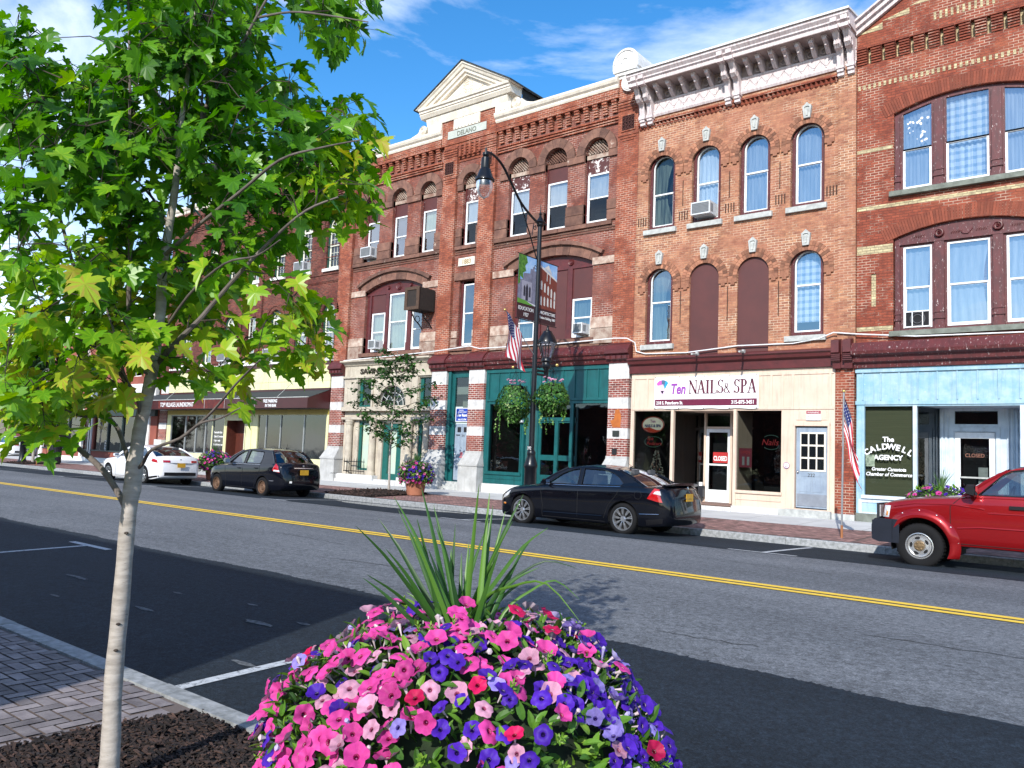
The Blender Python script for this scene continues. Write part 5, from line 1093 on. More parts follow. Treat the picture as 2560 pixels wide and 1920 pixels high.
for o, zs in ((hu, 10.92), (hl, 7.58)):
    mb.cut(); xc, zc, r, an = archpos(-5.43, -2.15, zs, .30); voussoirs(mb, xc, zc, r+.01, r+.36, an+.045, 60, yw-.014, yw+.05, .08)
mb.build('arch_bricks', M_('red_arch_brick', (.215, .052, .026), .85, c2=(.16, .038, .02), sc=5, kind='P', rnd=.25), rd)
mb = MB()
for z in (8.68, 5.03): mb.cut().box(-5.52, -2.0, yw-.14, yw+.2, z, z+.13)
mb.build('window_sill', MT['dstone'], rd)
rk = MB()   # raking white cornice
for s_ in (1, -1):
    A = (XR0 if s_ > 0 else XR1, 13.42); B = (xm, 14.98)
    for (y0_, w0, w1) in ((yw-.10, -.12, .02), (yw-.20, .02, .16), (yw-.30, .16, .22)):
        rk.add([(A[0], y0_, A[1]+w0), (B[0], y0_, B[1]+w0), (B[0], y0_, B[1]+w1), (A[0], y0_, A[1]+w1), (A[0], yw+.3, A[1]+w0), (B[0], yw+.3, B[1]+w0), (B[0], yw+.3, B[1]+w1), (A[0], yw+.3, A[1]+w1)], [(0, 1, 2, 3), (4, 7, 6, 5), (0, 4, 5, 1), (3, 2, 6, 7), (0, 3, 7, 4)])
rk.build('raking_cornice', MT['pinkw'], rd)
for z0, zs, cms, up in ((8.82, 10.92, [MT['bcur'], MT['check'], MT['wcur']], True), (5.18, 7.58, [MT['bcur'], MT['bcur'], MT['bcur']], False)):
    y = yw+.09; xs = [(-5.23, -4.56), (-4.22, -3.28), (-2.94, -2.33)]
    zt = lambda x: zs+.30-(((x+3.79)/1.64)**2)*.30
    if up: wh = [[(a, z0+.06), (b, z0+.06), (b, zt(b)-.10), ((a+b)/2, zt((a+b)/2)-.11), (a, zt(a)-.10)] for a, b in xs]
    else: wh = [rect(a, b, z0+.06, 7.36) for a, b in xs]
    mb = MB(); mb.wall(arch(-5.43, -2.15, z0, zs, .30), wh, y, y+.10)
    for a, b in ((-5.43, -5.28), (-4.52, -4.26), (-3.24, -2.98), (-2.29, -2.15)):
        mb.box(a+.02, b-.02, y-.05, y, z0, zt((a+b)/2)-.13 if up else 7.42); mb.box(a, b, y-.075, y, z0, z0+.10); mb.box(a, b, y-.08, y, z0+.26, z0+.30); mb.box(a+.01, b-.01, y-.07, y, z0+.42, z0+.45)
    if not up:
        mb.box(-5.40, -2.18, y-.06, y, 7.40, 7.46)
        for x in (-4.39, -3.11): mb.lathe([(.001, -.05), (.03, -.09), (.04, -.05), (.07, -.06), (.08, -.085), (.10, -.08), (.12, 0)], (x, y, 7.61), 18, 'y')
        for xx, sg in ((-4.85, 1), (-4.0, 1), (-3.45, -1), (-2.7, -1)):
            for k in range(5): mb.tube([(xx-.12+.05*k, y-.01, 7.56), (xx-.10+.05*k, y-.03, 7.60), (xx-.08+.05*k, y-.01, 7.64)], .009, 4)
        mb.tube([(-3.95, y-.015, 7.64), (-3.85, y-.02, 7.53), (-3.75, y-.02, 7.52), (-3.65, y-.015, 7.64)], .014, 4)
    mb.build('window_surround', MT['maroon2'], rd)
    for (a, b), cm in zip(xs, cms):
        if up:
            f = MB(); zt_ = z0+1.12; f.wall([(a, z0+.05), (b, z0+.05), (b, zt_), (a, zt_)], [rect(a+.05, b-.05, z0+.11, zt_-.05)], y+.0, y+.06); f.box(a, b, y-.0, y+.05, zt_-.045, zt_+.0)
            Wn = f.build('window', MT['sash'], rd); MB().wall([(a, z0+.06), (b, z0+.06), (b, zt(b)-.09), ((a+b)/2, zt((a+b)/2)-.10), (a, zt(a)-.09)], [], y+.04, y+.04, back=False).build('pane', MT['glassu'] if cm is MT['check'] else MT['glassr'], Wn)
            c = MB(); drape(c, a-.02, b+.02, z0, zs+.3, y+.16, .018, 8); c.build('curtain', cm if cm is not MT['wcur'] else MT['bcur'], Wn, smooth=True, sharp=None)
        else: sash(rd, a, b, z0+.07, 7.36, y+.02, MT['sash'], cm, w=.05, rail=.49, gather=.35, gm=MT['glassr'])
# blossoms / stickers on the upper left pane
t = thing('window_stickers', (-4.9, yw+.12, 9.3), 'white flower stickers on the upper left pane of the red painted building', 'stickers')
mb = MB()
for k in range(26):
    x = -5.14+.5*rng.random(); z = 10.72-.8*rng.random()*(.4+x+5.2); r = .012+.025*rng.random(); mb.lathe([(.001, -.001), (r, 0)], (x, yw+.125, z), 6, 'y')
mb.build('petals', MT['letw'], t)
t = thing('window_fan', (-4.9, yw+.2, 5.3), 'dark window fan with white guard in the lower left window of the red building', 'fan')
mb = MB(); mb.wall(rect(-5.20, -4.60, 5.26, 5.68), [rect(-5.17, -5.03, 5.29, 5.65), rect(-5.01, -4.79, 5.29, 5.65), rect(-4.77, -4.63, 5.29, 5.65)], yw+.075, yw+.10); mb.build('guard', MT['sash'], t)
MB().box(-5.18, -4.62, yw+.10, yw+.105, 5.28, 5.66).build('screen', MT['dark'], t)
mb = MB()
for r in (.10, .16): mb.lathe([(r, .0), (r+.01, -.01), (r+.02, 0)], (-4.9, yw+.085, 5.47), 20, 'y')
mb.build('fan_rings', M_('fan_grey', (.12, .12, .13), .4), t)
# shop cornice + blue front
mb = MB(); prof(mb, XR0-.04, XR1, [(YW+.1, 4.25), (YW-.06, 4.25), (YW-.08, 4.36), (YW-.18, 4.40), (YW-.20, 4.52), (YW-.34, 4.58), (YW-.36, 4.66), (YW-.20, 4.90), (YW+.1, 4.92)]); mb.build('shop_cornice', MT['maroon2'], rd)
bl_ = MT['blue']; y0 = YW+.0
mb = MB(); mb.wall(rect(XR0+.02, XR1, .50, 4.24), [[(-6.14, .98), (-4.94, .98), (-4.94, .46+.06), (-2.66, .52), (-2.66, .98), (-1.46, .98), (-1.46, 3.26), (-6.14, 3.26)]], y0, y0+.1)
for k in range(12): x = -6.18+.437*k; mb.box(x-.018, x+.018, y0-.025, y0, 3.42, 4.12)
mb.box(XR0+.0, XR1, y0-.05, y0, 4.13, 4.21); mb.box(XR0+.0, XR1, y0-.03, y0, 3.30, 3.40); mb.box(-6.20, -6.14, y0-.02, y0, .98, 3.28); bsh = mb.build('shopfront', bl_, rd)
mb = MB(); mb.box(-4.99, -4.90, y0-.02, y0+.1, .5, 3.27); mb.box(-2.70, -2.61, y0-.02, y0+.1, .5, 3.27)
mb.box(-6.20, -4.92, y0-.07, y0+.02, .90, .99); mb.box(-2.7, -1.4, y0-.07, y0+.02, .90, .99); mb.wall(rect(-6.28, -4.98, .52, .88), [rect(-6.2, -5.06, .56, .80)], y0-.02, y0)
# recess back wall
mb.wall(rect(-4.62, -2.98, .46, 3.30), [rect(-4.28, -3.32, 2.88, 3.21), rect(-4.28, -3.38, .50, 2.68)], 23.28, 23.36); mb.wall(rect(-4.40, -3.27, .5, 2.80), [rect(-4.30, -3.36, .5, 2.70)], 23.25, 23.28)
for x in (-4.56, -4.47, -3.1, -3.02): mb.box(x-.02, x+.02, 23.24, 23.28, .5, 3.25)
mb.quad((-4.95, y0+.1, 3.28), (-2.6, y0+.1, 3.28), (-2.6, 23.4, 3.28), (-4.95, 23.4, 3.28)); mb.build('pale_panels', MT['bluew'], bsh)
mb = MB(); mb.quad((-6.14, y0+.05, .98), (-4.98, y0+.05, .98), (-4.98, y0+.05, 3.26), (-6.14, y0+.05, 3.26)); mb.cut().quad((-2.62, y0+.05, .98), (-1.46, y0+.05, .98), (-1.46, y0+.05, 3.26), (-2.62, y0+.05, 3.26))
mb.cut().quad((-4.93, y0+.08, .8), (-4.62, 23.28, .8), (-4.62, 23.28, 3.26), (-4.93, y0+.08, 3.26)); mb.cut().quad((-2.67, y0+.08, .8), (-2.98, 23.28, .8), (-2.98, 23.28, 3.26), (-2.67, y0+.08, 3.26)); mb.cut().quad((-4.28, 23.3, 2.88), (-3.32, 23.3, 2.88), (-3.32, 23.3, 3.21), (-4.28, 23.3, 3.21)); mb.build('shop_window_pane', MT['glassd'], bsh)
mb = MB(); mb.box(-6.15, -4.99, y0+.16, y0+.18, .98, 3.26); mb.build('blind', MT['olive'], bsh)
mb = MB(); mb.box(-5.2, -5.15, y0+.2, 23.3, 1.0, 3.26); mb.build('side_blind', MT['olive'], bsh)
MB().box(XR0+.1, XR1, 25.4, 25.5, .4, 3.6).box(-6.3, -6.25, 22.4, 25.5, .4, 3.6).build('shop_interior', MT['dark'], bsh)
D = door(rd, -4.27, -3.39, .50, 2.67, 23.26, MT['sash'], [(-4.15, -3.51, .85, 2.52)], name='shop_door', knob=False)
text('CLOSED', .13, (-3.83, 23.27, 2.05), M_('dim_orange_letters', (.28, .12, .08), .6), D, sx=.9, ext=.002)
MB().box(-4.15, -3.51, 23.20, 23.24, 1.52, 1.56).box(-3.76, -3.55, 23.31, 23.32, 1.35, 1.8).build('push_bar', MT['stone'], D)
mb = MB(); mb.box(-6.34, -4.9, YW-.05, YW+.2, .22, .52); mb.box(-2.7, XR1, YW-.05, YW+.2, .22, .52); mb.box(-4.9, -2.7, YW-.02, 23.4, .22, .48); mb.build('stone_base', MT['dstone'], rd)
t = thing('window_lettering', (-5.56, y0, 1.5), 'white painted lettering The Caldwell Agency on the olive blind window', 'lettering')
yy = y0+.035
def arcword(s, size, xc, zc, span, rise, mat, par, y):
    rad = (span*span/4+rise*rise)/(2*rise); n = len(s); tot = 2*math.asin(span/2/rad)
    for k, ch in enumerate(s):
        a = -tot/2+tot*k/(n-1); text(ch, size, (xc+rad*math.sin(a), y, zc+rad*math.cos(a)-rad), mat, par, 'letter', rot=-a, bold=.008, ext=.002)
text('The', .17, (-5.575, yy, 2.36), MT['letw'], t, bold=.006, ext=.002); arcword('CALDWELL', .20, -5.58, 2.17, .96, .14, MT['letw'], t, yy)
text('AGENCY', .17, (-5.58, yy, 1.90), MT['letw'], t, bold=.007, ext=.002, sx=1.0)
text('Greater Canastota', .125, (-5.57, yy, 1.62), MT['letw'], t, bold=.003, shear=.2, ext=.002, sx=.86); text('Chamber of Commerce', .125, (-5.57, yy, 1.49), MT['letw'], t, bold=.003, shear=.2, ext=.002, sx=.90)
t = tag(MB().box(-6.12, -5.90, y0+.03, y0+.034, 1.72, 2.02).build('window_poster', M_('green_poster', (.28, .34, .24), .6, c2=(.06, .09, .06), sc=11, kind='P')), 'small green poster beside the word Agency in the olive blind window', 'poster')
# ============================================================ LAUNDRY BUILDING (1883 twin, left)
XL0, XL1 = -41.95, -27.76
lb = thing('brick_building', (-34.6, YW, .4), 'dark red brick 1883 building with green framed arched windows over a pale yellow tiled shopfront', 'building')
wx = [-28.33, -30.25, -32.2, -36.02, -37.9, -39.85]; wd = .86
holes = [arch(x-wd/2, x+wd/2, 9.46, 11.35) for x in wx]+[arch(x-wd/2, x+wd/2, 5.62, 7.50) for x in wx]+[rect(-34.52, -33.76, 9.46, 11.7), rect(-34.52, -33.76, 5.62, 7.75)]
mb = MB(); mb.wall(rect(XL0, XL1+.02, 5.1, 13.86), holes, YW+.06, YW+.34); mb.build('wall', MT['brick_l'], lb)
mb = MB()
for a, b in ((-35.27, -34.9), (-33.66, -33.28), (XL0, -41.25)): mb.cut().box(a, b, YW-.02, YW+.1, 5.1, 13.85)
mb.build('brick_pilaster', MT['brick_l'], lb); MB().box(XL0, XL1, YW+.6, YW+12, 4.3, 13.6).build('side_walls', MT['brick_l'], lb)
mb = MB()
for x in wx:
    for zs in (11.35, 7.50): voussoirs(mb, x, zs, wd/2+.01, wd/2+.16, R(90), 18, YW+.03, YW+.1, .07); voussoirs(mb, x, zs, wd/2+.17, wd/2+.30, R(94), 22, YW+.0, YW+.1, .06)
def lcorb(xa, xb, n):
    w = (xb-xa)/n
    for k in range(3): mb.box(xa, xb, YW+.01, YW+.07, 12.72+.1*k, 12.77+.1*k)
    for k in range(n):
        x = xa+w*(k+.25)
        for q in range(5): mb.box(x, x+w*.5, YW+.015-.018*q, YW+.07, 13.06+.085*q, 13.06+.085*q+.062)
    mb.box(xa, xb, YW-.08, YW+.07, 13.49, 13.8)
lcorb(-33.2, -27.8, 14); lcorb(-41.2, -35.3, 15); lcorb(-34.88, -33.68, 4)
for z in (8.90, 9.20): mb.box(-33.26, -27.78, YW+.02, YW+.07, z, z+.06); mb.box(-41.2, -35.29, YW+.02, YW+.07, z, z+.06)
for k in range(60): x = -33.2+.09*k; mb.box(x, x+.045, YW+.025, YW+.07, 8.83, 8.90)
for z in (9.95, 10.5): mb.box(-33.2, -27.8, YW+.045, YW+.07, z, z+.03)
mb.build('brick_relief', MT['brick_l'], lb)
mb = MB()
for x in wx+[-34.14]:
    for z in (9.46, 5.62): mb.cut().box(x-wd/2-.12, x+wd/2+.10, YW-.04, YW+.2, z-.13, z)
mb.build('window_sill', MT['white'], lb)
gm_ = M_('green_window_casing', (.012, .06, .045), .5, kind='P'); ivory = M_('ivory_sash', (.70, .70, .58), .4, kind='P')
for x in wx:
    for z0, zs in ((9.46, 11.35), (5.62, 7.50)):
        f = MB(); f.wall(arch(x-wd/2, x+wd/2, z0, zs), [arch(x-wd/2+.08, x+wd/2-.05, z0+.03, zs)], YW+.14, YW+.24); f.build('window_casing', gm_, lb)
        sash(lb, x-wd/2+.08, x+wd/2-.05, z0+.04, zs+.36, YW+.19, ivory, MT['purp'] if z0 > 9 else MT['gcur'], w=.05, gm=MT['glassd'] if z0 > 9 else None, head='arch', zs=zs, rail=.45, mun=(3, 3, 3), fan=True)
for z0, z1 in ((9.5, 11.68), (5.66, 7.72)): sash(lb, -34.50, -33.78, z0, z1, YW+.19, ivory, MT['gcur'], w=.05, mun=(3, 3, 3))
pq = MB().box(-34.64, -33.74, YW+.0, YW+.06, 8.96, 9.28).build('date_plaque', MT['cream'], lb); text('1883', .27, (-34.19, YW-.004, 9.01), MT['letter'], pq, sx=.95, ext=.006, bold=.006)
wc = MB(); prof(wc, XL0-.1, -27.82, pf); wc.build('white_cornice', MT['cream'], lb)
for x, z, lab in ((-30.25, 9.5, 'upper right part of the dark red laundry building'), (-28.33, 5.66, 'lower right corner window of the dark red laundry building'), (-32.2, 5.66, 'third lower window from the right of the laundry building'), (-36.02, 5.66, 'lower window just left of the laundry building middle bay')): ac_unit(x-.40, x+.28, z, z+.42, YW+.16, 'air conditioner in the '+lab, .42)
# pier with stripes on left
for z0, z1, mt, nm in ((4.18, 4.68, 'wstone', 'pier_stone'), (3.58, 4.18, 'brick_g', 'pier_brick'), (3.24, 3.58, 'wstone', 'pier_stone'), (2.62, 3.24, 'brick_g', 'pier_brick'), (2.29, 2.62, 'wstone', 'pier_stone'), (1.74, 2.29, 'brick_g', 'pier_brick'), (.2, 1.74, 'wstone', 'pier_stone')): MB().box(-41.9, -41.15, YW-.05-(.2 if z1 < 2 else 0), YW+.3, z0, z1).build(nm, MT[mt], lb)
mb = MB(); mb.box(-41.95, -41.1, YW-.28, YW+.3, 4.68, 5.34); mb.build('pier_cap', MT['maroon'], lb)
ye = MT['yellow']
mb = MB(); n = 9
for k in range(n):
    xa = -41.1+(13.3/n)*k
    for z0, z1 in ((4.20, 4.52), (4.53, 5.20)): mb.rn = rng.random(); mb.box(xa+.008, xa+13.3/n-.008, YW-.06, YW+.1, z0, z1)
mb.build('yellow_panels', ye, lb); MB().box(-41.1, -27.8, YW-.09, YW+.1, 5.21, 5.36).box(-41.1, -27.8, YW-.07, YW+.1, 3.95, 4.2).build('dark_band', MT['dred'], lb)
MB().box(-41.1, -27.8, YW-.14, YW+.1, 5.365, 5.45).build('white_ledge', MT['white'], lb)
aw = MB(); aw.add([(-42.9, 20.95, 3.70), (-27.78, 20.95, 3.70), (-27.78, YW, 4.14), (-42.9, YW, 4.14)], [(0, 1, 2, 3)]); aw.add([(-42.9, 20.96, 3.28), (-27.78, 20.96, 3.28), (-27.78, YW, 3.31), (-42.9, YW, 3.31)], [(0, 1, 2, 3)])
A_ = aw.build('canopy', MT['roof'], lb); q = MB(); q.box(-42.9, -27.76, 20.90, 20.96, 3.26, 3.70); q.add([(-27.76, 20.96, 3.27), (-27.76, YW, 3.3), (-27.76, YW, 4.12), (-27.76, 20.96, 3.70)], [(0, 1, 2, 3)]); q.build('canopy_fascia', MT['dred'], A_)
q = MB()
for x in (-31.5, -33.9, -35.6): q.box(x-.01, x+.01, 20.885, 20.90, 3.27, 3.69)
q.box(-42.9, -27.76, 20.88, 20.95, 3.70, 3.73); q.build('fascia_joints', MT['stone'], A_)
MB().box(-39.9, -33.85, 20.892, 20.90, 3.28, 3.68).build('rust_red_sign_panel', M_('rust_red', (.14, .02, .012), .6, c2=(.06, .008, .008), sc=3, kind='P'), A_)
text('TOP VILLAGE LAUNDROMAT', .30, (-39.7, 20.885, 3.37), MT['letw'], A_, align='LEFT', sx=.80, bold=.004); text('FREE PARKING', .20, (-30.35, 20.885, 3.50), MT['letw'], A_, sx=.78, bold=.004); text('IN THE REAR', .18, (-30.3, 20.885, 3.31), MT['letw'], A_, sx=.78, bold=.004)
for k, xx in enumerate((-39.3, -36.5, -33.0, -30.0)):
    MB().tube([(xx, 20.98, 3.75), (xx+.5, YW, 5.1)], .012, 5).build('tie_rod', MT['stone'], A_)
mb = MB(); mb.wall(rect(-41.1, -27.8, .38, 3.30), [rect(-40.75, -36.78, 1.12, 3.04), rect(-36.72, -35.72, 1.12, 3.04), rect(-35.50, -33.85, .44, 2.78), rect(-32.95, -27.95, 1.14, 3.04)], YW-.02, YW+.12)
for x in (-33.9, -33.4, -35.6): mb.box(x-.02, x+.02, YW-.05, YW-.02, .5, 3.04)
mb.build('yellow_shopfront', ye, lb)
mb = MB()
for k in range(16): x = -41+.85*k; mb.box(x-.008, x+.008, YW-.026, YW-.02, 3.05, 3.3)
mb.box(-41.1, -35.6, YW-.03, YW-.02, .45, .62); mb.box(-33.0, -27.9, YW-.03, YW-.02, .45, .62); mb.build('dark_trim', MT['dred'], lb)
MB().box(-41.1, -27.8, YW-.035, YW-.021, 3.06, 3.27).build('mustard_band', MT['yellowd'], lb)
mb = MB()
for x in (-39.3, -38.3, -37.4, -36.75): mb.cut().box(x-.04, x+.04, YW-.0, YW+.06, 1.12, 3.04)
for x in (-31.2, -29.5, -32.3): mb.cut().box(x-.025, x+.025, YW-.0, YW+.06, 1.14, 3.04)
mb.cut().wall(rect(-40.75, -36.78, 1.12, 3.04), [rect(-40.70, -36.83, 1.17, 2.99)], YW, YW+.06); mb.build('metal_mullions', M_('aluminium', (.45, .46, .46), .35, .6, kind='P'), lb)
mb = MB(); mb.quad((-40.75, YW+.04, 1.12), (-35.7, YW+.04, 1.12), (-35.7, YW+.04, 3.04), (-40.75, YW+.04, 3.04)); mb.cut().quad((-32.95, YW+.04, 1.14), (-27.95, YW+.04, 1.14), (-27.95, YW+.04, 3.04), (-32.95, YW+.04, 3.04)); mb.build('shop_window_pane', glass_mat('dusty_glass', (.5, .55, .52), .06, 1.2, .05), lb)
MB().box(-41, -27.8, 24.0, 24.1, .4, 3.2).build('shop_interior', MT['room'], lb)
mb = MB(); mb.wall(rect(-35.50, -33.85, .44, 2.78), [rect(-34.65, -34.10, 1.2, 2.5)], YW+.5, YW+.56); mb.box(-35.5, -35.45, YW, YW+.5, .44, 2.78); D = mb.build('brown_door', M_('red_brown_door', (.10, .022, .012), .5, c2=(.05, .012, .008), sc=5, kind='P', stretch=(8, 8, 1)), lb); MB().wall(rect(-34.72, -34.03, 1.1, 2.62), [rect(-34.62+.12*i, -34.53+.12*i, 1.2, 2.52) for i in range(5)], YW+.46, YW+.5).build('barred_window', MT['sash'], D)
mb_t = thing('window_lettering', (-36.2, YW, 1.3), 'white lettering listing services on the laundromat window beside the brown door', 'lettering')
for k, s in enumerate(('Reasonable Rates', 'Clean & Convenient', '7 days a week', 'Free Parking in rear')): text(s, .14, (-36.62, YW+.03, 2.15-.2*k), MT['letw'], mb_t, align='LEFT', sx=.72, ext=.002, bold=.003)
MB().box(-41.2, -27.8, YW-.06, YW+.1, .2, .40).build('plinth', MT['stone'], lb)
# ============================================================ FAR BRICK BUILDING with white cornice
fb = thing('brick_building', (-50, YW, .3), 'low far red brick building with plain white cornice behind the dark street tree', 'building')
mb = MB(); mb.wall(rect(-57.1, -42.3, .3, 8.1), [rect(-49.6, -43.2, .95, 2.95), rect(-56.6, -51.4, .95, 2.95), rect(-51.0, -50.0, .35, 2.9), arch(-48.2, -47.1, 5.2, 6.6), arch(-45.5, -44.4, 5.2, 6.6), arch(-52.2, -51.1, 5.2, 6.6), arch(-55.4, -54.3, 5.2, 6.6)], YW+.05, YW+.3); mb.box(-57.1, -42.3, YW+2, YW+14, .2, 8.0)
mb.build('wall', M_('plain_red_brick', (.26, .075, .05), .9, c2=(.20, .055, .04), sc=1.2, kind='P'), fb)
mb = MB(); prof(mb, -57.7, -42.2, [(YW+.3, 8.05), (YW-.05, 8.05), (YW-.10, 8.25), (YW-.35, 8.32), (YW-.38, 8.55), (YW-.5, 8.60), (YW-.5, 8.68), (YW+.3, 8.72)]); mb.box(-57.7, -57.05, YW-.3, YW+14, 8.05, 8.68); mb.box(-57.2, -56.7, YW-.0, YW+.1, .3, 8.05)
mb.box(-50.0, -42.3, YW-.15, YW+.1, 3.55, 4.75)
for x in (-49.9, -43.1, -51.1, -56.7, -50.0): mb.box(x-.12, x+.12, YW-.03, YW+.1, .3, 3.5)
for x in (-47.65, -44.95, -51.65, -54.85): mb.lathe([(.55, -.1), (.75, -.1), (.75, .1)], (x, YW, 6.6), 14, 'y', 0, PI)
mb.box(-57, -42.3, YW-.04, YW+.1, .2, .55); mb.build('white_trim', MT['white'], fb)
mb = MB()
for x in (-47.9, -46.2, -44.6, -53.1): mb.box(x-.04, x+.04, YW+.06, YW+.15, .95, 2.95)
mb.box(-57, -42.3, YW-.02, YW+.08, .93, 1.0); mb.box(-50, -42.3, YW-.10, YW+.06, 2.98, 3.5); mb.build('dark_frames', M_('dark_green_frame', (.015, .03, .03), .5), fb)
MB().quad((-56.6, YW+.15, .95), (-43.2, YW+.15, .95), (-43.2, YW+.15, 2.95), (-56.6, YW+.15, 2.95)).build('shop_window_pane', MT['glassd'], fb); MB().box(-56.7, -43, YW+1.5, YW+1.6, .3, 3).build('shop_interior', MT['dark'], fb)
for x in (-47.65, -44.95, -51.65, -54.85): MB().wall(arch(x-.55, x+.55, 5.2, 6.6), [arch(x-.48, x+.48, 5.27, 6.6)], YW+.2, YW+.26).build('window', MT['sash'], fb)
MB().box(-49.6, -50+.4, YW+.12, YW+.14, 1.0, 2.9).box(-56, -43.3, YW+.4, YW+.42, 5.0, 7.3).build('window_glass', MT['glassd'], fb)
gold = M_('gold_window_paint', (.45, .33, .08), .5)
text("Nancy's", .42, (-48.6, YW+.10, 2.2), gold, fb, shear=.3, ext=.002); text('OPEN', .3, (-48.0, YW+.1, 1.2), MT['letw'], fb, rot=R(90), ext=.002)
# maroon building and white gabled building farther left
fr_ = thing('wooden_building', (-66, 26, .3), 'far maroon boarded building beyond the lamp post at the left edge', 'building')
mb = MB(); mb.box(-78, -62, 25, 38, .2, 4.4); mb.build('wall', M_('maroon_boards', (.12, .018, .02), .7, kind='P', stretch=(9, 9, .2)), fr_); MB().box(-78.3, -61.6, 24.6, 38.4, 4.4, 4.7).build('roof', MT['roof'], fr_)
MB().box(-74, -71, 24.95, 25.05, 1, 3).cut().box(-68, -65, 24.95, 25.05, 1, 3).build('window', MT['glassd'], fr_)
ww = thing('white_building', (-75, 22, .3), 'far white building with flat cornice at the left end of the street', 'building')
mb = MB(); mb.box(-92, -66.5, 30, 46, .2, 10.2); mb.build('wall', M_('pale_far_wall', (.5, .5, .5), .8, kind='P'), ww); mb = MB(); mb.box(-92.6, -66.0, 29.4, 46.4, 10.2, 10.9); mb.build('roof_cornice', MT['white'], ww)
MB().box(-90, -88, 29.95, 30.02, 5, 8).cut().box(-85, -83, 29.95, 30.02, 5, 8).cut().box(-80, -78, 29.95, 30.02, 5, 8).cut().box(-75, -73, 29.95, 30.02, 5, 8).cut().box(-71, -69, 29.95, 30.02, 5, 8).build('window', MT['glassd'], ww)
# buildings on the camera side of the street (they shade the near left pavement and show in the shop glass)
nb = thing('brick_building', (-20, -2.6, .15), 'long brick building on the near side of the street behind the camera', 'building')
mb = MB(); mb.wall(rect(-48, -3.35, .1, 5.2), [rect(-47+2.4*k, -45.4+2.4*k, 1.0, 3.2) for k in range(18)], -2.6, -2.9); mb.box(-48, -3.35, -16, -3.0, .1, 5.15); mb.build('wall', MT['brick_l'], nb)
MB().quad((-48, -2.95, .5), (-3.4, -2.95, .5), (-3.4, -2.95, 3.5), (-48, -2.95, 3.5)).build('window_pane', MT['glassu'], nb); MB().box(-48.2, -3.3, -3.0, -2.45, 5.2, 5.32).build('parapet_coping', MT['stone'], nb)
# ============================================================ VEHICLES
def cr(tab, x):
    """smooth table lookup (monotone-ish cubic)"""
    if x <= tab[0][0]: return tab[0][1:]
    if x >= tab[-1][0]: return tab[-1][1:]
    for i in range(len(tab)-1):
        if tab[i][0] <= x <= tab[i+1][0]: break
    a, b = tab[i], tab[i+1]; p = tab[max(i-1, 0)]; q = tab[min(i+2, len(tab)-1)]; t = (x-a[0])/(b[0]-a[0]); h = b[0]-a[0]; out = []
    for k in range(1, len(a)):
        m0 = (b[k]-p[k])/(b[0]-p[0]) if b[0] > p[0] else 0; m1 = (q[k]-a[k])/(q[0]-a[0]) if q[0] > a[0] else 0
        s = (b[k]-a[k])/h
        if s == 0: m0 = m1 = 0
        else: m0 = max(min(m0/s, 3), 0)*s; m1 = max(min(m1/s, 3), 0)*s
        out.append((2*t**3-3*t*t+1)*a[k]+(t**3-2*t*t+t)*h*m0+(-2*t**3+3*t*t)*b[k]+(t**3-t*t)*h*m1)
    return tuple(out)
tyre_m = M_('tyre_rubber', (.009, .009, .010), .85, kind='O', spec=.2); dark_trim = M_('black_trim_plastic', (.008, .008, .010), .45, kind='O', spec=.25); chrome = M_('chrome', (.7, .7, .72), .12, 1, kind='O'); well = M_('wheel_well', (.006, .006, .007), .9, kind='O')
seat_m = M_('seat_fabric', (.06, .06, .065), .9, kind='O'); carglass = glass_mat('car_glass', (.42, .50, .50), .10, 1.5, .005); redl = M_('red_lamp_plastic', (.42, .008, .010), .12, coat=1, kind='O', sc=40, c2=(.30, .004, .006)); clearl = M_('clear_lamp_plastic', (.62, .62, .64), .1, coat=1, kind='O', c2=(.4, .4, .42), sc=30); amber = M_('amber_lamp', (.62, .20, .01), .2, coat=1, kind='O')
plate_m = M_('yellow_number_plate', (.55, .30, .02), .5, kind='O'); alloy = M_('silver_alloy', (.55, .56, .58), .28, .85, kind='O'); rusty = M_('rusty_steel_wheel', (.16, .09, .05), .7, .2, c2=(.09, .045, .025), sc=14, kind='O')
def paint(name, c, coat=.6, rough=.16, metal=0): return M_(name, c, rough, metal, c2=tuple(v*.93 for v in c), coat=coat, kind='O', sc=2, spec=.18)
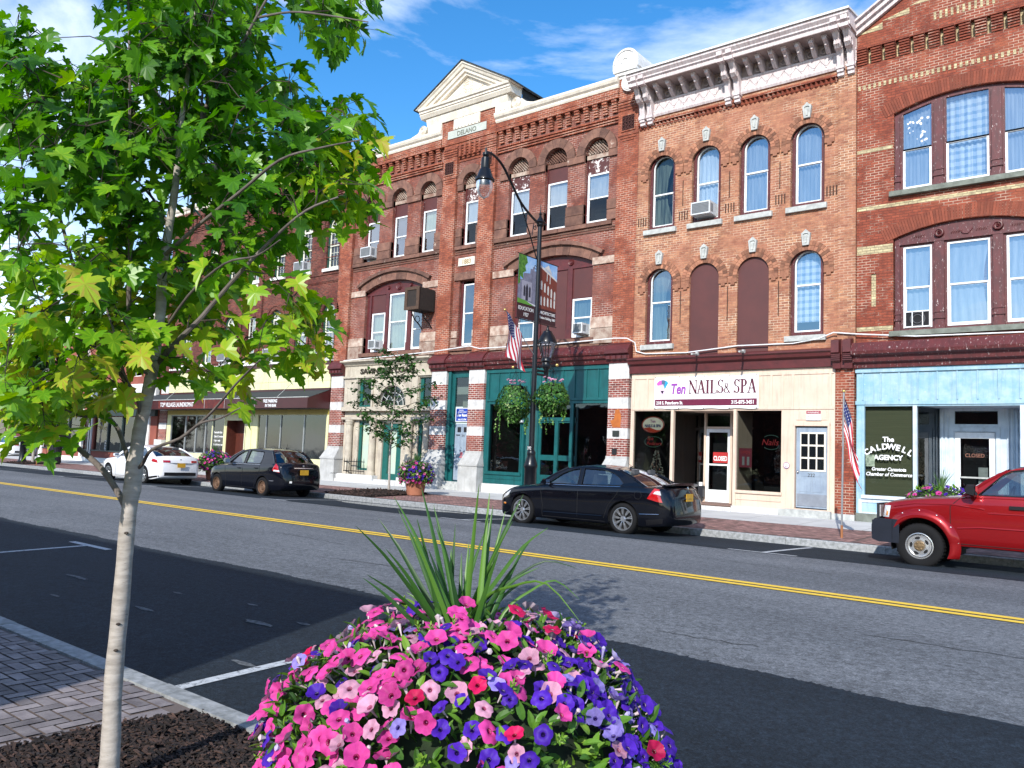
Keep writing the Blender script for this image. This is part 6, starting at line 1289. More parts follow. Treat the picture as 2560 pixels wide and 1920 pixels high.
def wheel(par, x, y, z, Rt, Rr, w, style, side):
    """side -1: outer face towards -Y"""
    s = side; t = MB(); yo = y+s*w/2; yi = y-s*w/2
    t.lathe([(Rr-.01, yi), (Rt-.03, yi), (Rt-.006, yi+s*.02), (Rt, yi+s*.05), (Rt, yo-s*.05), (Rt-.008, yo-s*.018), (Rt-.035, yo-s*.002), ((Rt+Rr)/2, yo+s*.004), (Rr+.006, yo-s*.004), (Rr-.01, yo-s*.02)], (x, 0, z), 40, 'y')
    for k in range(40):
        a = 2*PI*k/40; p = lambda r, yy: (x+r*math.cos(a), yy, z+r*math.sin(a))
        t.tube([p(Rt-.001, yi+s*.02), p(Rt+.004, y), p(Rt-.001, yo-s*.02)], .008, 4)
    W_ = t.build('wheel', tyre_m, par, smooth=True, sharp=50)
    r = MB(); c = (x, 0, z)
    r.lathe([(Rr, yo-s*.006), (Rr-.012, yo-s*.004), (Rr-.022, yo-s*.02), (Rr-.028, yo-s*.09), (Rr-.04, yi+s*.02)], c, 40, 'y')
    b = MB(); b.lathe([(.001, yo-s*.085), (Rr-.028, yo-s*.085)], c, 24, 'y'); b.build('brake_disc', well if style != 'steel' else rusty, W_)
    def spoke(a, w0, w1, r0, r1, y0, y1, th=.03):
        ca, sa = math.cos(a), math.sin(a); P = []
        for (rr_, ww, yy) in ((r0, w0, y0), ((r0+r1)/2, (w0+w1)/2*.85, (y0+y1)/2+s*.004), (r1, w1, y1)):
            P.append([(x+rr_*ca-q*ww*sa, yy+(0 if o else -s*th), z+rr_*sa+q*ww*ca) for q, o in ((-1, 1), (1, 1), (1, 0), (-1, 0))])
        r.loft(P, close=True)
    if style == 'alloy':
        for k in range(9):
            a = 2*PI*k/9+.2; spoke(a-.05, .008, .011, .05, Rr*.62, yo-s*.03, yo-s*.012)
            spoke(a-.075, .009, .012, Rr*.45, Rr-.015, yo-s*.018, yo-s*.014); spoke(a+.09, .008, .010, Rr*.42, Rr-.015, yo-s*.018, yo-s*.014)
        r.lathe([(.001, yo-s*.018), (.045, yo-s*.02), (.062, yo-s*.04), (.062, yo-s*.06)], c, 20, 'y')
        for k in range(5): a = 2*PI*k/5; r.lathe([(.001, yo-s*.016), (.009, yo-s*.018), (.009, yo-s*.03)], (x+.048*math.cos(a), 0, z+.048*math.sin(a)), 6, 'y')
        r.build('rim', alloy, W_, smooth=True, sharp=30)
    elif style == 'steel':
        r.lathe([(Rr-.03, yo-s*.05), (Rr-.055, yo-s*.035), (Rr-.09, yo-s*.055), (.07, yo-s*.03), (.05, yo-s*.045), (.001, yo-s*.04)], c, 30, 'y'); r.build('rim', rusty, W_, smooth=True, sharp=30)
        h = MB()
        for k in range(16): a = 2*PI*k/16; h.lathe([(.001, yo-s*.037), (.011, yo-s*.039)], (x+(Rr-.048)*math.cos(a), 0, z+(Rr-.048)*math.sin(a)), 8, 'y')
        for k in range(4): a = PI*k/2+.4; h.lathe([(.001, yo-s*.028), (.010, yo-s*.03)], (x+.055*math.cos(a), 0, z+.055*math.sin(a)), 6, 'y')
        h.build('rim_holes', well, W_)
    else:   # truck: styled steel with five slots and bronze hub
        r.lathe([(Rr-.03, yo-s*.02), (Rr-.04, yo-s*.045), (Rr-.05, yo-s*.05), (Rr-.075, yo-s*.022), (.10, yo-s*.018), (.085, yo-s*.03), (.001, yo-s*.03)], c, 40, 'y'); r.build('rim', M_('chromed_truck_wheel', (.66, .66, .66), .25, .75, kind='O'), W_, smooth=True, sharp=30)
        h = MB()
        for k in range(5):
            a = 2*PI*k/5+.55; P = []
            for j in range(14):
                u = 2*PI*j/14; da = .33*math.cos(u); rr_ = Rr-.085+.023*math.sin(u)*(1-.1*math.cos(u)); P.append((x+rr_*math.cos(a+da), yo-s*.0175, z+rr_*math.sin(a+da)))
            h.add(P, [tuple(range(14))])
        h.build('rim_slots', well, W_)
        h = MB(); h.lathe([(.082, yo-s*.03), (.080, yo-s*.008), (.03, yo-s*.004), (.028, yo+s*.01), (.001, yo+s*.012)], c, 24, 'y')
        for k in range(6): a = PI*k/3; h.lathe([(.001, yo+s*.012), (.013, yo+s*.008), (.015, yo-s*.02)], (x+.058*math.cos(a), 0, z+.058*math.sin(a)), 6, 'y')
        h.build('hub_cap', M_('bronze_hub', (.22, .15, .08), .4, .5, kind='O'), W_, smooth=True, sharp=30)
    return W_
class Car:
    def __init__(s, name, label, cat, X, Y, Z, spec):
        s.t = thing(name, (X, Y, Z), label, cat, None); s.sp = spec; s.paint = spec['paint']
    def sec(s, x):
        hw, zb, zs, zc, zm = cr(s.sp['tab'], x); d = zs-zb
        sh = s.sp.get('sh', .07)
        P = [(0, zc), (.45*hw, zc-.004), (.75*hw, zc-.25*(zc-zs)-.008), (hw-sh*1.3, zs+.012), (hw-sh*.55, zs-.006), (hw-.018, zs-.045), (hw-.004, zs-.12), (hw, zm), (hw-.004, zm-.08), (hw-.014, zb+.20*d), (hw-.035, zb+.10*d), (hw-.06, zb+.02*d), (hw-.12, zb), (0, zb)]
        return P
    def D(s, x, y, z):
        x0, x1 = s.sp['tab'][0][0], s.sp['tab'][-1][0]; hw = s.sp['hw']; q = min(1, abs(y)/hw); b1, b0, lid = s.sp.get('bow', (.20, .26, .09))
        t = min(1, max(0, (x-(x1-.75))/.75)); t = t*t*(3-2*t); k = min(1, max(0, (z-.60)/.40)); x -= t*(b1*q**2.2+lid*k*k*(3-2*k)*(1-.3*q))
        t = min(1, max(0, (x0+.8-x)/.8)); t = t*t*(3-2*t); return (x+t*b0*q**2.2, y, z)
    def warp(s, o, loc=False):
        for v in o.data.vertices: v.co = Vector(s.D(*v.co))
        return o
    def by(s, x, z):
        P = s.sec(x); P = [p for p in P[4:13]]
        if z >= P[0][1]: return P[0][0]
        for a, b in zip(P, P[1:]):
            if b[1] <= z <= a[1]: t = (a[1]-z)/(a[1]-b[1]+1e-9); return a[0]+(b[0]-a[0])*t
        return P[-1][0]
    def on(s, x, z, o=.003, side=-1): return (x, side*(s.by(x, z)+o), z)
    def body(s):
        sp = s.sp; x0, x1 = sp['tab'][0][0], sp['tab'][-1][0]; n = 90
        xs = sorted(set([x0+(x1-x0)*i/n for i in range(n+1)]+[r_[0] for r_ in sp['tab']]))
        secs = []
        for x in xs: P = s.sec(x); secs.append([(x, -y, z) for y, z in P]+[(x, y, z) for y, z in P[::-1][1:-1]])
        mb = MB(); mb.loft(secs, close=True); o = mb.build('body', s.paint, s.t, local=True)
        bm = bmesh.new(); bm.from_mesh(o.data); bmesh.ops.recalc_face_normals(bm, faces=bm.faces); bm.to_mesh(o.data); bm.free()
        cut = MB()
        for ax in sp['axles']:
            ra = sp['arch']; cut.lathe([(.001, -3), (ra, -3), (ra, 3), (.001, 3)], (ax, 0, sp['rt']+.01), 40, 'y')
        c = cut.build('cut', well, None); bm = bmesh.new(); bm.from_mesh(c.data); bmesh.ops.remove_doubles(bm, verts=bm.verts, dist=.0012); bmesh.ops.recalc_face_normals(bm, faces=bm.faces); bm.to_mesh(c.data); bm.free()
        md = o.modifiers.new('b', 'BOOLEAN'); md.object = c; md.operation = 'DIFFERENCE'; md.solver = 'EXACT'
        o.location = (0, 0, 0); bpy.context.view_layer.update()
        loc = s.t.location.copy(); s.t.location = (0, 0, 0); bpy.context.view_layer.update()
        me = bpy.data.meshes.new_from_object(o.evaluated_get(bpy.context.evaluated_depsgraph_get())); o.modifiers.clear(); o.data = me; s.t.location = loc
        bpy.data.objects.remove(c); me.polygons.foreach_set('use_smooth', [True]*len(me.polygons)); me.set_sharp_from_angle(angle=R(38)); me.name = 'body'; s.warp(o)
        w = MB(); hw = sp['hw']
        for ax in sp['axles']: w.cut().lathe([(sp['arch']-.004, -hw+.03), (sp['arch']-.004, -hw+.45)], (ax, 0, sp['rt']+.01), 30, 'y', -.25, PI+.25); w.lathe([(.05, -hw+.44), (sp['arch']-.004, -hw+.44)], (ax, 0, sp['rt']+.01), 30, 'y', -.25, PI+.25); w.lathe([(sp['arch']-.004, hw-.03), (sp['arch']-.004, hw-.45)], (ax, 0, sp['rt']+.01), 30, 'y', -.25, PI+.25); w.box(ax-.45, ax+.45, -hw+.42, hw-.42, .2, .6)
        w.build('wheel_well', well, s.t, local=True); s.o = o; return o
    def greenhouse(s):
        sp = s.sp; g = sp['gh']; zb = g['zb']; tum = g['tum']
        def side(sgn):
            def fn(u, v, d):
                b = s.by(u, cr(sp['tab'], u)[2]-.02)-.035; k = (v-zb)/(g['zt']-zb); return (u, sgn*(b-tum*max(0, k)**1.15-d), v)
            return fn
        s.side = side
        fr = MB()
        for sg in (-1, 1): fr.cut().wall(g['outline'], g['wins'], 0, .04, side(sg))
        fr.build('pillars', s.paint, s.t, local=True)
        gl = MB()
        for sg in (-1, 1):
            for w_ in g['wins']: gl.cut().wall(w_, [], .02, .02, side(sg), back=False)
        gl.build('side_window', carglass, s.t, local=True)
        tr = MB()
        for sg in (-1,):
            for w_ in g['wins']:
                P = [side(sg)(u, v, -.004) for u, v in w_]; tr.tube(P+[P[0]], .009, 4)
        tr.build('window_trim', dark_trim, s.t, local=True)
        # roof
        R_ = g['roof']; rf = MB(); secs = []
        for x, z in R_:
            y1 = abs(side(1)(x, z, 0)[1]); row = [(x, -y1+2*y1*k/12, z+.045*(1-(2*k/12-1)**2)) for k in range(13)]; secs.append(row+[(a, b, c-.03) for a, b, c in row[::-1]])
        rf.loft(secs, close=True); rf.build('roof', g.get('roofpaint', s.paint), s.t, local=True, smooth=True, sharp=50)
        def screen(xa, za, xb, zb_, bow, inset=.05):
            m = MB(); n = 12; rows = 6; vs = []
            for j in range(rows+1):
                t = j/rows; x, z = xa+(xb-xa)*t, za+(zb_-za)*t+.03*math.sin(PI*t)
                ya = abs(side(1)(xa, max(za, zb), 0)[1])-inset; yb = abs(side(1)(xb, zb_, 0)[1])-inset*.7; yy = ya+(yb-ya)*t
                for i in range(n+1):
                    q = 2*i/n-1; vs.append((x+bow*(1-q*q)*(1-t*.6), yy*q, z+.04*(1-q*q)*t))
            m.add(vs, [(j*(n+1)+i, j*(n+1)+i+1, (j+1)*(n+1)+i+1, (j+1)*(n+1)+i) for j in range(rows) for i in range(n)]); return m
        screen(*g['ws'], -.16).build('windscreen', carglass, s.t, local=True, smooth=True)
        screen(*g['rw'], .12).build('rear_window', carglass, s.t, local=True, smooth=True)
        pl = MB()   # corner pillars closing screens to sides
        for (xa, za, xb, zb_) in (g['ws'], g['rw']):
            for sg in (-1, 1):
                a = side(sg)(xa, max(za, zb), .02); b = side(sg)(xb, zb_, .02); m = ((a[0]+b[0])/2, (a[1]+b[1])/2, (a[2]+b[2])/2+.025); pl.tube([a, m, b], .032, 6)
        pl.build('corner_pillars', s.paint, s.t, local=True, smooth=True)
        # inside
        it = MB(); a, b = g['cab']; zf = zb-.035; hw = sp['hw']-.12; it.box(a, b, -hw, hw, zf, zf+.012)
        it.build('cabin_floor', well, s.t, local=True)
        for xx, ys_, nm in g['seats']:
            for yy in ys_:
                q = MB(); q.loft([[(xx+dx, yy-w_, z) for dx, z in ((-.05, zf), (.03, zf+.30), (.10, zf+.30), (.12, zf))] for w_ in (-.22, -.2)]+[[(xx+dx, yy-w_, z) for dx, z in ((-.05, zf), (.03, zf+.32), (.10, zf+.32), (.12, zf))] for w_ in (.2, .22)], close=True)
                q.loft([[(xx+.03+dx, yy-.11, zf+.33+z) for dx, z in ((0, 0), (.0, .13), (.07, .14), (.09, .0))], [(xx+.03+dx, yy+.11, zf+.33+z) for dx, z in ((0, 0), (.0, .13), (.07, .14), (.09, .0))]], close=True); q.build('seat', seat_m, s.t, local=True)
        q = MB(); xx, zz_ = g['wheelpos']; q.tube([(xx+.10*math.cos(a/10*PI)*.5, -.36+.18*math.sin(a/10*PI), zz_+.17*math.cos(a/10*PI)) for a in range(21)], .014, 6); q.build('steering_wheel', dark_trim, s.t, local=True)
    def patch(s, name, m, corners, nx=8, nz=5, o=.008, parent=None, side=-1, smooth=True):
        """curved panel on the body side; corners in (x,z): bl, br, tr, tl (tr may differ for slanted lamps)"""
        mb = MB(); vs = []
        (a, b, c, d) = corners
        for j in range(nz+1):
            for i in range(nx+1):
                u, v = i/nx, j/nz; x = (a[0]*(1-u)+b[0]*u)*(1-v)+(d[0]*(1-u)+c[0]*u)*v; z = (a[1]*(1-u)+b[1]*u)*(1-v)+(d[1]*(1-u)+c[1]*u)*v
                e = o if 0 < i < nx and 0 < j < nz else o*.4; vs.append((x, side*(s.by(x, z)+e), z))
        mb.add(vs, [(j*(nx+1)+i, j*(nx+1)+i+1, (j+1)*(nx+1)+i+1, (j+1)*(nx+1)+i) for j in range(nz) for i in range(nx)])
        return s.warp(mb.build(name, m, parent or s.t, smooth=smooth, sharp=None, local=True))
    def line(s, name, m, pts, r=.005, o=.001, side=-1):
        P = []
        for (a, b) in zip(pts, pts[1:]):
            for k in range(6): t = k/6; P.append(s.on(a[0]+(b[0]-a[0])*t, a[1]+(b[1]-a[1])*t, o, side))
        P.append(s.on(*pts[-1], o, side)); return s.warp(MB().tube(P, r, 5).build(name, m, s.t, local=True))
    def handles(s, pts):
        for x, z in pts:
            y = -(s.by(x, z)); mb = MB(); mb.loft([[(x-.11, y+.0, z-.012), (x-.11, y-.012, z-.01), (x-.11, y-.012, z+.012), (x-.11, y, z+.014)], [(x, y, z-.02), (x, y-.035, z-.016), (x, y-.035, z+.012), (x, y, z+.016)], [(x+.11, y, z-.012), (x+.11, y-.012, z-.01), (x+.11, y-.012, z+.012), (x+.11, y, z+.014)]], close=True); mb.build('door_handle', s.paint if not s.sp.get('dh') else s.sp['dh'], s.t, local=True, smooth=True)
    def mirror(s, x, z, m, sc=1):
        for sg in (-1, 1):
            y = sg*(s.by(x, z-.1)-.03); q = MB(); L = .20*sc; h = .075*sc
            q.loft([[(x+dx*sc, y+sg*yy*sc, z+dz*k) for dx, dz in ((-.05, -.6*h), (-.07, .2*h), (-.05, h), (.03, h*1.05), (.045, 0), (.03, -h))] for yy, k in ((0.02, .5), (.07, .9), (.16, 1), (.215, .7))], close=True); mo = q.build('wing_mirror', m, s.t, local=True, smooth=True)
            MB().quad((x+.046*sc, y+sg*.06*sc, z-h*.7), (x+.046*sc, y+sg*.20*sc, z-h*.6), (x+.046*sc, y+sg*.20*sc, z+h*.7), (x+.046*sc, y+sg*.06*sc, z+h*.85)).build('mirror_glass', chrome, mo, local=True)
    def rear(s, xr, plate, badge=True):
        z = plate; xr = s.D(xr, 0, z)[0]+.004; p = MB().box(xr, xr+.012, -.155, .155, z-.08, z+.08).build('number_plate', plate_m, s.t, local=True)
        t_ = text(s.sp['reg'], .075, (0, 0, 0), M_('plate_navy', (.02, .03, .12), .5), p, 'plate_characters', ax='side', ext=.001, sx=.9)
        for v in t_.data.vertices: v.co = Vector((xr+.014, v.co.y, v.co.z+z-.025))+Vector((0, 0, 0))
        for v in t_.data.vertices: v.co += s.t.location  # built relative to the world origin
        if badge: MB().lathe([(.001, .006), (.03, .004), (.035, 0)], (s.D(s.sp['tab'][-1][0], 0, z+.2)[0]-.012, 0, z+.2), 16, 'x').build('badge', chrome, s.t, local=True)
YC = 15.15
def sedan(name, label, X, Z, pn, spec, half=.91):
    return Car(name, label, 'car', X, YC+half, Z, dict(paint=pn, **spec))
black1 = paint('black_car_paint', (.003, .0035, .006)); black2 = paint('black_car_paint_old', (.003, .0035, .007)); white1 = paint('white_car_paint', (.70, .71, .73), metal=0)
# ---- black sedan with boot spoiler
T1 = [(-.955, .40, .40, .55, .56, .5), (-.94, .62, .30, .60, .62, .5), (-.88, .74, .20, .65, .68, .5), (-.74, .83, .17, .72, .77, .52), (-.5, .885, .17, .80, .86, .56), (-.1, .91, .19, .865, .925, .60), (.3, .912, .19, .91, .975, .62), (.58, .912, .19, .935, 1.01, .64), (.66, .912, .19, .945, .965, .64), (1.5, .912, .19, .965, .98, .66), (2.4, .912, .19, 1.0, 1.01, .70), (2.95, .91, .19, 1.02, 1.03, .72), (3.25, .905, .20, 1.025, 1.07, .74), (3.5, .885, .22, 1.02, 1.085, .74), (3.70, .855, .24, 1.01, 1.085, .74), (3.80, .81, .26, .985, 1.055, .72), (3.85, .765, .30, .95, 1.0, .66), (3.875, .70, .36, .86, .88, .6), (3.88, .60, .40, .80, .81, .6)]
G1 = dict(zb=.955, zt=1.40, tum=.24, outline=[(.42, .955), (1.2, .955), (2.2, .97), (3.34, 1.0), (3.05, 1.13), (2.72, 1.28), (2.45, 1.355), (2.1, 1.40), (1.7, 1.415), (1.35, 1.395), (1.12, 1.345), (.8, 1.185)],
    wins=[[(.70, .995), (1.50, 1.0), (1.44, 1.355), (1.24, 1.325), (1.0, 1.225)], [(1.60, 1.005), (2.60, 1.035), (2.66, 1.08), (2.52, 1.20), (2.32, 1.30), (2.05, 1.355), (1.55, 1.365)]],
    roof=[(1.05, 1.335), (1.25, 1.385), (1.5, 1.408), (1.75, 1.415), (2.0, 1.405), (2.25, 1.38), (2.42, 1.35), (2.55, 1.32)], ws=(.47, .985, 1.10, 1.355), rw=(3.12, 1.065, 2.47, 1.35), cab=(.7, 3.1), seats=[(1.75, (-.37, .37), 0), (2.62, (-.35, .35), 0)], wheelpos=(1.2, 1.0))
c1 = sedan('parked_car', 'black sedan with silver spoked wheels and boot spoiler parked before the nail shop', -11.83, .03, black1, dict(tab=T1, gh=G1, axles=[0, 2.72], arch=.372, rt=.335, hw=.912, reg='HXP 4102'))
c1.body(); c1.greenhouse()
for ax in (0, 2.72):
    for sg in (-1, 1): wheel(c1.t, ax, sg*.80+0, .335, .335, .24, .215, 'alloy', sg) if 0 else None
def wheels(c, ax, rt, rr_, w, style, hw):
    for a in ax:
        for sg in (-1, 1):
            W_ = wheel(c.t, 0, 0, 0, rt, rr_, w, style, sg)
            for o in [W_]+list(W_.children): 
                for v in o.data.vertices: v.co += c.t.location   # authored around its own hub
                if o is W_: pass
            W_.location = (a, sg*(hw-w/2-.005), rt)
wheels(c1, (0, 2.72), .335, .245, .215, 'alloy', .912)
c1.patch('tail_light', redl, [(3.34, .80), (3.79, .73), (3.74, 1.0), (3.60, 1.02)], o=.014); c1.patch('reversing_lamp', clearl, [(3.56, .90), (3.785, .88), (3.765, .96), (3.66, .965)], o=.02)
c1.patch('tail_light', redl, [(3.34, .80), (3.79, .73), (3.74, 1.0), (3.60, 1.02)], o=.014, side=1)
mb = MB(); mb.box(3.865, 3.885, -.66, -.50, .76, .95); mb.box(3.865, 3.885, .50, .66, .76, .95); 
c1.handles([(1.32, .83), (2.38, .86)]); c1.mirror(.74, 1.02, black1); c1.rear(3.87, .84)
for pts in ([(.52, .90), (.60, .5), (.58, .25)], [(1.56, .945), (1.55, .30)], [(2.62, .96), (2.56, .85), (2.35, .6), (2.24, .32)], [(.58, .245), (2.26, .245)]): c1.line('door_seam', well, pts, .005)
c1.line('belt_trim', chrome, [(.66, .965), (1.6, .98), (2.62, 1.01)], .008, -.02)
c1.line('side_crease', black1, [(.62, .34), (2.2, .36)], .012, .0); c1.line('bumper_seam', chrome, [(3.12, .47), (3.7, .49)], .006, .002)
mb = MB(); mb.tube([(3.08+.085*math.cos(a/10*PI), c1.on(3.08+.085*math.cos(a/10*PI), .86+.085*math.sin(a/10*PI), .001)[1], .86+.085*math.sin(a/10*PI)) for a in range(21)], .004, 4); mb.build('fuel_flap', well, c1.t, local=True)
sp_ = MB(); vs = []
for i in range(17):
    y = -.66+1.32*i/16; e = 1-abs(2*i/16-1)**4; vs.append([(3.60, y, 1.085+.0*e), (3.66, y, 1.09+.035*e), (3.80, y, 1.10+.05*e), (3.86, y, 1.095+.045*e), (3.84, y, 1.07+.02*e), (3.66, y, 1.06)])
sp_.loft(vs, close=True); c1.warp(sp_.build('spoiler', black1, c1.t, local=True, smooth=True, sharp=40))
MB().tube([(2.35, 0, 1.43), (2.42, 0, 1.44), (2.36, -.0, 1.47), (2.28, 0, 1.52)], [.02, .015, .006, .003], 6).build('aerial', dark_trim, c1.t, local=True)
c1.patch('side_marker', amber, [(-.80, .44), (-.68, .44), (-.68, .48), (-.80, .48)], o=.006)
c1.patch('head_light', clearl, [(-.86, .56), (-.55, .66), (-.42, .78), (-.78, .66)], o=.006); c1.patch('exhaust_trim', dark_trim, [(3.3, .24), (3.75, .30), (3.78, .40), (3.3, .36)], o=.004)
# ---- older black sedan with rusty steel wheels
T2 = [(-.84, .35, .40, .56, .57, .5), (-.82, .58, .28, .62, .64, .5), (-.74, .72, .19, .70, .74, .5), (-.55, .80, .18, .79, .86, .56), (-.2, .835, .19, .86, .94, .6), (.2, .845, .20, .90, .99, .62), (.48, .845, .20, .925, 1.03, .64), (.56, .845, .20, .935, .96, .64), (1.5, .845, .20, .97, .985, .68), (2.3, .845, .20, 1.0, 1.01, .72), (2.85, .845, .21, 1.03, 1.05, .76), (3.1, .84, .22, 1.045, 1.09, .76), (3.35, .82, .23, 1.04, 1.10, .76), (3.5, .79, .25, 1.02, 1.09, .74), (3.58, .75, .29, .99, 1.05, .70), (3.62, .69, .36, .92, .95, .66), (3.63, .6, .42, .85, .86, .6)]
G2 = dict(zb=.965, zt=1.47, tum=.22, outline=[(.28, .965), (1.2, .97), (2.2, .985), (3.12, 1.02), (2.98, 1.2), (2.80, 1.36), (2.62, 1.44), (2.3, 1.475), (1.8, 1.49), (1.4, 1.475), (1.12, 1.43), (.75, 1.27)],
    wins=[[(.62, 1.0), (1.42, 1.01), (1.36, 1.42), (1.18, 1.39), (.92, 1.26)], [(1.52, 1.015), (2.32, 1.03), (2.34, 1.18), (2.26, 1.40), (1.5, 1.43)]],
    roof=[(1.02, 1.40), (1.2, 1.445), (1.45, 1.475), (1.8, 1.49), (2.1, 1.485), (2.4, 1.465), (2.62, 1.435), (2.74, 1.40)], ws=(.34, 1.0, 1.08, 1.42), rw=(3.03, 1.085, 2.66, 1.43), cab=(.6, 3.0), seats=[(1.65, (-.34, .34), 0), (2.45, (-.32, .32), 0)], wheelpos=(1.1, 1.02))
c2 = sedan('parked_car', 'older black sedan with rusty steel wheels parked before the yellow laundry shopfront', -24.76, .02, black2, dict(tab=T2, gh=G2, axles=[0, 2.57], arch=.345, rt=.305, hw=.845, reg='GRD 7758'), .85)
c2.body(); c2.greenhouse(); wheels(c2, (0, 2.57), .305, .20, .19, 'steel', .845)
for sd_ in (-1, 1): c2.patch('tail_light', redl, [(3.14, .84), (3.56, .78), (3.50, .98), (3.34, 1.06)], o=.014, side=sd_)
c2.patch('reversing_lamp', clearl, [(3.24, .81), (3.56, .80), (3.55, .86), (3.26, .875)], o=.02)
c2.handles([(1.28, .85), (2.22, .88)]); c2.mirror(.66, 1.06, M_('silver_grey_mirror', (.25, .3, .3), .3, .5)); c2.rear(3.62, .80)
for pts in ([(.45, .88), (.55, .5), (.52, .26)], [(1.47, .95), (1.46, .30)], [(2.38, .97), (2.40, .8), (2.15, .5), (2.12, .3)], [(.52, .255), (2.12, .255)]): c2.line('door_seam', well, pts, .005)
c2.line('belt_trim', chrome, [(.6, .975), (1.5, .985), (2.36, 1.0)], .008, -.02); c2.line('rear_moulding', M_('pale_scuff', (.3, .3, .32), .5), [(2.95, .52), (3.25, .52)], .006, .003)
c2.warp(MB().box(3.60, 3.645, -.36, .36, .92, .945).build('boot_trim', chrome, c2.t, local=True))
MB().tube([(2.55, 0, 1.48), (2.62, 0, 1.66)], [.008, .004], 5).build('aerial', dark_trim, c2.t, local=True); c2.warp(MB().box(3.63, 3.638, -.52, -.45, .47, .53).build('sticker', MT['letw'], c2.t, local=True))
# ---- white sedan
T3 = [(-.95, .40, .38, .55, .56, .5), (-.93, .64, .26, .60, .62, .5), (-.85, .78, .18, .66, .70, .5), (-.65, .86, .17, .74, .80, .54), (-.3, .905, .18, .84, .90, .58), (.2, .915, .18, .90, .97, .62), (.58, .915, .18, .93, 1.0, .64), (.66, .915, .18, .94, .955, .64), (1.6, .915, .18, .965, .98, .68), (2.5, .915, .18, .99, 1.0, .72), (3.1, .91, .19, 1.01, 1.05, .76), (3.4, .89, .20, 1.02, 1.08, .78), (3.68, .85, .24, 1.01, 1.085, .76), (3.80, .80, .28, .98, 1.05, .72), (3.85, .74, .34, .90, .93, .6), (3.86, .64, .40, .82, .83, .6)]
G3 = dict(zb=.955, zt=1.41, tum=.25, outline=[(.42, .955), (1.2, .96), (2.3, .975), (3.42, 1.01), (3.1, 1.15), (2.75, 1.29), (2.45, 1.37), (2.0, 1.415), (1.6, 1.415), (1.25, 1.37), (.85, 1.19)],
    wins=[[(.72, .995), (1.55, 1.0), (1.5, 1.365), (1.25, 1.325), (1.0, 1.21)], [(1.63, 1.005), (2.6, 1.03), (2.85, 1.07), (2.6, 1.22), (2.35, 1.33), (1.6, 1.375)]],
    roof=[(1.08, 1.335), (1.3, 1.39), (1.6, 1.415), (1.9, 1.418), (2.2, 1.395), (2.45, 1.36), (2.58, 1.33)], ws=(.47, .985, 1.12, 1.355), rw=(3.22, 1.07, 2.5, 1.355), cab=(.7, 3.15), seats=[(1.75, (-.37, .37), 0), (2.62, (-.35, .35), 0)], wheelpos=(1.2, 1.0))
c3 = sedan('parked_car', 'white sedan parked behind the maple trunk at the left of the far kerb', -32.45, .02, white1, dict(tab=T3, gh=G3, axles=[0, 2.79], arch=.37, rt=.33, hw=.915, reg='FKA 3391'))
c3.body(); c3.greenhouse(); wheels(c3, (0, 2.79), .33, .235, .21, 'alloy', .915)
for sd_ in (-1, 1): c3.patch('tail_light', redl, [(3.36, .86), (3.80, .82), (3.76, .93), (3.42, .98)], o=.014, side=sd_)
mb = MB()
for a_ in (-.66, .42): [mb.box(3.845, 3.874, a_+.03*k, a_+.03*k+.03, .84, .92) for k in range(8)]
c3.warp(mb.build('tail_light', redl, c3.t, local=True))
c3.handles([(1.35, .83), (2.45, .86)]); c3.mirror(.76, 1.02, white1); c3.rear(3.85, .74)
for pts in ([(.55, .90), (.62, .5), (.60, .25)], [(1.6, .95), (1.58, .30)], [(2.65, .96), (2.45, .6), (2.32, .32)], [(.6, .245), (2.32, .245)]): c3.line('door_seam', well, pts, .005)
c3.patch('rear_skirt', dark_trim, [(3.1, .22), (3.8, .30), (3.8, .36), (3.15, .30)], o=.004); mb = MB(); [mb.box(3.80, 3.868, -.62+.0775*k, -.62+.0775*(k+1), .36, .48) for k in range(16)]; c3.warp(mb.build('rear_skirt', dark_trim, c3.t, local=True))
# ---- red pickup
redp = paint('metallic_red_paint', (.24, .006, .008), rough=.3, metal=.35)
T4 = [(-.66, .50, .62, .98, .99, .8), (-.645, .74, .60, 1.0, 1.02, .8), (-.60, .82, .58, 1.02, 1.05, .82), (-.45, .86, .46, 1.06, 1.10, .86), (-.1, .885, .42, 1.12, 1.165, .88), (.3, .895, .40, 1.16, 1.205, .88), (.62, .90, .40, 1.185, 1.23, .88), (.74, .90, .40, 1.20, 1.21, .88), (1.5, .905, .40, 1.215, 1.225, .88), (2.6, .905, .40, 1.22, 1.23, .88), (3.3, .905, .42, 1.22, 1.23, .88), (4.4, .90, .44, 1.22, 1.23, .88), (4.8, .87, .48, 1.22, 1.23, .88), (4.84, .80, .5, 1.2, 1.21, .88)]
G4 = dict(zb=1.215, zt=1.70, tum=.20, outline=[(.60, 1.21), (2.66, 1.225), (2.72, 1.62), (2.55, 1.72), (2.1, 1.745), (1.6, 1.735), (1.36, 1.70), (1.12, 1.62)],
    wins=[[(.86, 1.255), (1.88, 1.265), (1.88, 1.69), (1.5, 1.69), (1.30, 1.655), (1.18, 1.58)], [(1.98, 1.265), (2.60, 1.27), (2.62, 1.60), (2.5, 1.68), (1.98, 1.695)]],
    roof=[(1.22, 1.635), (1.38, 1.70), (1.6, 1.735), (2.1, 1.745), (2.5, 1.73), (2.68, 1.68)], ws=(.66, 1.235, 1.25, 1.655), rw=(2.74, 1.24, 2.66, 1.66), cab=(.8, 2.7), seats=[(1.75, (-.38, .38), 0)], wheelpos=(1.25, 1.24))
c4 = Car('pickup_truck', 'red pickup truck with black bumper and flared wheel arches parked at the right edge', 'pickup truck', -3.30, 15.0+.94, .02, dict(paint=redp, tab=T4, gh=G4, axles=[0, 3.33], arch=.46, rt=.365, hw=.90, reg='JTN 9946', sh=.06, bow=(.05, .05, 0)))
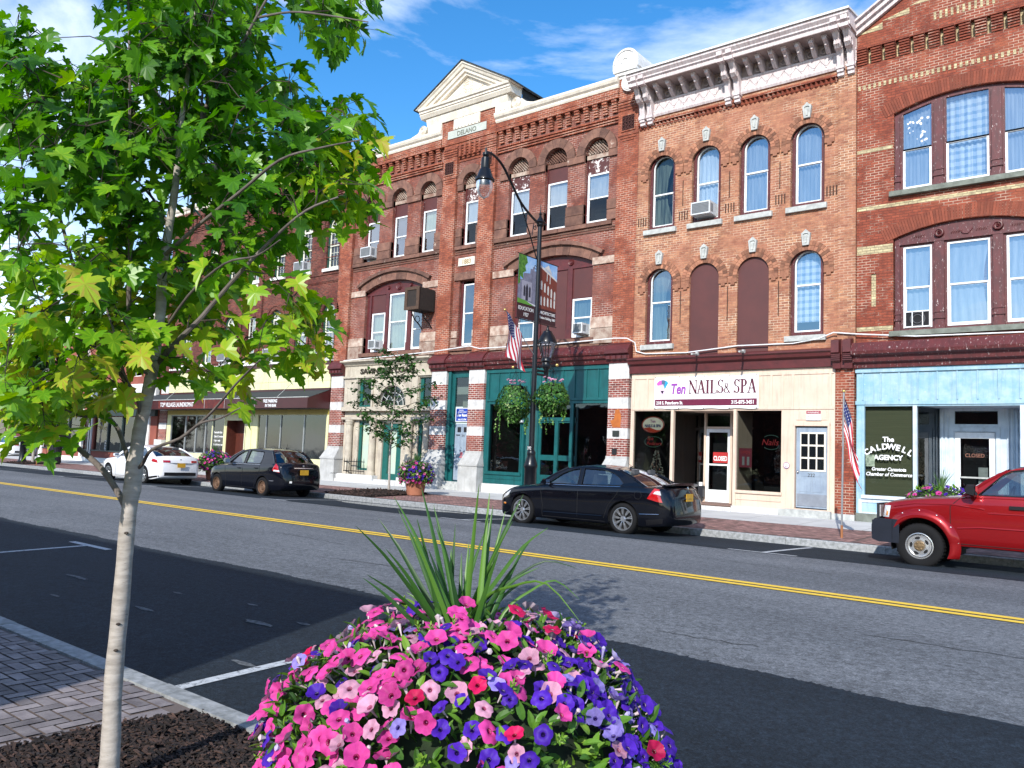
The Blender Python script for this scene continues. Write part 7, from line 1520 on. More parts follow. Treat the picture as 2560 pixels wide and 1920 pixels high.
c4.body(); c4.greenhouse(); wheels(c4, (0, 3.33), .365, .215, .26, 'truck', .935)
for ax in (0, 3.33):
    fl_ = MB(); rows = []; n = 26
    for i in range(n+1):
        a = R(-24)+(PI-R(2))*i/n; ca, sa = math.cos(a), math.sin(a)
        f = lambda r: (ax+r*ca, .375+r*sa)
        out = []
        for r, o in ((.455, .0), (.455, .065), (.475, .075), (.54, .055), (.60, .012), (.61, .0)):
            X_, Z_ = f(r); Z_ = max(Z_, .20); out.append((X_, -(c4.by(X_, min(max(Z_, .45), 1.05))+o), Z_))
        rows.append(out)
    fl_.loft(rows, caps=False); F_ = fl_.build('wheel_arch_flare', redp, c4.t, smooth=True, sharp=50, local=True)
    bl2 = MB()
    for k in range(7): a = R(8)+R(164)*k/6; X_, Z_ = ax+.575*math.cos(a), .375+.575*math.sin(a); bl2.lathe([(.001, -.034), (.012, -.03), (.018, -.015)], (X_, -(c4.by(X_, min(Z_, 1.0))), Z_), 8, 'y')
    bl2.build('flare_bolts', chrome, F_, smooth=True, local=True)
mb = MB(); secs = []
for i in range(21):
    q = 2*i/20-1; y = .93*q; x = -.83+.10*abs(q)**3+(.12 if abs(q) > .98 else 0); secs.append([(x+.18, y, .38), (x+.02, y, .40), (x-.02, y, .50), (x-.02, y, .66), (x+.02, y, .755), (x+.12, y, .775), (x+.30, y, .775), (x+.30, y, .38)])
mb.loft(secs, close=True)
for sg in (-1, 1): mb.loft([[(xx, sg*.95, z0), (xx, sg*.95, z1), (xx, sg*.80, z1), (xx, sg*.80, z0)] for xx, z0, z1 in ((-.74, .42, .74), (-.62, .38, .775), (-.42, .38, .775))], close=True)
mb.build('bumper', M_('blue_black_bumper_plastic', (.009, .012, .021), .55, kind='O', spec=.25), c4.t, smooth=True, sharp=35, local=True)
for sg in (-1, 1):
    c4.patch('head_light', clearl, [(-.635, .80), (-.53, .80), (-.50, 1.0), (-.60, 1.0)], o=.02, side=sg, nx=4); c4.patch('turn_lamp', amber, [(-.585, .82), (-.545, .82), (-.535, .93), (-.575, .93)], o=.028, side=sg, nx=4)
MB().box(-.68, -.64, -.80, -.45, .80, 1.0).box(-.68, -.64, .45, .80, .80, 1.0).build('head_light_front', clearl, c4.t, local=True)
mb = MB(); mb.box(-.69, -.65, -.84, .84, .77, 1.03); mb.build('grille_surround', M_('dark_grille', (.012, .014, .02), .5, kind='O'), c4.t, local=True)
c4.handles([]); q = MB(); q.box(1.30, 1.62, -c4.by(1.45, 1.08)-.03, -c4.by(1.45, 1.08)+.01, 1.055, 1.11); q.build('door_handle', dark_trim, c4.t, local=True)
for pts in ([(.60, 1.19), (.46, 1.05), (.46, .75), (.56, .46)], [(1.93, 1.21), (1.93, .48)], [(.56, .45), (1.93, .45)]): c4.line('door_seam', well, pts, .006)
c4.line('body_crease', redp, [(.56, .70), (.9, .735), (2.7, .75)], .018, -.006); c4.line('shoulder_crease', redp, [(-.45, .99), (-.1, 1.06), (.5, 1.08), (.95, 1.03)], .016, -.004); c4.line('door_crease', redp, [(1.0, .97), (1.4, .975), (2.7, .98)], .015, -.006)
c4.mirror(.80, 1.32, dark_trim, 1.35); MB().box(1.05, 1.15, -.80, -.70, 1.2, 1.24).build('hood_trim', dark_trim, c4.t, local=True)
MB().tube([(.58, -.62, 1.245), (.90, .1, 1.30)], .010, 5).tube([(.62, .05, 1.245), (.92, .6, 1.30)], .010, 5).build('wipers', dark_trim, c4.t, local=True)
# far white car beyond
# ============================================================ PLANTS AND STREET FURNITURE
CAMP = Vector((0, 0, HCAM))
def ray(px, py): return CA*(px-1280)/F_PX-CB*(py-960)/F_PX+CC
def P(px, py, Y): d = ray(px, py); return CAMP+d*(Y/d.y)          # world point on the plane at depth Y
trng = random.Random(21)
LEAF = [(0, 0), (.13, -.11), (.29, -.12), (.39, -.03), (.27, .08), (.46, .12), (.63, .27), (.50, .28), (.53, .40), (.36, .34), (.21, .38), (.31, .56), (.20, .58), (.17, .76), (.07, .78), (0, 1.0)]
LEAFO = LEAF+[(-x, y) for x, y in LEAF[::-1][1:-1]]
def put_leaf(mb, base, tip, nrm, s, outline=LEAFO, fold=.16, cup=.18):
    big = outline is LEAFO
    if big: fold += trng.uniform(-.22, .25); cup += trng.uniform(-.2, .4)
    d = tip.normalized(); w = nrm.cross(d)
    if w.length < 1e-4: w = d.orthogonal()
    w.normalize(); n = d.cross(w); k = len(outline)
    vs = [base+d*(.28*s)+n*(-.02*s)]+[base+w*(x*s)+d*(y*s)+n*((fold*abs(x)-cup*y*y)*s) for x, y in outline]
    if big:   # narrow vein facets alternate a little in tone
        r0 = mb.rn; o = len(mb.v); mb.v += [tuple(p) for p in vs]
        for i in range(k): mb.f.append((o, o+1+i, o+1+(i+1) % k)); mb.m.append(0); mb.ps.append(0); mb.r.append(min(1, max(0, r0+(.10 if i % 3 == 0 else -.03)+trng.uniform(-.03, .03))))
    else: mb.add(vs, [(0, 1+i, 1+(i+1) % k) for i in range(k)])
leafg = leaf_mat('maple_leaf', [(0, (.028, .11, .010)), (.30, (.075, .23, .012)), (.60, (.15, .36, .015)), (.80, (.29, .48, .02)), (.95, (.42, .50, .035)), (1, (.45, .36, .05))], .48, .36)
bark = M_('pale_grey_bark', (.40, .36, .32), .8, c2=(.25, .22, .19), sc=1.0, kind='P', bmp=.3, flake=(.14, .11, .09), fl=(.62, .68), fsc=1.6, stretch=(9, 9, 34))
barkd = M_('dark_twig_bark', (.05, .035, .025), .8, c2=(.03, .02, .015), sc=12, kind='P')
TB = Vector((-3.42, 1.70, .12))
tree = thing('maple_tree', TB, 'young maple tree with smooth pale trunk standing in the near mulch bed at left', 'tree')
def limb_pts(lst, y0, y1, curve=0):
    out = []; n = len(lst)
    for i, (x, y) in enumerate(lst): out.append(P(x, y, y0+(y1-y0)*i/(n-1)))
    return out
def smooth_path(pts, k=4):
    out = []
    for i in range(len(pts)-1):
        p0, p1, p2, p3 = pts[max(i-1, 0)], pts[i], pts[i+1], pts[min(i+2, len(pts)-1)]
        for j in range(k):
            t = j/k; out.append(.5*((2*p1)+(p2-p0)*t+(2*p0-5*p1+4*p2-p3)*t*t+(3*p1-p0-3*p2+p3)*t**3))
    out.append(pts[-1]); return out
tr_pts = [Vector((-3.42, 1.70, .08)), Vector((-3.41, 1.70, .30))]+[P(x, y, 1.70) for x, y in ((284, 1700), (303, 1500), (318, 1320), (330, 1225), (340, 1138), (352, 1060), (366, 1000), (378, 940), (390, 860), (402, 770), (405, 690), (414, 620), (434, 497), (446, 400), (452, 316))]+[P(470, 180, 1.75), P(490, 20, 1.8), P(500, -160, 1.85)]
sp = smooth_path(tr_pts); n = len(sp); rad = []
for i, p in enumerate(sp):
    z = p.z; r = .039+.013*max(0, (.3-z)/.2) if z < .30 else (.039-.008*min(1, (z-.3)/1.2) if z < 1.5 else max(.005, .030-.0125*(z-1.5)))
    r *= .96*(1+.035*math.sin(i*1.7))
    if 1.36 < z < 1.50: r += .005
    rad.append(r)
mb = MB(); mb.tube(sp, rad, 16); mb.build('trunk', bark, tree, smooth=True)
mb = MB()
for x, y in ((296, 1555), (316, 1330), (300, 1430), (290, 1620)):
    c = P(x, y, 1.70); d = (CAMP-c); d.z = 0; d.normalize(); c = c+d*.043; mb.lathe([(.001, .004), (.004, .003), (.006, .0)], (0, 0, 0), 8, 'z')
    k = len(mb.v)-24
    for q in range(k, len(mb.v)): v = Vector(mb.v[q]); mb.v[q] = tuple(c+Vector((0, 0, 1))*v.x+d.cross(Vector((0, 0, 1)))*v.y*1.6+d*v.z)
mb.build('bark_knots', barkd, tree)
LIMBS = [
 ([(303, 1245), (253, 1171), (181, 1109), (137, 1070), (105, 1010), (88, 960), (60, 880), (10, 790)], 1.70, 1.45, .022, .006),
 ([(137, 1070), (60, 1010), (0, 960), (-60, 930)], 1.55, 1.25, .010, .004),
 ([(326, 1167), (297, 1077), (268, 1037), (264, 1004), (311, 957), (362, 896)], 1.70, 1.95, .017, .006),
 ([(268, 1037), (200, 1040), (120, 1000), (40, 955), (0, 930)], 1.7, 1.35, .010, .004),
 ([(352, 1060), (345, 1000), (320, 960), (300, 900), (285, 830), (262, 760)], 1.70, 1.5, .013, .005),
 ([(372, 935), (434, 863), (496, 802), (530, 762), (606, 675), (685, 594), (766, 526), (845, 493)], 1.70, 1.95, .020, .005),
 ([(356, 1160), (380, 1124), (452, 1095), (500, 1059), (552, 1045), (600, 1020)], 1.70, 1.45, .012, .003),
 ([(452, 1095), (520, 1040), (590, 960), (650, 900)], 1.62, 1.35, .008, .003),
 ([(378, 940), (330, 860), (322, 760), (325, 646), (323, 452), (325, 253), (323, 90), (318, -60)], 1.70, 1.55, .018, .006),
 ([(345, 1000), (270, 880), (194, 696), (149, 542), (108, 430), (95, 316), (63, 217), (40, 100)], 1.70, 1.40, .016, .005),
 ([(194, 696), (120, 620), (40, 520), (-30, 420)], 1.55, 1.2, .009, .003),
 ([(446, 420), (497, 348), (520, 253), (583, 149), (640, 45), (700, -60)], 1.75, 1.9, .018, .006),
 ([(497, 348), (505, 250), (512, 160), (520, 60)], 1.78, 1.7, .011, .004),
 ([(640, 45), (730, 30), (830, 40), (920, 55)], 1.88, 1.8, .008, .003),
 ([(410, 640), (500, 560), (600, 480), (700, 400), (800, 370), (900, 350)], 1.70, 1.60, .012, .003),
 ([(450, 330), (400, 250), (380, 150), (385, 30)], 1.75, 1.95, .010, .004),
 ([(420, 560), (360, 470), (250, 380), (180, 300), (150, 200)], 1.72, 1.95, .011, .004),
 ([(390, 860), (470, 740), (560, 660), (640, 640), (700, 600)], 1.72, 1.45, .010, .003),
 ([(300, 900), (220, 860), (140, 820), (60, 800)], 1.55, 1.3, .008, .003)]
limbs = []
mb = MB()
for pts, y0, y1, r0, r1 in LIMBS:
    lp = limb_pts(pts, y0, y1); nt_ = min(sp, key=lambda v: (v-lp[0]).length)
    if .005 < (nt_-lp[0]).length < .25 and lp[0].z > .8: lp = [min(sp, key=lambda v: (v-(lp[0]-Vector((0, 0, .05)))).length)]+lp
    q = smooth_path(lp); limbs += q; mb.tube(q, [.72*(r0+(r1-r0)*i/(len(q)-1)) for i in range(len(q))], 8)
mb.build('limbs', M_('grey_limb_bark', (.16, .135, .12), .8, c2=(.075, .06, .055), sc=8, kind='P'), tree, smooth=True)
limbs += [p for p in sp if p.z > 1.9]
ROWS = {-20: [(0, 60), (225, 810)], 30: [(0, 55), (240, 600), (650, 800)], 60: [(0, 60), (245, 560), (730, 790)], 100: [(0, 110), (235, 560)], 150: [(0, 190), (225, 550)], 200: [(0, 560), (600, 640)], 250: [(0, 560), (575, 660), (700, 780)],
        300: [(0, 400), (430, 830)], 350: [(0, 80), (100, 350), (420, 835)], 400: [(0, 60), (150, 330), (400, 830)], 450: [(0, 60), (150, 320), (410, 700), (740, 815)], 500: [(0, 55), (190, 330), (350, 620)],
        550: [(0, 90), (130, 600)], 600: [(20, 70), (130, 300), (320, 510)], 650: [(70, 120), (160, 500), (590, 690)], 700: [(0, 90), (150, 470), (560, 690)], 750: [(0, 90), (140, 380), (500, 680)], 800: [(0, 110), (150, 270), (440, 520)],
        850: [(0, 150), (180, 240)], 900: [(20, 110), (235, 320), (490, 560)]}
trng.seed(21); mb = MB(); tw = MB(); k_ = 2560/2212
TC = Vector((-3.45, 1.72, 0)); nodes = []
for y in sorted(ROWS):
    for a, b in ROWS[y]:
        cnt = int((b-a)/(12.5 if y < 430 else 19))+1
        for _ in range(cnt):
            px = (a+8+(b-a-16)*trng.random())*k_; py = (y+trng.uniform(-25, 25))*k_
            d = ray(px, py); dh = Vector((d.x, d.y, 0)); t = TC.dot(dh)/dh.dot(dh); off = trng.gauss(.05, .30); t += max(-.5, min(.7, off))/dh.length
            c = CAMP+d*t
            if c.z < 1.1: continue
            if math.sin(px*.021+1.0)*math.sin(py*.019+.4)+.5*math.sin(px*.043+py*.031) > .95: continue
            near = min(limbs+nodes, key=lambda p: (p-c).length_squared+.15*max(0, p.z-c.z))
            if (near-c).length > .42: continue
            nodes.append(c)
            ln = c-near
            if ln.length > .05:
                m_ = near+ln*.5+Vector((0, 0, .04)); tw.tube([near, m_, c], [.0034, .0024, .0015], 4, cap=False)
            dirh = Vector((c.x-TC.x, c.y-TC.y, 0)); dirh = dirh.normalized() if dirh.length > .05 else Vector((trng.gauss(0, 1), trng.gauss(0, 1), 0)).normalized()
            for q in range(trng.choice((3, 4, 4, 5))):
                o = Vector((trng.gauss(0, .055), trng.gauss(0, .055), trng.gauss(0, .05)))
                a_ = trng.random()*2*PI; hd = Vector((math.cos(a_), math.sin(a_), 0))*.75+dirh*.45
                tip = hd+Vector((0, 0, trng.uniform(-1.1, -.1))); up = Vector((trng.gauss(0, .35), trng.gauss(0, .35)-.25, 1))
                s = trng.uniform(.072, .118)*(1.1 if y > 560 else .98)
                lo_ = .62+.14*min(1, (y-540)/250) if y > 540 else .34
                if 380 < px < 980 and y in (350, 400, 450, 300) and px > 780: lo_ = .66
                mb.rn = min(1, max(0, trng.gauss(lo_, .17))); pb = c+o; put_leaf(mb, pb+tip.normalized()*.03, tip, up, s)
                tw.tube([c, pb+tip.normalized()*.03], [.0012, .0009], 3, cap=False)
tw.build('twigs', barkd, tree); fo = mb.build('foliage', leafg, tree)
print('maple faces', len(mb.f))
# ---- petunia planter
petal = {}
def petal_mat(name, c, back, rnd=.15, tr=.25):
    m, nt, b = base(name); b.inputs['Roughness'].default_value = .55; b.inputs['Specular IOR Level'].default_value = .2
    g = nd(nt, 'ShaderNodeNewGeometry'); oi = nd(nt, 'ShaderNodeObjectInfo'); at = nd(nt, 'ShaderNodeAttribute', attribute_name='rnd')
    ad = nd(nt, 'ShaderNodeMath', operation='ADD'); nt.links.new(oi.outputs['Random'], ad.inputs[0]); nt.links.new(at.outputs['Fac'], ad.inputs[1])
    mr = nd(nt, 'ShaderNodeMapRange'); mr.inputs['From Max'].default_value = 2; mr.inputs['To Min'].default_value = .45; mr.inputs['To Max'].default_value = 1.3; nt.links.new(ad.outputs[0], mr.inputs[0])
    out = mix(nt, g.outputs['Backfacing'], back, c); h = nd(nt, 'ShaderNodeHueSaturation'); nt.links.new(mr.outputs[0], h.inputs['Value']); nt.links.new(out, h.inputs['Color']); nt.links.new(h.outputs[0], b.inputs['Base Color'])
    t = nd(nt, 'ShaderNodeBsdfTranslucent'); nt.links.new(h.outputs[0], t.inputs[0]); x = nd(nt, 'ShaderNodeMixShader'); x.inputs[0].default_value = tr; o = nt.nodes['Material Output']
    nt.links.new(b.outputs[0], x.inputs[1]); nt.links.new(t.outputs[0], x.inputs[2]); nt.links.new(x.outputs[0], o.inputs[0]); return m
PM = {'pink': (petal_mat('hot_pink_petal', (.66, .060, .31), (.72, .42, .58)), petal_mat('hot_pink_throat', (.36, .004, .09), (.5, .1, .3))),
      'violet': (petal_mat('violet_petal', (.075, .018, .40), (.28, .20, .58)), petal_mat('violet_throat', (.025, .006, .14), (.05, .02, .2))),
      'blush': (petal_mat('pale_pink_petal', (.74, .36, .52), (.76, .60, .68)), petal_mat('pale_pink_throat', (.50, .10, .22), (.5, .2, .3))),
      'red': (petal_mat('crimson_petal', (.62, .012, .10), (.6, .2, .3)), petal_mat('crimson_throat', (.22, .0, .02), (.3, .0, .1))),
      'lilac': (petal_mat('lilac_petal', (.30, .24, .66), (.5, .45, .74)), petal_mat('lilac_throat', (.06, .03, .30), (.1, .05, .3)))}
tube_m = M_('petunia_tube', (.52, .42, .44), .7, kind='O')
def flower(mb, c, nrm, Rr, rg, detail=2, squash=1):
    nrm = nrm.normalized(); a = nrm.orthogonal().normalized(); rot_ = rg.random()*2*PI; b = nrm.cross(a)
    a, b = a*math.cos(rot_)+b*math.sin(rot_), b*math.cos(rot_)-a*math.sin(rot_)
    N = 30 if detail == 2 else 10; rings = []
    cup = rg.uniform(-.30, .40); ruf = rg.uniform(.05, .16)
    for r, h in ((.07, -.10), (.15, .08), (.24, .20), (.55, .30), (.82, .33+cup*.6), (1.0, .30+cup)) if detail == 2 else ((.1, 0), (.25, .2), (1.0, .3+cup)):
        row = []
        for i in range(N):
            t = 2*PI*i/N; lob = 1-(.15*abs(math.cos(2.5*t))**3 if r > .5 else 0); lob *= 1+(.03*math.sin(11*t+rot_) if r > .9 else 0)
            hh = h+(ruf*math.cos(5*t)*(r-.4) if r > .5 else 0)+(ruf*.5*math.sin(7*t+1) if r > .9 else 0)
            row.append(c+(a*math.cos(t)+b*math.sin(t)*squash)*(r*lob*Rr)+nrm*(hh*Rr))
        rings.append(row)
    vs = [p for row in rings for p in row]; fs = []; o = len(mb.v)
    for k in range(len(rings)-1):
        mb.mi = 1 if k < (2 if detail == 2 else 1) else 0
        mb.add([], []); base_ = o
        for j in range(N):
            ph = abs(((j+.5)/N*5) % 1-.5)*2     # 1 at the fold between lobes, 0 at the lobe's middle vein
            mb.f.append((base_+k*N+j, base_+k*N+(j+1) % N, base_+(k+1)*N+(j+1) % N, base_+(k+1)*N+j)); mb.m.append(mb.mi); mb.r.append(mb.rn+.55*(ph-.5)*(1 if j % 2 else .6)+.12*k-.45); mb.ps.append(mb.pc)
    mb.v += [tuple(p) for p in vs]; mb.mi = 1; mb.f.append(tuple(o+j for j in range(N))); mb.m.append(1); mb.r.append(mb.rn); mb.ps.append(mb.pc)
    if detail == 2: mb.mi = 2; mb.tube([c-nrm*Rr*1.1, c-nrm*Rr*.5, c+nrm*Rr*.15], [.05*Rr, .10*Rr, .20*Rr], 7, cap=False)
    mb.mi = 0
pleaf = leaf_mat('petunia_leaf', [(0, (.020, .060, .008)), (.5, (.055, .15, .014)), (.85, (.12, .26, .022)), (1, (.20, .33, .04))], .25, .5)
OVAL = [(0, 0), (.13, .12), (.20, .36), (.19, .62), (.10, .86), (0, 1), (-.10, .86), (-.19, .62), (-.20, .36), (-.13, .12)]
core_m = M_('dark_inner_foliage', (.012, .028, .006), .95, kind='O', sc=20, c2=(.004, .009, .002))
pot_m = M_('terracotta_pot', (.34, .13, .07), .85, c2=(.24, .09, .05), sc=5, kind='O', bmp=.1)
def mound_pt(u, v, A, Cz, lump=0): # u azimuth, v elevation sin
    ch = math.sqrt(max(0, 1-abs(v)**2.7)); k = 1+.035*math.sin(3*u+5*v)+.03*math.sin(7*u-4*v+1); A, Cz = A*k, Cz*k; return Vector((A*ch*math.cos(u), A*ch*math.sin(u), Cz*v))
def planter(name, X, Y, Z, label, near, seed, scale=1, violet_side=None, group='terracotta petunia planters'):
    rg = random.Random(seed); A, Cz, zc = (.55 if near else .60)*scale, (.43 if near else .47)*scale, (.515 if near else .66)
    t = thing(name, (X, Y, Z), label, 'flower planter', group)
    mb = MB(); mb.lathe([(.001, 0), (.25, 0), (.27, .02), (.35, .52), (.385, .53), (.40, .55), (.40, .62), (.385, .635), (.34, .63), (.33, .58), (.001, .57)], (X, Y, Z), 32); mb.build('pot', pot_m, t, smooth=True, sharp=30)
    cn = Vector((X, Y, Z+zc)); mb = MB(); vs = []
    for j in range(13):
        for i in range(24):
            p = mound_pt(2*PI*i/24, -.55+1.55*j/12, A*.86, Cz*.86); k = 1+.05*rg.random(); vs.append(cn+p*k)
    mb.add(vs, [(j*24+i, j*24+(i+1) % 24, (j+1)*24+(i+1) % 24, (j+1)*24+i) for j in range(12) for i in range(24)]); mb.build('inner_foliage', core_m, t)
    mb = MB(); N = 5200 if near else 900
    for k in range(N):
        u = rg.random()*2*PI; v = rg.uniform(-.62, 1); p = mound_pt(u, v, A, Cz); n = Vector((p.x/A**2, p.y/A**2, p.z/Cz**2)).normalized()
        c = cn+p*rg.uniform(.87, 1.03); tip = n*.6+Vector((rg.gauss(0, .6), rg.gauss(0, .6), rg.gauss(.2, .5))); nn = n+Vector((rg.gauss(0, .5), rg.gauss(0, .5), .6+rg.gauss(0, .3))); mb.rn = rg.random(); put_leaf(mb, c, tip, nn, rg.uniform(.028, .055)*(1 if near else 2.0), OVAL, .3, .25)
    if near:
        for k in range(70):   # sprigs of young shoots
            u = rg.random()*2*PI; v = rg.uniform(-.3, 1); p = mound_pt(u, v, A, Cz); n = Vector((p.x, p.y, p.z*1.5)).normalized(); c = cn+p
            for q in range(12): a_ = q*2.4; h = q*.004; d = (n.orthogonal().normalized()*math.cos(a_)+n.cross(n.orthogonal().normalized())*math.sin(a_)); mb.rn = .8+.2*rg.random(); put_leaf(mb, c+n*h, d+n*(.5+q*.1), n, .024-.001*q, OVAL, .3, .1)
    mb.build('foliage', pleaf, t)
    # blooms
    view = (CAMP-cn); view.z = 0; view.normalize(); rightv = Vector((-view.y, view.x, 0))
    pos_ = []; tries = 0; target = 1500 if near else 150; md = .0255 if near else .08
    while len(pos_) < target and tries < 60000:
        tries += 1; u = rg.random()*2*PI; v = rg.uniform(-.6, 1); p = mound_pt(u, v, A, Cz)
        r_ = p.dot(rightv)/A; gap = math.sin(p.x*13+1.3)*math.sin(p.y*11+.5)*math.sin(p.z*12+2.1)
        if near and gap > .50: continue
        w = rg.random()
        if near:
            pv = .14+.80*min(1, max(0, (r_+.30)*1.2))*(1-.7*max(0, v-.45)) if v < .92 else .25
            if v < .35: pv += .25
            kind = ('violet' if rg.random() < .78 else 'lilac') if w < pv else ('pink' if rg.random() < (.82 if r_ < .1 else .45) else ('blush' if rg.random() < .72 else 'red'))
        else:
            kind = ('violet' if w < .38+.2*r_ else ('pink' if w < .85 else 'blush'))
        Rr = {'pink': .0298, 'violet': .0250, 'blush': .028, 'red': .028, 'lilac': .025}[kind]*rg.uniform(.85, 1.12)*(1 if near else 1.9)
        if any((q[0]-p).length < (md if q[1] == 'pink' or kind == 'pink' else md*.78) for q in pos_): continue
        pos_.append((p, kind, Rr))
    front = sorted(pos_, key=lambda q: -((q[0].dot(view))/A+.5*q[0].z/Cz))
    def aim(p): n = Vector((p.x/A**2, p.y/A**2, p.z/Cz**2)).normalized(); return (n+Vector((rg.gauss(0, .38), rg.gauss(0, .38), .15+rg.gauss(0, .35)))+view*.12).normalized()
    if near:
        protos = {}
        for kd in PM:
            for q in range(5): m2 = MB(); flower(m2, Vector((0, 0, 0)), Vector((0, 0, 1)), 1.0, rg, 2, rg.uniform(.8, 1)); ob = m2.build('bloom', [PM[kd][0], PM[kd][1], tube_m], None, smooth=True, sharp=None); protos[(kd, q)] = ob.data; bpy.data.objects.remove(ob)
        for p, kd, Rr in front[:100]:
            o = bpy.data.objects.new('bloom', protos[(kd, rg.randrange(5))]); COL.objects.link(o); o.parent = t; o.location = (cn-t.location)+p*rg.uniform(.99, 1.06); o.rotation_euler = aim(p).to_track_quat('Z', 'Y').to_euler(); o.scale = (Rr,)*3
        front = front[100:]
    for kd in PM:
        m2 = MB(); sub = [q for q in front if q[1] == kd]
        if not sub: continue
        for p, _, Rr in sub: m2.rn = rg.random(); flower(m2, cn+p*rg.uniform(.98, 1.07), aim(p), Rr, rg, 2 if near else 1)
        tag(m2.build('blooms', [PM[kd][0], PM[kd][1], tube_m], t, smooth=True, sharp=None), kind='stuff')
    if near:
        m2 = MB()
        for k in range(150):
            u = rg.random()*2*PI; v = rg.uniform(-.5, .98); q = mound_pt(u, v, A, Cz); n = Vector((q.x/A**2, q.y/A**2, q.z/Cz**2)).normalized(); d = (n+Vector((rg.gauss(0, .5), rg.gauss(0, .5), rg.uniform(-.6, .5)))).normalized(); c = cn+q; l = rg.uniform(.025, .055); m2.mi = 0 if rg.random() < .55 else 1
            m2.tube([c, c+d*l*.6, c+d*l*.9, c+d*l], [.0015, .0035, .006 if k % 3 else .009, .001], 6)
        tag(m2.build('buds', [tube_m, PM['lilac'][0]], t, smooth=True), kind='stuff')
    if not near:
        m2 = MB()
        for k in range(22): a_ = rg.random()*2*PI; l = rg.uniform(.28, .5); sp_ = rg.uniform(.05, .75); b0 = cn+Vector((0, 0, Cz*.8)); tp = b0+Vector((math.cos(a_)*sp_, math.sin(a_)*sp_, 1)).normalized()*l; m2.tube([b0, (b0+tp)/2+Vector((0, 0, .03)), tp], [.010, .009, .001], 4)
        m2.build('spike_leaves', M_('spike_leaf_green', (.05, .12, .025), .5, kind='O'), t)
    return t, cn, Cz
pt, cn, Cz = planter('flower_planter', -1.62, 1.86, .14, 'large mound of pink and violet petunias with tall green spikes filling the foreground', True, 5)
spm = leaf_mat('spike_leaf', [(0, (.012, .05, .012)), (.5, (.045, .13, .02)), (1, (.13, .27, .035))], .3, .4)
tips = [(555, 220, 0), (610, 455, 0), (665, 185, 0), (740, 80, 0), (850, 185, 0), (870, 30, 0), (940, 215, 0), (1035, 210, 0), (1065, 350, 0), (1150, 20, 0), (1200, 60, 0), (1216, 120, 0), (1362, 70, 0), (1410, 275, 1), (1480, 230, 1), (1620, 425, 2), (1630, 572, 3), (1440, 420, 1), (1310, 200, 0), (760, 140, 0), (905, 330, 0), (980, 300, 0), (1100, 300, 0), (1250, 330, 0), (1340, 385, 0), (1640, 690, 3), (700, 330, 0), (820, 250, 0), (1180, 240, 0), (1390, 480, 1), (590, 470, 0), (1015, 330, 0), (800, 540, 1), (1275, 150, 0), (930, 120, 0)]
sr = random.Random(3)
for k, (tx, ty, drp) in enumerate(tips):
    d = ray(600+tx/1.923, 1200+ty/1.923); dist = sr.uniform(2.30, 2.62); tp = CAMP+d*(dist/d.length*1.0)
    bx = P(600+sr.uniform(960, 1150)/1.923, 1200+655/1.923, 1.84); b0 = cn+Vector(((bx-cn).x*.8, (bx-cn).y*.8, 0)); b0.z = cn.z+Cz*.70
    mid = (b0+tp)/2; side_ = (tp-b0); sag = .05*side_.length*(1 if not drp else 2.2*drp); mid = mid+Vector((0, 0, sag)); pts = smooth_path([b0, (b0+mid)/2+Vector((0, 0, sag*.4)), mid, (mid+tp)/2+Vector((0, 0, sag*.35)), tp], 3)
    n = len(pts); w0 = sr.uniform(.007, .0105)*(1 if drp < 2 else .5); mb = MB(); mb.rn = min(1, max(0, sr.gauss(.5, .28))); vs = []
    tov = (CAMP-mid).normalized(); twist = sr.uniform(-.5, .5)
    for i, p in enumerate(pts):
        d_ = (pts[min(i+1, n-1)]-pts[max(i-1, 0)]).normalized(); wv = d_.cross(tov).normalized(); wv = (wv*math.cos(twist)+d_.cross(wv)*math.sin(twist)); nv = d_.cross(wv); u = i/(n-1); w = w0*(min(1, .55+u*1.8))*(1-u**2.2)+.0004
        vs += [p-wv*w+nv*w*.45, p, p+wv*w+nv*w*.45]
    mb.add(vs, [(3*i+j, 3*i+j+1, 3*i+j+4, 3*i+j+3) for i in range(n-1) for j in range(2)]); mb.build('spike_leaf', spm, pt, smooth=True, sharp=60)
planter('flower_planter', -19.16, 18.9, .21, 'round petunia planter in a terracotta pot beside the small street tree across the road', False, 11, .92)
planter('flower_planter', -29.6, 18.0, .18, 'petunia planter in a terracotta pot between the white sedan and the older black sedan', False, 12, 1.0)
planter('flower_planter', -3.62, 18.3, .19, 'petunia planter showing pink flowers above the hood of the red pickup', False, 13, 1.05)
planter('flower_planter', -60.0, 19.0, .18, 'pink petunia planter at the far left end of the pavement', False, 14, 1.3)
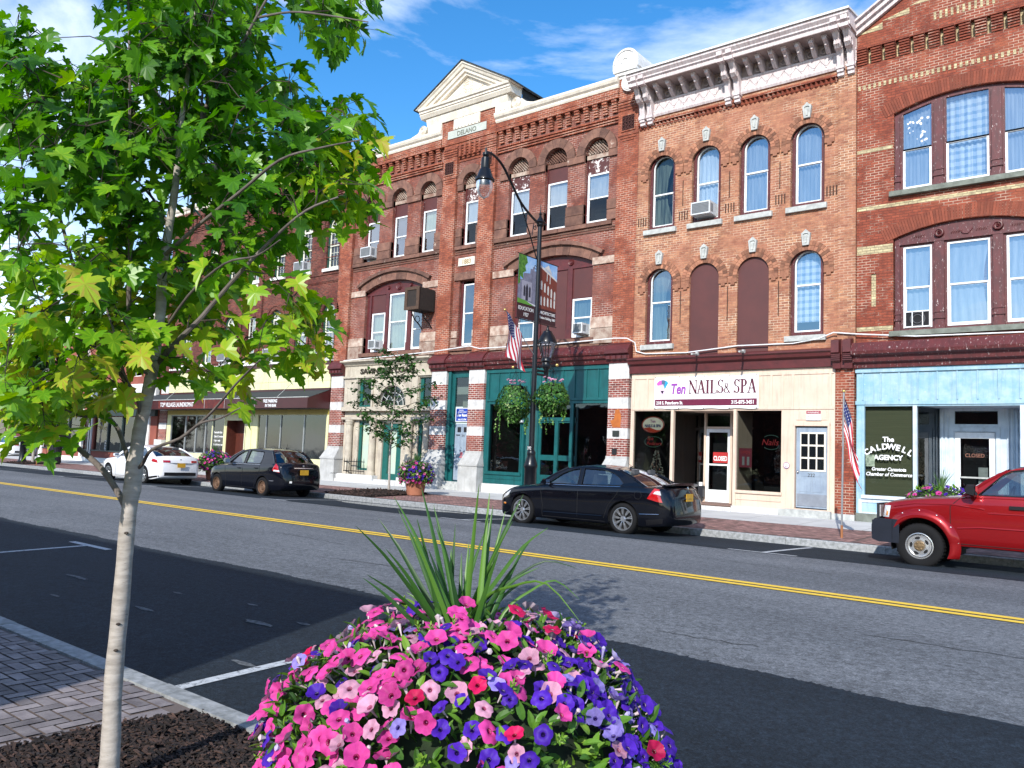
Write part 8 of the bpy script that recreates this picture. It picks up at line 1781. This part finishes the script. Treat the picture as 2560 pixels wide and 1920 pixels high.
# ---- small street tree and the far dark tree
def small_tree(name, X, Y, Z, H, zc, rx, rz, nl, ls, label, lm, seed, layered=True, trr=.045):
    rg = random.Random(seed); t = thing(name, (X, Y, Z), label, 'tree'); top = Vector((X+.05, Y, Z+H)); mb = MB()
    path = smooth_path([Vector((X, Y, Z)), Vector((X-.04, Y, Z+H*.35)), Vector((X+.05, Y, Z+H*.7)), top]); mb.tube(path, [trr*(1-.85*i/(len(path)-1)) for i in range(len(path))], 10); mb.build('trunk', bark, t, smooth=True)
    br = MB(); fo = MB(); nb = 34 if layered else 60
    for k in range(nb):
        h = zc-rz+2*rz*(k+.5)/nb; q = (h-zc)/rz; rr_ = rx*math.sqrt(max(.03, 1-(q*.92 if q > 0 else q*.75)**2))*(1-.35*max(0, q)); a = k*2.4+rg.random(); l = rr_*rg.uniform(.7, 1.1)
        b0 = Vector((X, Y, h-.25*l)); e = Vector((X+l*math.cos(a), Y+l*math.sin(a), h+.12*l)); br.tube([b0, (b0+e)/2+Vector((0, 0, .04)), e], [.014, .009, .003], 5, cap=False)
        for j in range(int(nl/nb)):
            u = rg.random()**.6; p = b0.lerp(e, .25+.8*u)+Vector((rg.gauss(0, .13), rg.gauss(0, .13), rg.gauss(0, .055 if layered else .22))); dr = Vector((rg.gauss(0, 1), rg.gauss(0, 1), rg.uniform(-.9, .1))); fo.rn = min(1, max(0, rg.gauss(.45, .22))); put_leaf(fo, p, dr, Vector((rg.gauss(0, .3), rg.gauss(0, .3), 1)), ls*rg.uniform(.75, 1.2), STAR)
    br.build('branches', barkd, t); fo.build('foliage', lm, t); return t
STAR = [(0, 0), (.35, -.05), (.28, .15), (.55, .35), (.25, .42), (.15, .75), (0, 1), (-.15, .75), (-.25, .42), (-.55, .35), (-.28, .15), (-.35, -.05)]
lm2 = leaf_mat('street_tree_leaf', [(0, (.010, .035, .008)), (.5, (.025, .085, .014)), (1, (.07, .19, .03))], .3, .5)
lm3 = leaf_mat('dark_tree_leaf', [(0, (.006, .018, .006)), (.5, (.014, .045, .010)), (1, (.03, .09, .015))], .2, .5)
small_tree('street_tree', -20.9, 19.35, .22, 4.95, 3.45, 1.5, 1.6, 1700, .135, 'small young street tree with layered leaves before the stone savings front', lm2, 31)
small_tree('street_tree', -47.6, 18.2, .2, 6.3, 4.3, 1.75, 2.5, 5200, .22, 'dark leafy street tree on the far left pavement before the plain red building', lm3, 32, False, .08)
# ---- flags
fr_, fw_, fb_ = M_('flag_red', (.45, .012, .03), .75, kind='O'), M_('flag_white', (.72, .72, .72), .75, kind='O'), M_('flag_blue', (.012, .02, .12), .75, kind='O')
def flag(par, fn, nu=36, nv=26):
    mb = MB(); vs = [fn(i/nu, j/nv) for j in range(nv+1) for i in range(nu+1)]; o = 0; mb.v = [tuple(v) for v in vs]
    for j in range(nv):
        for i in range(nu):
            st = int((j+.5)/nv*13); c = 2 if (i+.5)/nu < .4 and st < 7 else (0 if st % 2 == 0 else 1)
            mb.f.append((j*(nu+1)+i, j*(nu+1)+i+1, (j+1)*(nu+1)+i+1, (j+1)*(nu+1)+i)); mb.m.append(c); mb.r.append(.5); mb.ps.append(0)
    F = mb.build('flag_cloth', [fr_, fw_, fb_], par, smooth=True, sharp=None)
    st = MB()
    for r in range(5):
        for c in range(6):
            u, v = .035+.062*c+(0), .05+.11*r; p = fn(u, v); n = (fn(u+.01, v)-p).cross(fn(u, v+.01)-p)
            if n.length > 0: n.normalize()
            a = (fn(u+.01, v)-p).normalized(); b = (fn(u, v+.01)-p).normalized()
            for s_ in (1, -1): q = p+n*.004*s_; st.add([q+a*.019, q+b*.019, q-a*.019, q-b*.019], [(0, 1, 2, 3)])
    st.build('stars', fw_, F); return F
steel = M_('galvanised_pole', (.30, .31, .32), .45, .4, kind='O'); brassm = M_('gold_ball', (.70, .50, .16), .3, .8, kind='O'); rustp = M_('rusty_foot', (.32, .13, .05), .8, kind='O')
def hanging_flag(X, Y, Z, label):
    t = thing('flagpole', (X, Y, Z), label, 'flagpole', 'kerbside flagpoles'); mb = MB().tube([(X, Y, Z+.25), (X+.03, Y, Z+3.05)], .020, 10); mb.build('pole', steel, t, smooth=True); MB().tube([(X, Y, Z-.02), (X, Y, Z+.26)], .026, 10).build('rusty_socket', rustp, t, smooth=True); MB().ball((X+.03, Y, Z+3.08), .035).build('finial', brassm, t, smooth=True)
    F_ = thing('american_flag', (X, Y, Z+3), 'stars and stripes hanging limp on the '+('kerbside pole left of the red pickup' if X > -10 else 'far pavement pole before the plain red building'), 'flag', 'hanging flags')
    def fn(u, v):
        g = math.sin(v*9+u*4)*.035+math.sin(v*17-u*3)*.015; x = X+.045+u*.27+v*.06*u+.05*math.sin(u*5+v*2)*u+g*u*.5; z = Z+2.98-v*.78-u*(1.02+.1*v)-.10*u*u*v
        return Vector((x, Y-.02+g*1.6*(.3+u)+.03*math.sin(v*12), z))
    flag(F_, fn); return t
hanging_flag(-5.41, 17.85, .18, 'thin grey flagpole with a rusty foot on the brick strip left of the red pickup')
hanging_flag(-45.4, 17.55, .18, 'thin far flagpole beside the dark litter bin')
# ---- street lamps
bk = MT['black']
lampg = glass_mat('frosted_lamp_glass', (.80, .78, .82), .06, .8, .35)
def spiral(c, r0, r1, turns, plane, n=18, rad=.012, sgn=1):
    P_ = []
    for i in range(n+1): a = turns*2*PI*i/n; r = r0+(r1-r0)*i/n; P_.append(Vector(c)+(Vector((0, math.cos(a)*r*sgn, math.sin(a)*r)) if plane == 'y' else Vector((math.cos(a)*r*sgn, 0, math.sin(a)*r))))
    return P_
def street_lamp(X, Y, Z, label, full):
    t = thing('street_lamp', (X, Y, Z), label, 'street lamp', 'black street lamps')
    mb = MB(); mb.lathe([(.001, 0), (.27, 0), (.27, .05), (.22, .10), (.20, .16), (.17, .22), (.165, 1.1), (.19, 1.14), (.19, 1.2), (.17, 1.26), (.11, 1.46), (.12, 1.5), (.12, 1.56), (.085, 1.62)], (X, Y, Z), 24); mb.build('base', bk, t, smooth=True, sharp=40)
    MB().tube([(X, Y, Z+1.6), (X, Y, Z+8.0)], [.078, .062], 16).build('pole', bk, t, smooth=True)
    mb = MB(); mb.lathe([(.07, 7.93), (.10, 7.97), (.10, 8.02), (.14, 8.06), (.10, 8.12), (.06, 8.18), (.03, 8.26), (.045, 8.30), (.02, 8.36), (.004, 8.62)], (X, Y, Z), 16); mb.box(X-.02, X+.02, Y+.0, Y+.30, Z+8.04, Z+8.08); mb.build('finial', bk, t, smooth=True, sharp=40)
    a = smooth_path([Vector((X, Y, Z+8.0)), Vector((X, Y-.35, Z+8.15)), Vector((X, Y-.9, Z+8.55)), Vector((X, Y-1.35, Z+9.15)), Vector((X, Y-1.75, Z+9.68)), Vector((X, Y-2.15, Z+9.92)), Vector((X, Y-2.45, Z+9.9))]); a = [Vector((p.x, p.y, Z+8.0+(p.z-Z-8.0)*.70)) for p in a]
    A_ = MB().tube(a, .035, 10); A_.tube([(X, Y-.05, Z+6.9), (X, Y-.45, Z+7.6), (X, Y-.95, Z+8.4)], .018, 6); A_.tube(spiral((X, Y-.14, Z+6.75), .02, .09, 1.2, 'y'), .012, 5); A_.tube(spiral((X, Y-.25, Z+7.85), .02, .08, 1.2, 'y'), .012, 5); A_.tube([(X, Y-.3, Z+7.95), (X, Y-.35, Z+7.6)], .012, 5); A_.build('arm', bk, t, smooth=True)
    hy, hz = Y-2.45, Z+9.02; mb = MB(); mb.lathe([(.03, .42), (.035, .30), (.09, .28), (.09, .22), (.06, .18), (.115, .14), (.125, -.10), (.12, -.14), (.15, -.18), (.21, -.36), (.255, -.42), (.26, -.47), (.22, -.50)], (X, hy, hz), 24); H_ = mb.build('lamp_head', bk, t, smooth=True, sharp=35)
    MB().lathe([(.215, -.49), (.225, -.60), (.20, -.74), (.13, -.88), (.03, -.94), (.001, -.945)], (X, hy, hz), 24).build('lamp_globe', lampg, H_, smooth=True); MB().lathe([(.02, -.94), (.012, -.97), (.001, -.98)], (X, hy, hz), 8).build('globe_tip', bk, H_)
    # lantern on a bracket
    ly, lz = Y+.55, Z+3.55
    mb = MB(); mb.tube([(X, Y, lz+.30), (X, ly+.05, lz+.30)], .03, 8); mb.lathe([(.001, .02), (.035, .05), (.02, .10), (.07, .12), (.07, .36), (.12, .42), (.14, .50), (.12, .56), (.16, .60), (.16, .66), (.13, .70)], (X, ly, lz), 18); mb.tube(spiral((X, Y+.22, lz+.44), .02, .10, 1.3, 'y'), .012, 5); mb.tube(spiral((X, ly+.22, lz+.46), .02, .09, 1.3, 'y'), .012, 5); mb.box(X-.03, X+.03, Y+.05, ly-.05, lz+.16, lz+.22); B_ = mb.build('lantern_bracket', bk, t, smooth=True, sharp=40)
    mb = MB(); mb.lathe([(.20, 1.16), (.28, 1.14), (.27, 1.20), (.20, 1.34), (.14, 1.42), (.13, 1.46), (.05, 1.50), (.03, 1.56), (.035, 1.60), (.001, 1.64)], (X, ly, lz), 22)
    for k in range(6): a_ = PI*k/3+.3; mb.tube([(X+.135*math.cos(a_), ly+.135*math.sin(a_), lz+.70), (X+.23*math.cos(a_), ly+.23*math.sin(a_), lz+1.0), (X+.285*math.cos(a_), ly+.285*math.sin(a_), lz+1.15)], .016, 5)
    L_ = mb.build('lantern', bk, t, smooth=True, sharp=40); MB().lathe([(.12, .70), (.19, .95), (.235, 1.14), (.10, 1.22)], (X, ly, lz), 20).build('lantern_glass', lampg, L_, smooth=True)
    mb = MB(); mb.tube([(X-.75, Y, Z+3.95), (X+.75, Y, Z+3.95)], .016, 8); mb.tube(spiral((X-.5, Y, Z+4.08), .02, .08, 1.2, 'x'), .010, 5); mb.tube([(X-.5, Y, Z+4.15), (X-.1, Y, Z+4.0)], .010, 5)
    for s_ in (-1, 1): mb.mi = 1; mb.ball((X+s_*.77, Y, Z+3.95), .045)
    mb.build('basket_arm', [bk, brassm], t, smooth=True)
    MB().box(X-.07, X+.07, Y-.095, Y-.06, Z+1.62, Z+1.72).build('number_tag', bk, t)
    text('392' , .12, (X-.0, Y-.10, Z+1.625), MT['letw'], t, 'lamp_number', sx=.8, ext=.002)
    for z in (5.18, 6.98): MB().tube([(X, Y-.95, Z+z), (X, Y+.95, Z+z)], .014, 8).build('banner_arm', bk, t)
    return t
LX, LY, LZ = -13.79, 18.0, .18
street_lamp(LX, LY, LZ, 'tall black street lamp with banners and hanging baskets before the teal shopfront', True)
street_lamp(-48.2, 17.9, .18, 'far black street lamp at the left end of the pavement', False)
ban_cloth = M_('banner_maroon_cloth', (.035, .008, .012), .6, kind='P'); sky_c = M_('banner_sky', (.10, .30, .62), .6, c2=(.35, .5, .7), sc=2.5, kind='P'); wcl = M_('banner_white', (.68, .68, .70), .6, kind='P')
def banner(X, Y0, Y1, z0, z1, label, kind, words):
    """cloth banner in the plane across the street, seen from +X"""
    t = thing('lamp_banner', (X, (Y0+Y1)/2, z0), label, 'banner', 'lamp post banners'); N = 12; bow = lambda u: .03*math.sin(u*PI*1.6+.4)
    def sheet(nm, m, poly, off):
        mb = MB(); mb.wall([(Y0+(Y1-Y0)*u, z0+(z1-z0)*v) for u, v in poly], [], 0, 0, fn=lambda a, b, d: (X+.004+off, a, b), back=False); return mb.build(nm, m, t)
    mb = MB(); mb.box(X-.003, X+.003, Y0, Y1, z0, z1); mb.build('banner_cloth', ban_cloth, t)
    zb = .235
    sheet('picture_sky', sky_c, [(0, zb), (1, zb), (1, 1), (0, 1)], .001)
    if kind == 'tower':
        g1, g2, dk, gr, lf = M_('tower_stone', (.20, .20, .27), .7, c2=(.12, .12, .17), sc=9, kind='P'), M_('tower_stone_light', (.32, .31, .38), .7, kind='P'), M_('tower_dark', (.02, .02, .035), .7, kind='P'), M_('lawn_green', (.10, .28, .03), .7, kind='P'), M_('banner_leaf', (.10, .26, .03), .7, c2=(.02, .09, .01), sc=14, kind='P')
        sheet('picture_tower', g1, [(0, zb), (1, zb), (1, .80), (.9, .80), (.9, .86), (.80, .86), (.80, .82), (.68, .82), (.66, .74), (.30, .72), (.28, .62), (0, .60)], .002)
        sheet('picture_porch', g2, [(.22, .30), (.78, .30), (.78, .60), (.22, .60)], .003)
        for u in (.32, .62): sheet('picture_window', dk, [(u, .36), (u+.10, .36), (u+.10, .50), (u+.05, .54), (u, .50)], .004)
        sheet('picture_door', dk, [(.44, .30), (.58, .30), (.58, .50), (.51, .57), (.44, .50)], .004)
        sheet('picture_leaves', lf, [(0, 1), (.42, 1), (.50, .90), (.36, .84), (.42, .76), (.26, .72), (.28, .62), (.10, .66), (.12, .55), (0, .52)], .005)
        sheet('picture_lawn', gr, [(0, zb), (.9, zb), (.5, .29), (0, .31)], .005); sheet('picture_band', wcl, [(.5, .285), (1, .235), (1, .26)], .006)
    elif kind == 'brick':
        br_, wl = M_('picture_brick', (.17, .035, .022), .7, kind='P'), M_('picture_white', (.6, .58, .55), .7, kind='P')
        sheet('picture_facade', br_, [(0, zb), (1, zb), (1, .74), (0, .90)], .002); sheet('picture_cornice', wl, [(0, .895), (1, .735), (1, .765), (0, .935)], .003)
        sheet('picture_gable', wl, [(.22, .905), (.70, .83), (.48, 1.0-.03)], .004)
        sheet('picture_columns', wl, [(.38, .70), (.42, .70), (.42, .86), (.38, .86)], .004); sheet('picture_columns', wl, [(.56, .67), (.60, .67), (.60, .84), (.56, .84)], .004)
        for k in range(5):
            u = .04+.20*k
            for v in (.55-.03*k, .30): sheet('picture_window', wl, [(u, v), (u+.09, v-.015), (u+.09, v+.12-.01), (u+.045, v+.145), (u, v+.12)], .004)
    else: sheet('picture_scene', M_('banner_picture_tan', (.28, .20, .13), .7, c2=(.05, .05, .06), sc=3, kind='P'), [(0, zb), (1, zb), (1, .9), (0, .9)], .003)
    for (w, s, v) in words: text(w, s, (X+.008, (Y0+Y1)/2, z0+(z1-z0)*v), MT['letw'], t, ax='side', ext=.001, sx=.82, bold=.001)
    return t
banner(LX+.0, LY-.90, LY-.10, LZ+5.2, LZ+6.97, 'banner with a grey stone tower reading Education 1927, left of the pole', 'tower', [('EDUCATION', .145, .135), ('1927', .145, .045)])
banner(LX+.0, LY+.10, LY+.90, LZ+5.2, LZ+6.97, 'banner with a red brick building reading Architecture, right of the pole', 'brick', [('ARCHITECTURE', .125, .15), ('Delano Building 1883', .105, .075)])
banner(-48.2, 18.0, 18.8, LZ+5.2, LZ+6.97, 'far banner reading Mucklands on the lamp post at left', 'x', [('MUCKLANDS', .15, .12)])
# flag on the lamp pole
t = thing('american_flag', (LX, LY, LZ+4.3), 'stars and stripes on a short slanting staff fixed to the black lamp post', 'flag', 'hanging flags')
b0, b1 = Vector((LX, LY-.06, 4.45)), Vector((LX, 16.6, 5.5)); MB().tube([b0, b1], .013, 8).build('staff', steel, t); MB().ball(tuple(b1), .035).build('finial', brassm, t, smooth=True)
dS = (b0-b1).normalized()
def fnl(u, v):
    p = b1+dS*(.08+v*.80); g = math.sin(v*8+u*5)*.05; return Vector((p.x+.03+g*(.2+u), p.y+.10*u+.30*u*v*.4+g*.7*u, p.z-u*1.20*(1-.12*v)+.02*math.sin(v*9)))
flag(t, fnl)
# hanging baskets
bl = leaf_mat('trailing_leaf', [(0, (.012, .045, .008)), (.5, (.035, .11, .014)), (.85, (.09, .22, .03)), (1, (.30, .38, .14))], .25, .5)
HEART = [(0, 0), (.30, -.05), (.45, .2), (.35, .6), (0, 1), (-.35, .6), (-.45, .2), (-.30, -.05)]
def basket(X, Y, zt, r, h, vines, seed, label):
    rg = random.Random(seed); t = thing('hanging_basket', (X, Y, zt-h), label, 'hanging basket', 'hanging flower baskets'); w = MB()
    for k in range(3): a_ = 2*PI*k/3; w.tube([(X, Y, zt+.42), (X+.18*math.cos(a_), Y+.18*math.sin(a_), zt+.02)], .005, 4)
    w.tube([(X, Y, zt+.42), (X, Y, zt+.56)], .006, 4); w.build('hanger', bk, t); MB().lathe([(.22, zt), (.23, zt-.05), (.17, zt-.28), (.001, zt-.32)], (X, Y, 0), 16).build('bowl', soil, t)
    mb = MB()
    for k in range(1500):
        u = rg.random()*2*PI; v = rg.random(); z = zt-h*v**.9; rr_ = r*(.55+.45*math.sin(min(1, v*1.9)*PI/2))*(1 if v < .55 else 1-.75*(v-.55)/.45)*(1+.12*math.sin(3*u+seed)); c = Vector((X+rr_*math.cos(u), Y+rr_*math.sin(u), z+rg.gauss(0, .03))); n = Vector((math.cos(u), math.sin(u), .5))
        mb.rn = min(1, max(0, rg.gauss(.45, .25))); put_leaf(mb, c, n*.6+Vector((rg.gauss(0, .3), rg.gauss(0, .3), -.9)), n+Vector((0, 0, .4)), rg.uniform(.05, .085), HEART, .1, .2)
    for k in range(vines):
        u = rg.random()*2*PI; x, y = X+r*.8*math.cos(u), Y+r*.8*math.sin(u); z = zt-h*.5; e = zt-h-rg.uniform(.0, .55)
        while z > e: x += rg.gauss(0, .012); z -= .04; mb.rn = rg.uniform(.6, 1); put_leaf(mb, Vector((x, y, z)), Vector((rg.gauss(0, 1), rg.gauss(0, 1), -.6)), Vector((rg.gauss(0, .4), -1, .5)), .055, HEART, .1, .2)
    mb.build('foliage', bl, t); m2 = MB()
    for k in range(16): a_ = rg.random()*2*PI; q = r*rg.uniform(.1, .7); m2.rn = rg.random(); flower(m2, Vector((X+q*math.cos(a_), Y+q*math.sin(a_), zt+.05+rg.uniform(0, .10))), Vector((rg.gauss(0, .5), -.6, 1)), .052, rg, 1)
    m2.build('blooms', [PM['blush'][0], PM['red'][1]], t, smooth=True, sharp=None)
basket(LX-.66, LY, 3.60, .50, 1.0, 7, 4, 'hanging basket of dense green ivy left of the lamp pole'); basket(LX+.66, LY, 3.62, .48, .78, 11, 9, 'hanging basket with long pale trailing vines right of the lamp pole')
# litter bin
t = thing('litter_bin', (-45.9, 18.6, .2), 'dark ribbed litter bin on the far left pavement', 'litter bin')
mb = MB(); mb.lathe([(.001, .02), (.27, .02), (.30, .08), (.30, 1.02), (.33, 1.05), (.33, 1.12), (.22, 1.16), (.001, 1.17)], (-45.9, 18.6, .2), 24)
for k in range(24): a_ = 2*PI*k/24; mb.tube([(-45.9+.305*math.cos(a_), 18.6+.305*math.sin(a_), .3), (-45.9+.305*math.cos(a_), 18.6+.305*math.sin(a_), 1.2)], .012, 4)
mb.build('bin_body', M_('bin_dark', (.012, .012, .016), .5, kind='O'), t)
# easel board / stuff on the left, shrubs, car and cables
def shrub(X, Y, r, seed, label):
    rg = random.Random(seed); t = thing('shrub', (X, Y, .15), label, 'shrub', 'far shrubs'); mb = MB()
    for k in range(700):
        a_ = rg.random()*2*PI; v = rg.random(); p = Vector((X+r*math.sqrt(1-v*v)*math.cos(a_)*rg.uniform(.7, 1.05), Y+r*math.sqrt(1-v*v)*math.sin(a_), .15+r*1.1*v)); mb.rn = rg.random(); put_leaf(mb, p, Vector((rg.gauss(0, 1), rg.gauss(0, 1), rg.gauss(0, 1))), Vector((0, -.4, 1)), .14, HEART)
    mb.build('foliage', lm3, t)
shrub(-57.5, 24.5, 1.0, 1, 'dark low shrub beside the corner of the plain red building'); shrub(-60.0, 25.0, .9, 2, 'dark low shrub left of the other shrub, before the maroon boarded building')
cc = copy_tree(c3.t); cc.location = (-63.5, 22.3, .15); tag(cc, 'far white car seen small beyond the corner of the plain red building', 'car')
for k, (ya, yb_) in enumerate(((738, 770), (755, 772), (800, 822))):
    a, b = P(-60, ya-4, 34), P(330, yb_, 30); tag(MB().tube([a, (a+b)/2-Vector((0, 0, .25)), b], .018, 4).build('overhead_cable', bk), 'thin black overhead cable crossing the sky at the far left', 'cable', 'overhead cables')
t = thing('street_sign_post', (-56.2, 18.5, .2), 'tall white post with a small dark sign at the far left pavement edge', 'sign post')
MB().tube([(-57.6, 18.3, .15), (-57.6, 18.3, 4.6)], .06, 8).build('post', MT['white'], t)
# fallen pale twig on mulch
c = P(440, 1860, 1.55); c.z = .17; tag(MB().tube([c+Vector((-.05, 0, .0)), c+Vector((0, .012, .006)), c+Vector((.05, -.012, 0))], [.003, .004, .002], 5).build('fallen_twig', MT['cream']), 'short pale twig lying on the dark mulch beside the maple trunk', 'twig')
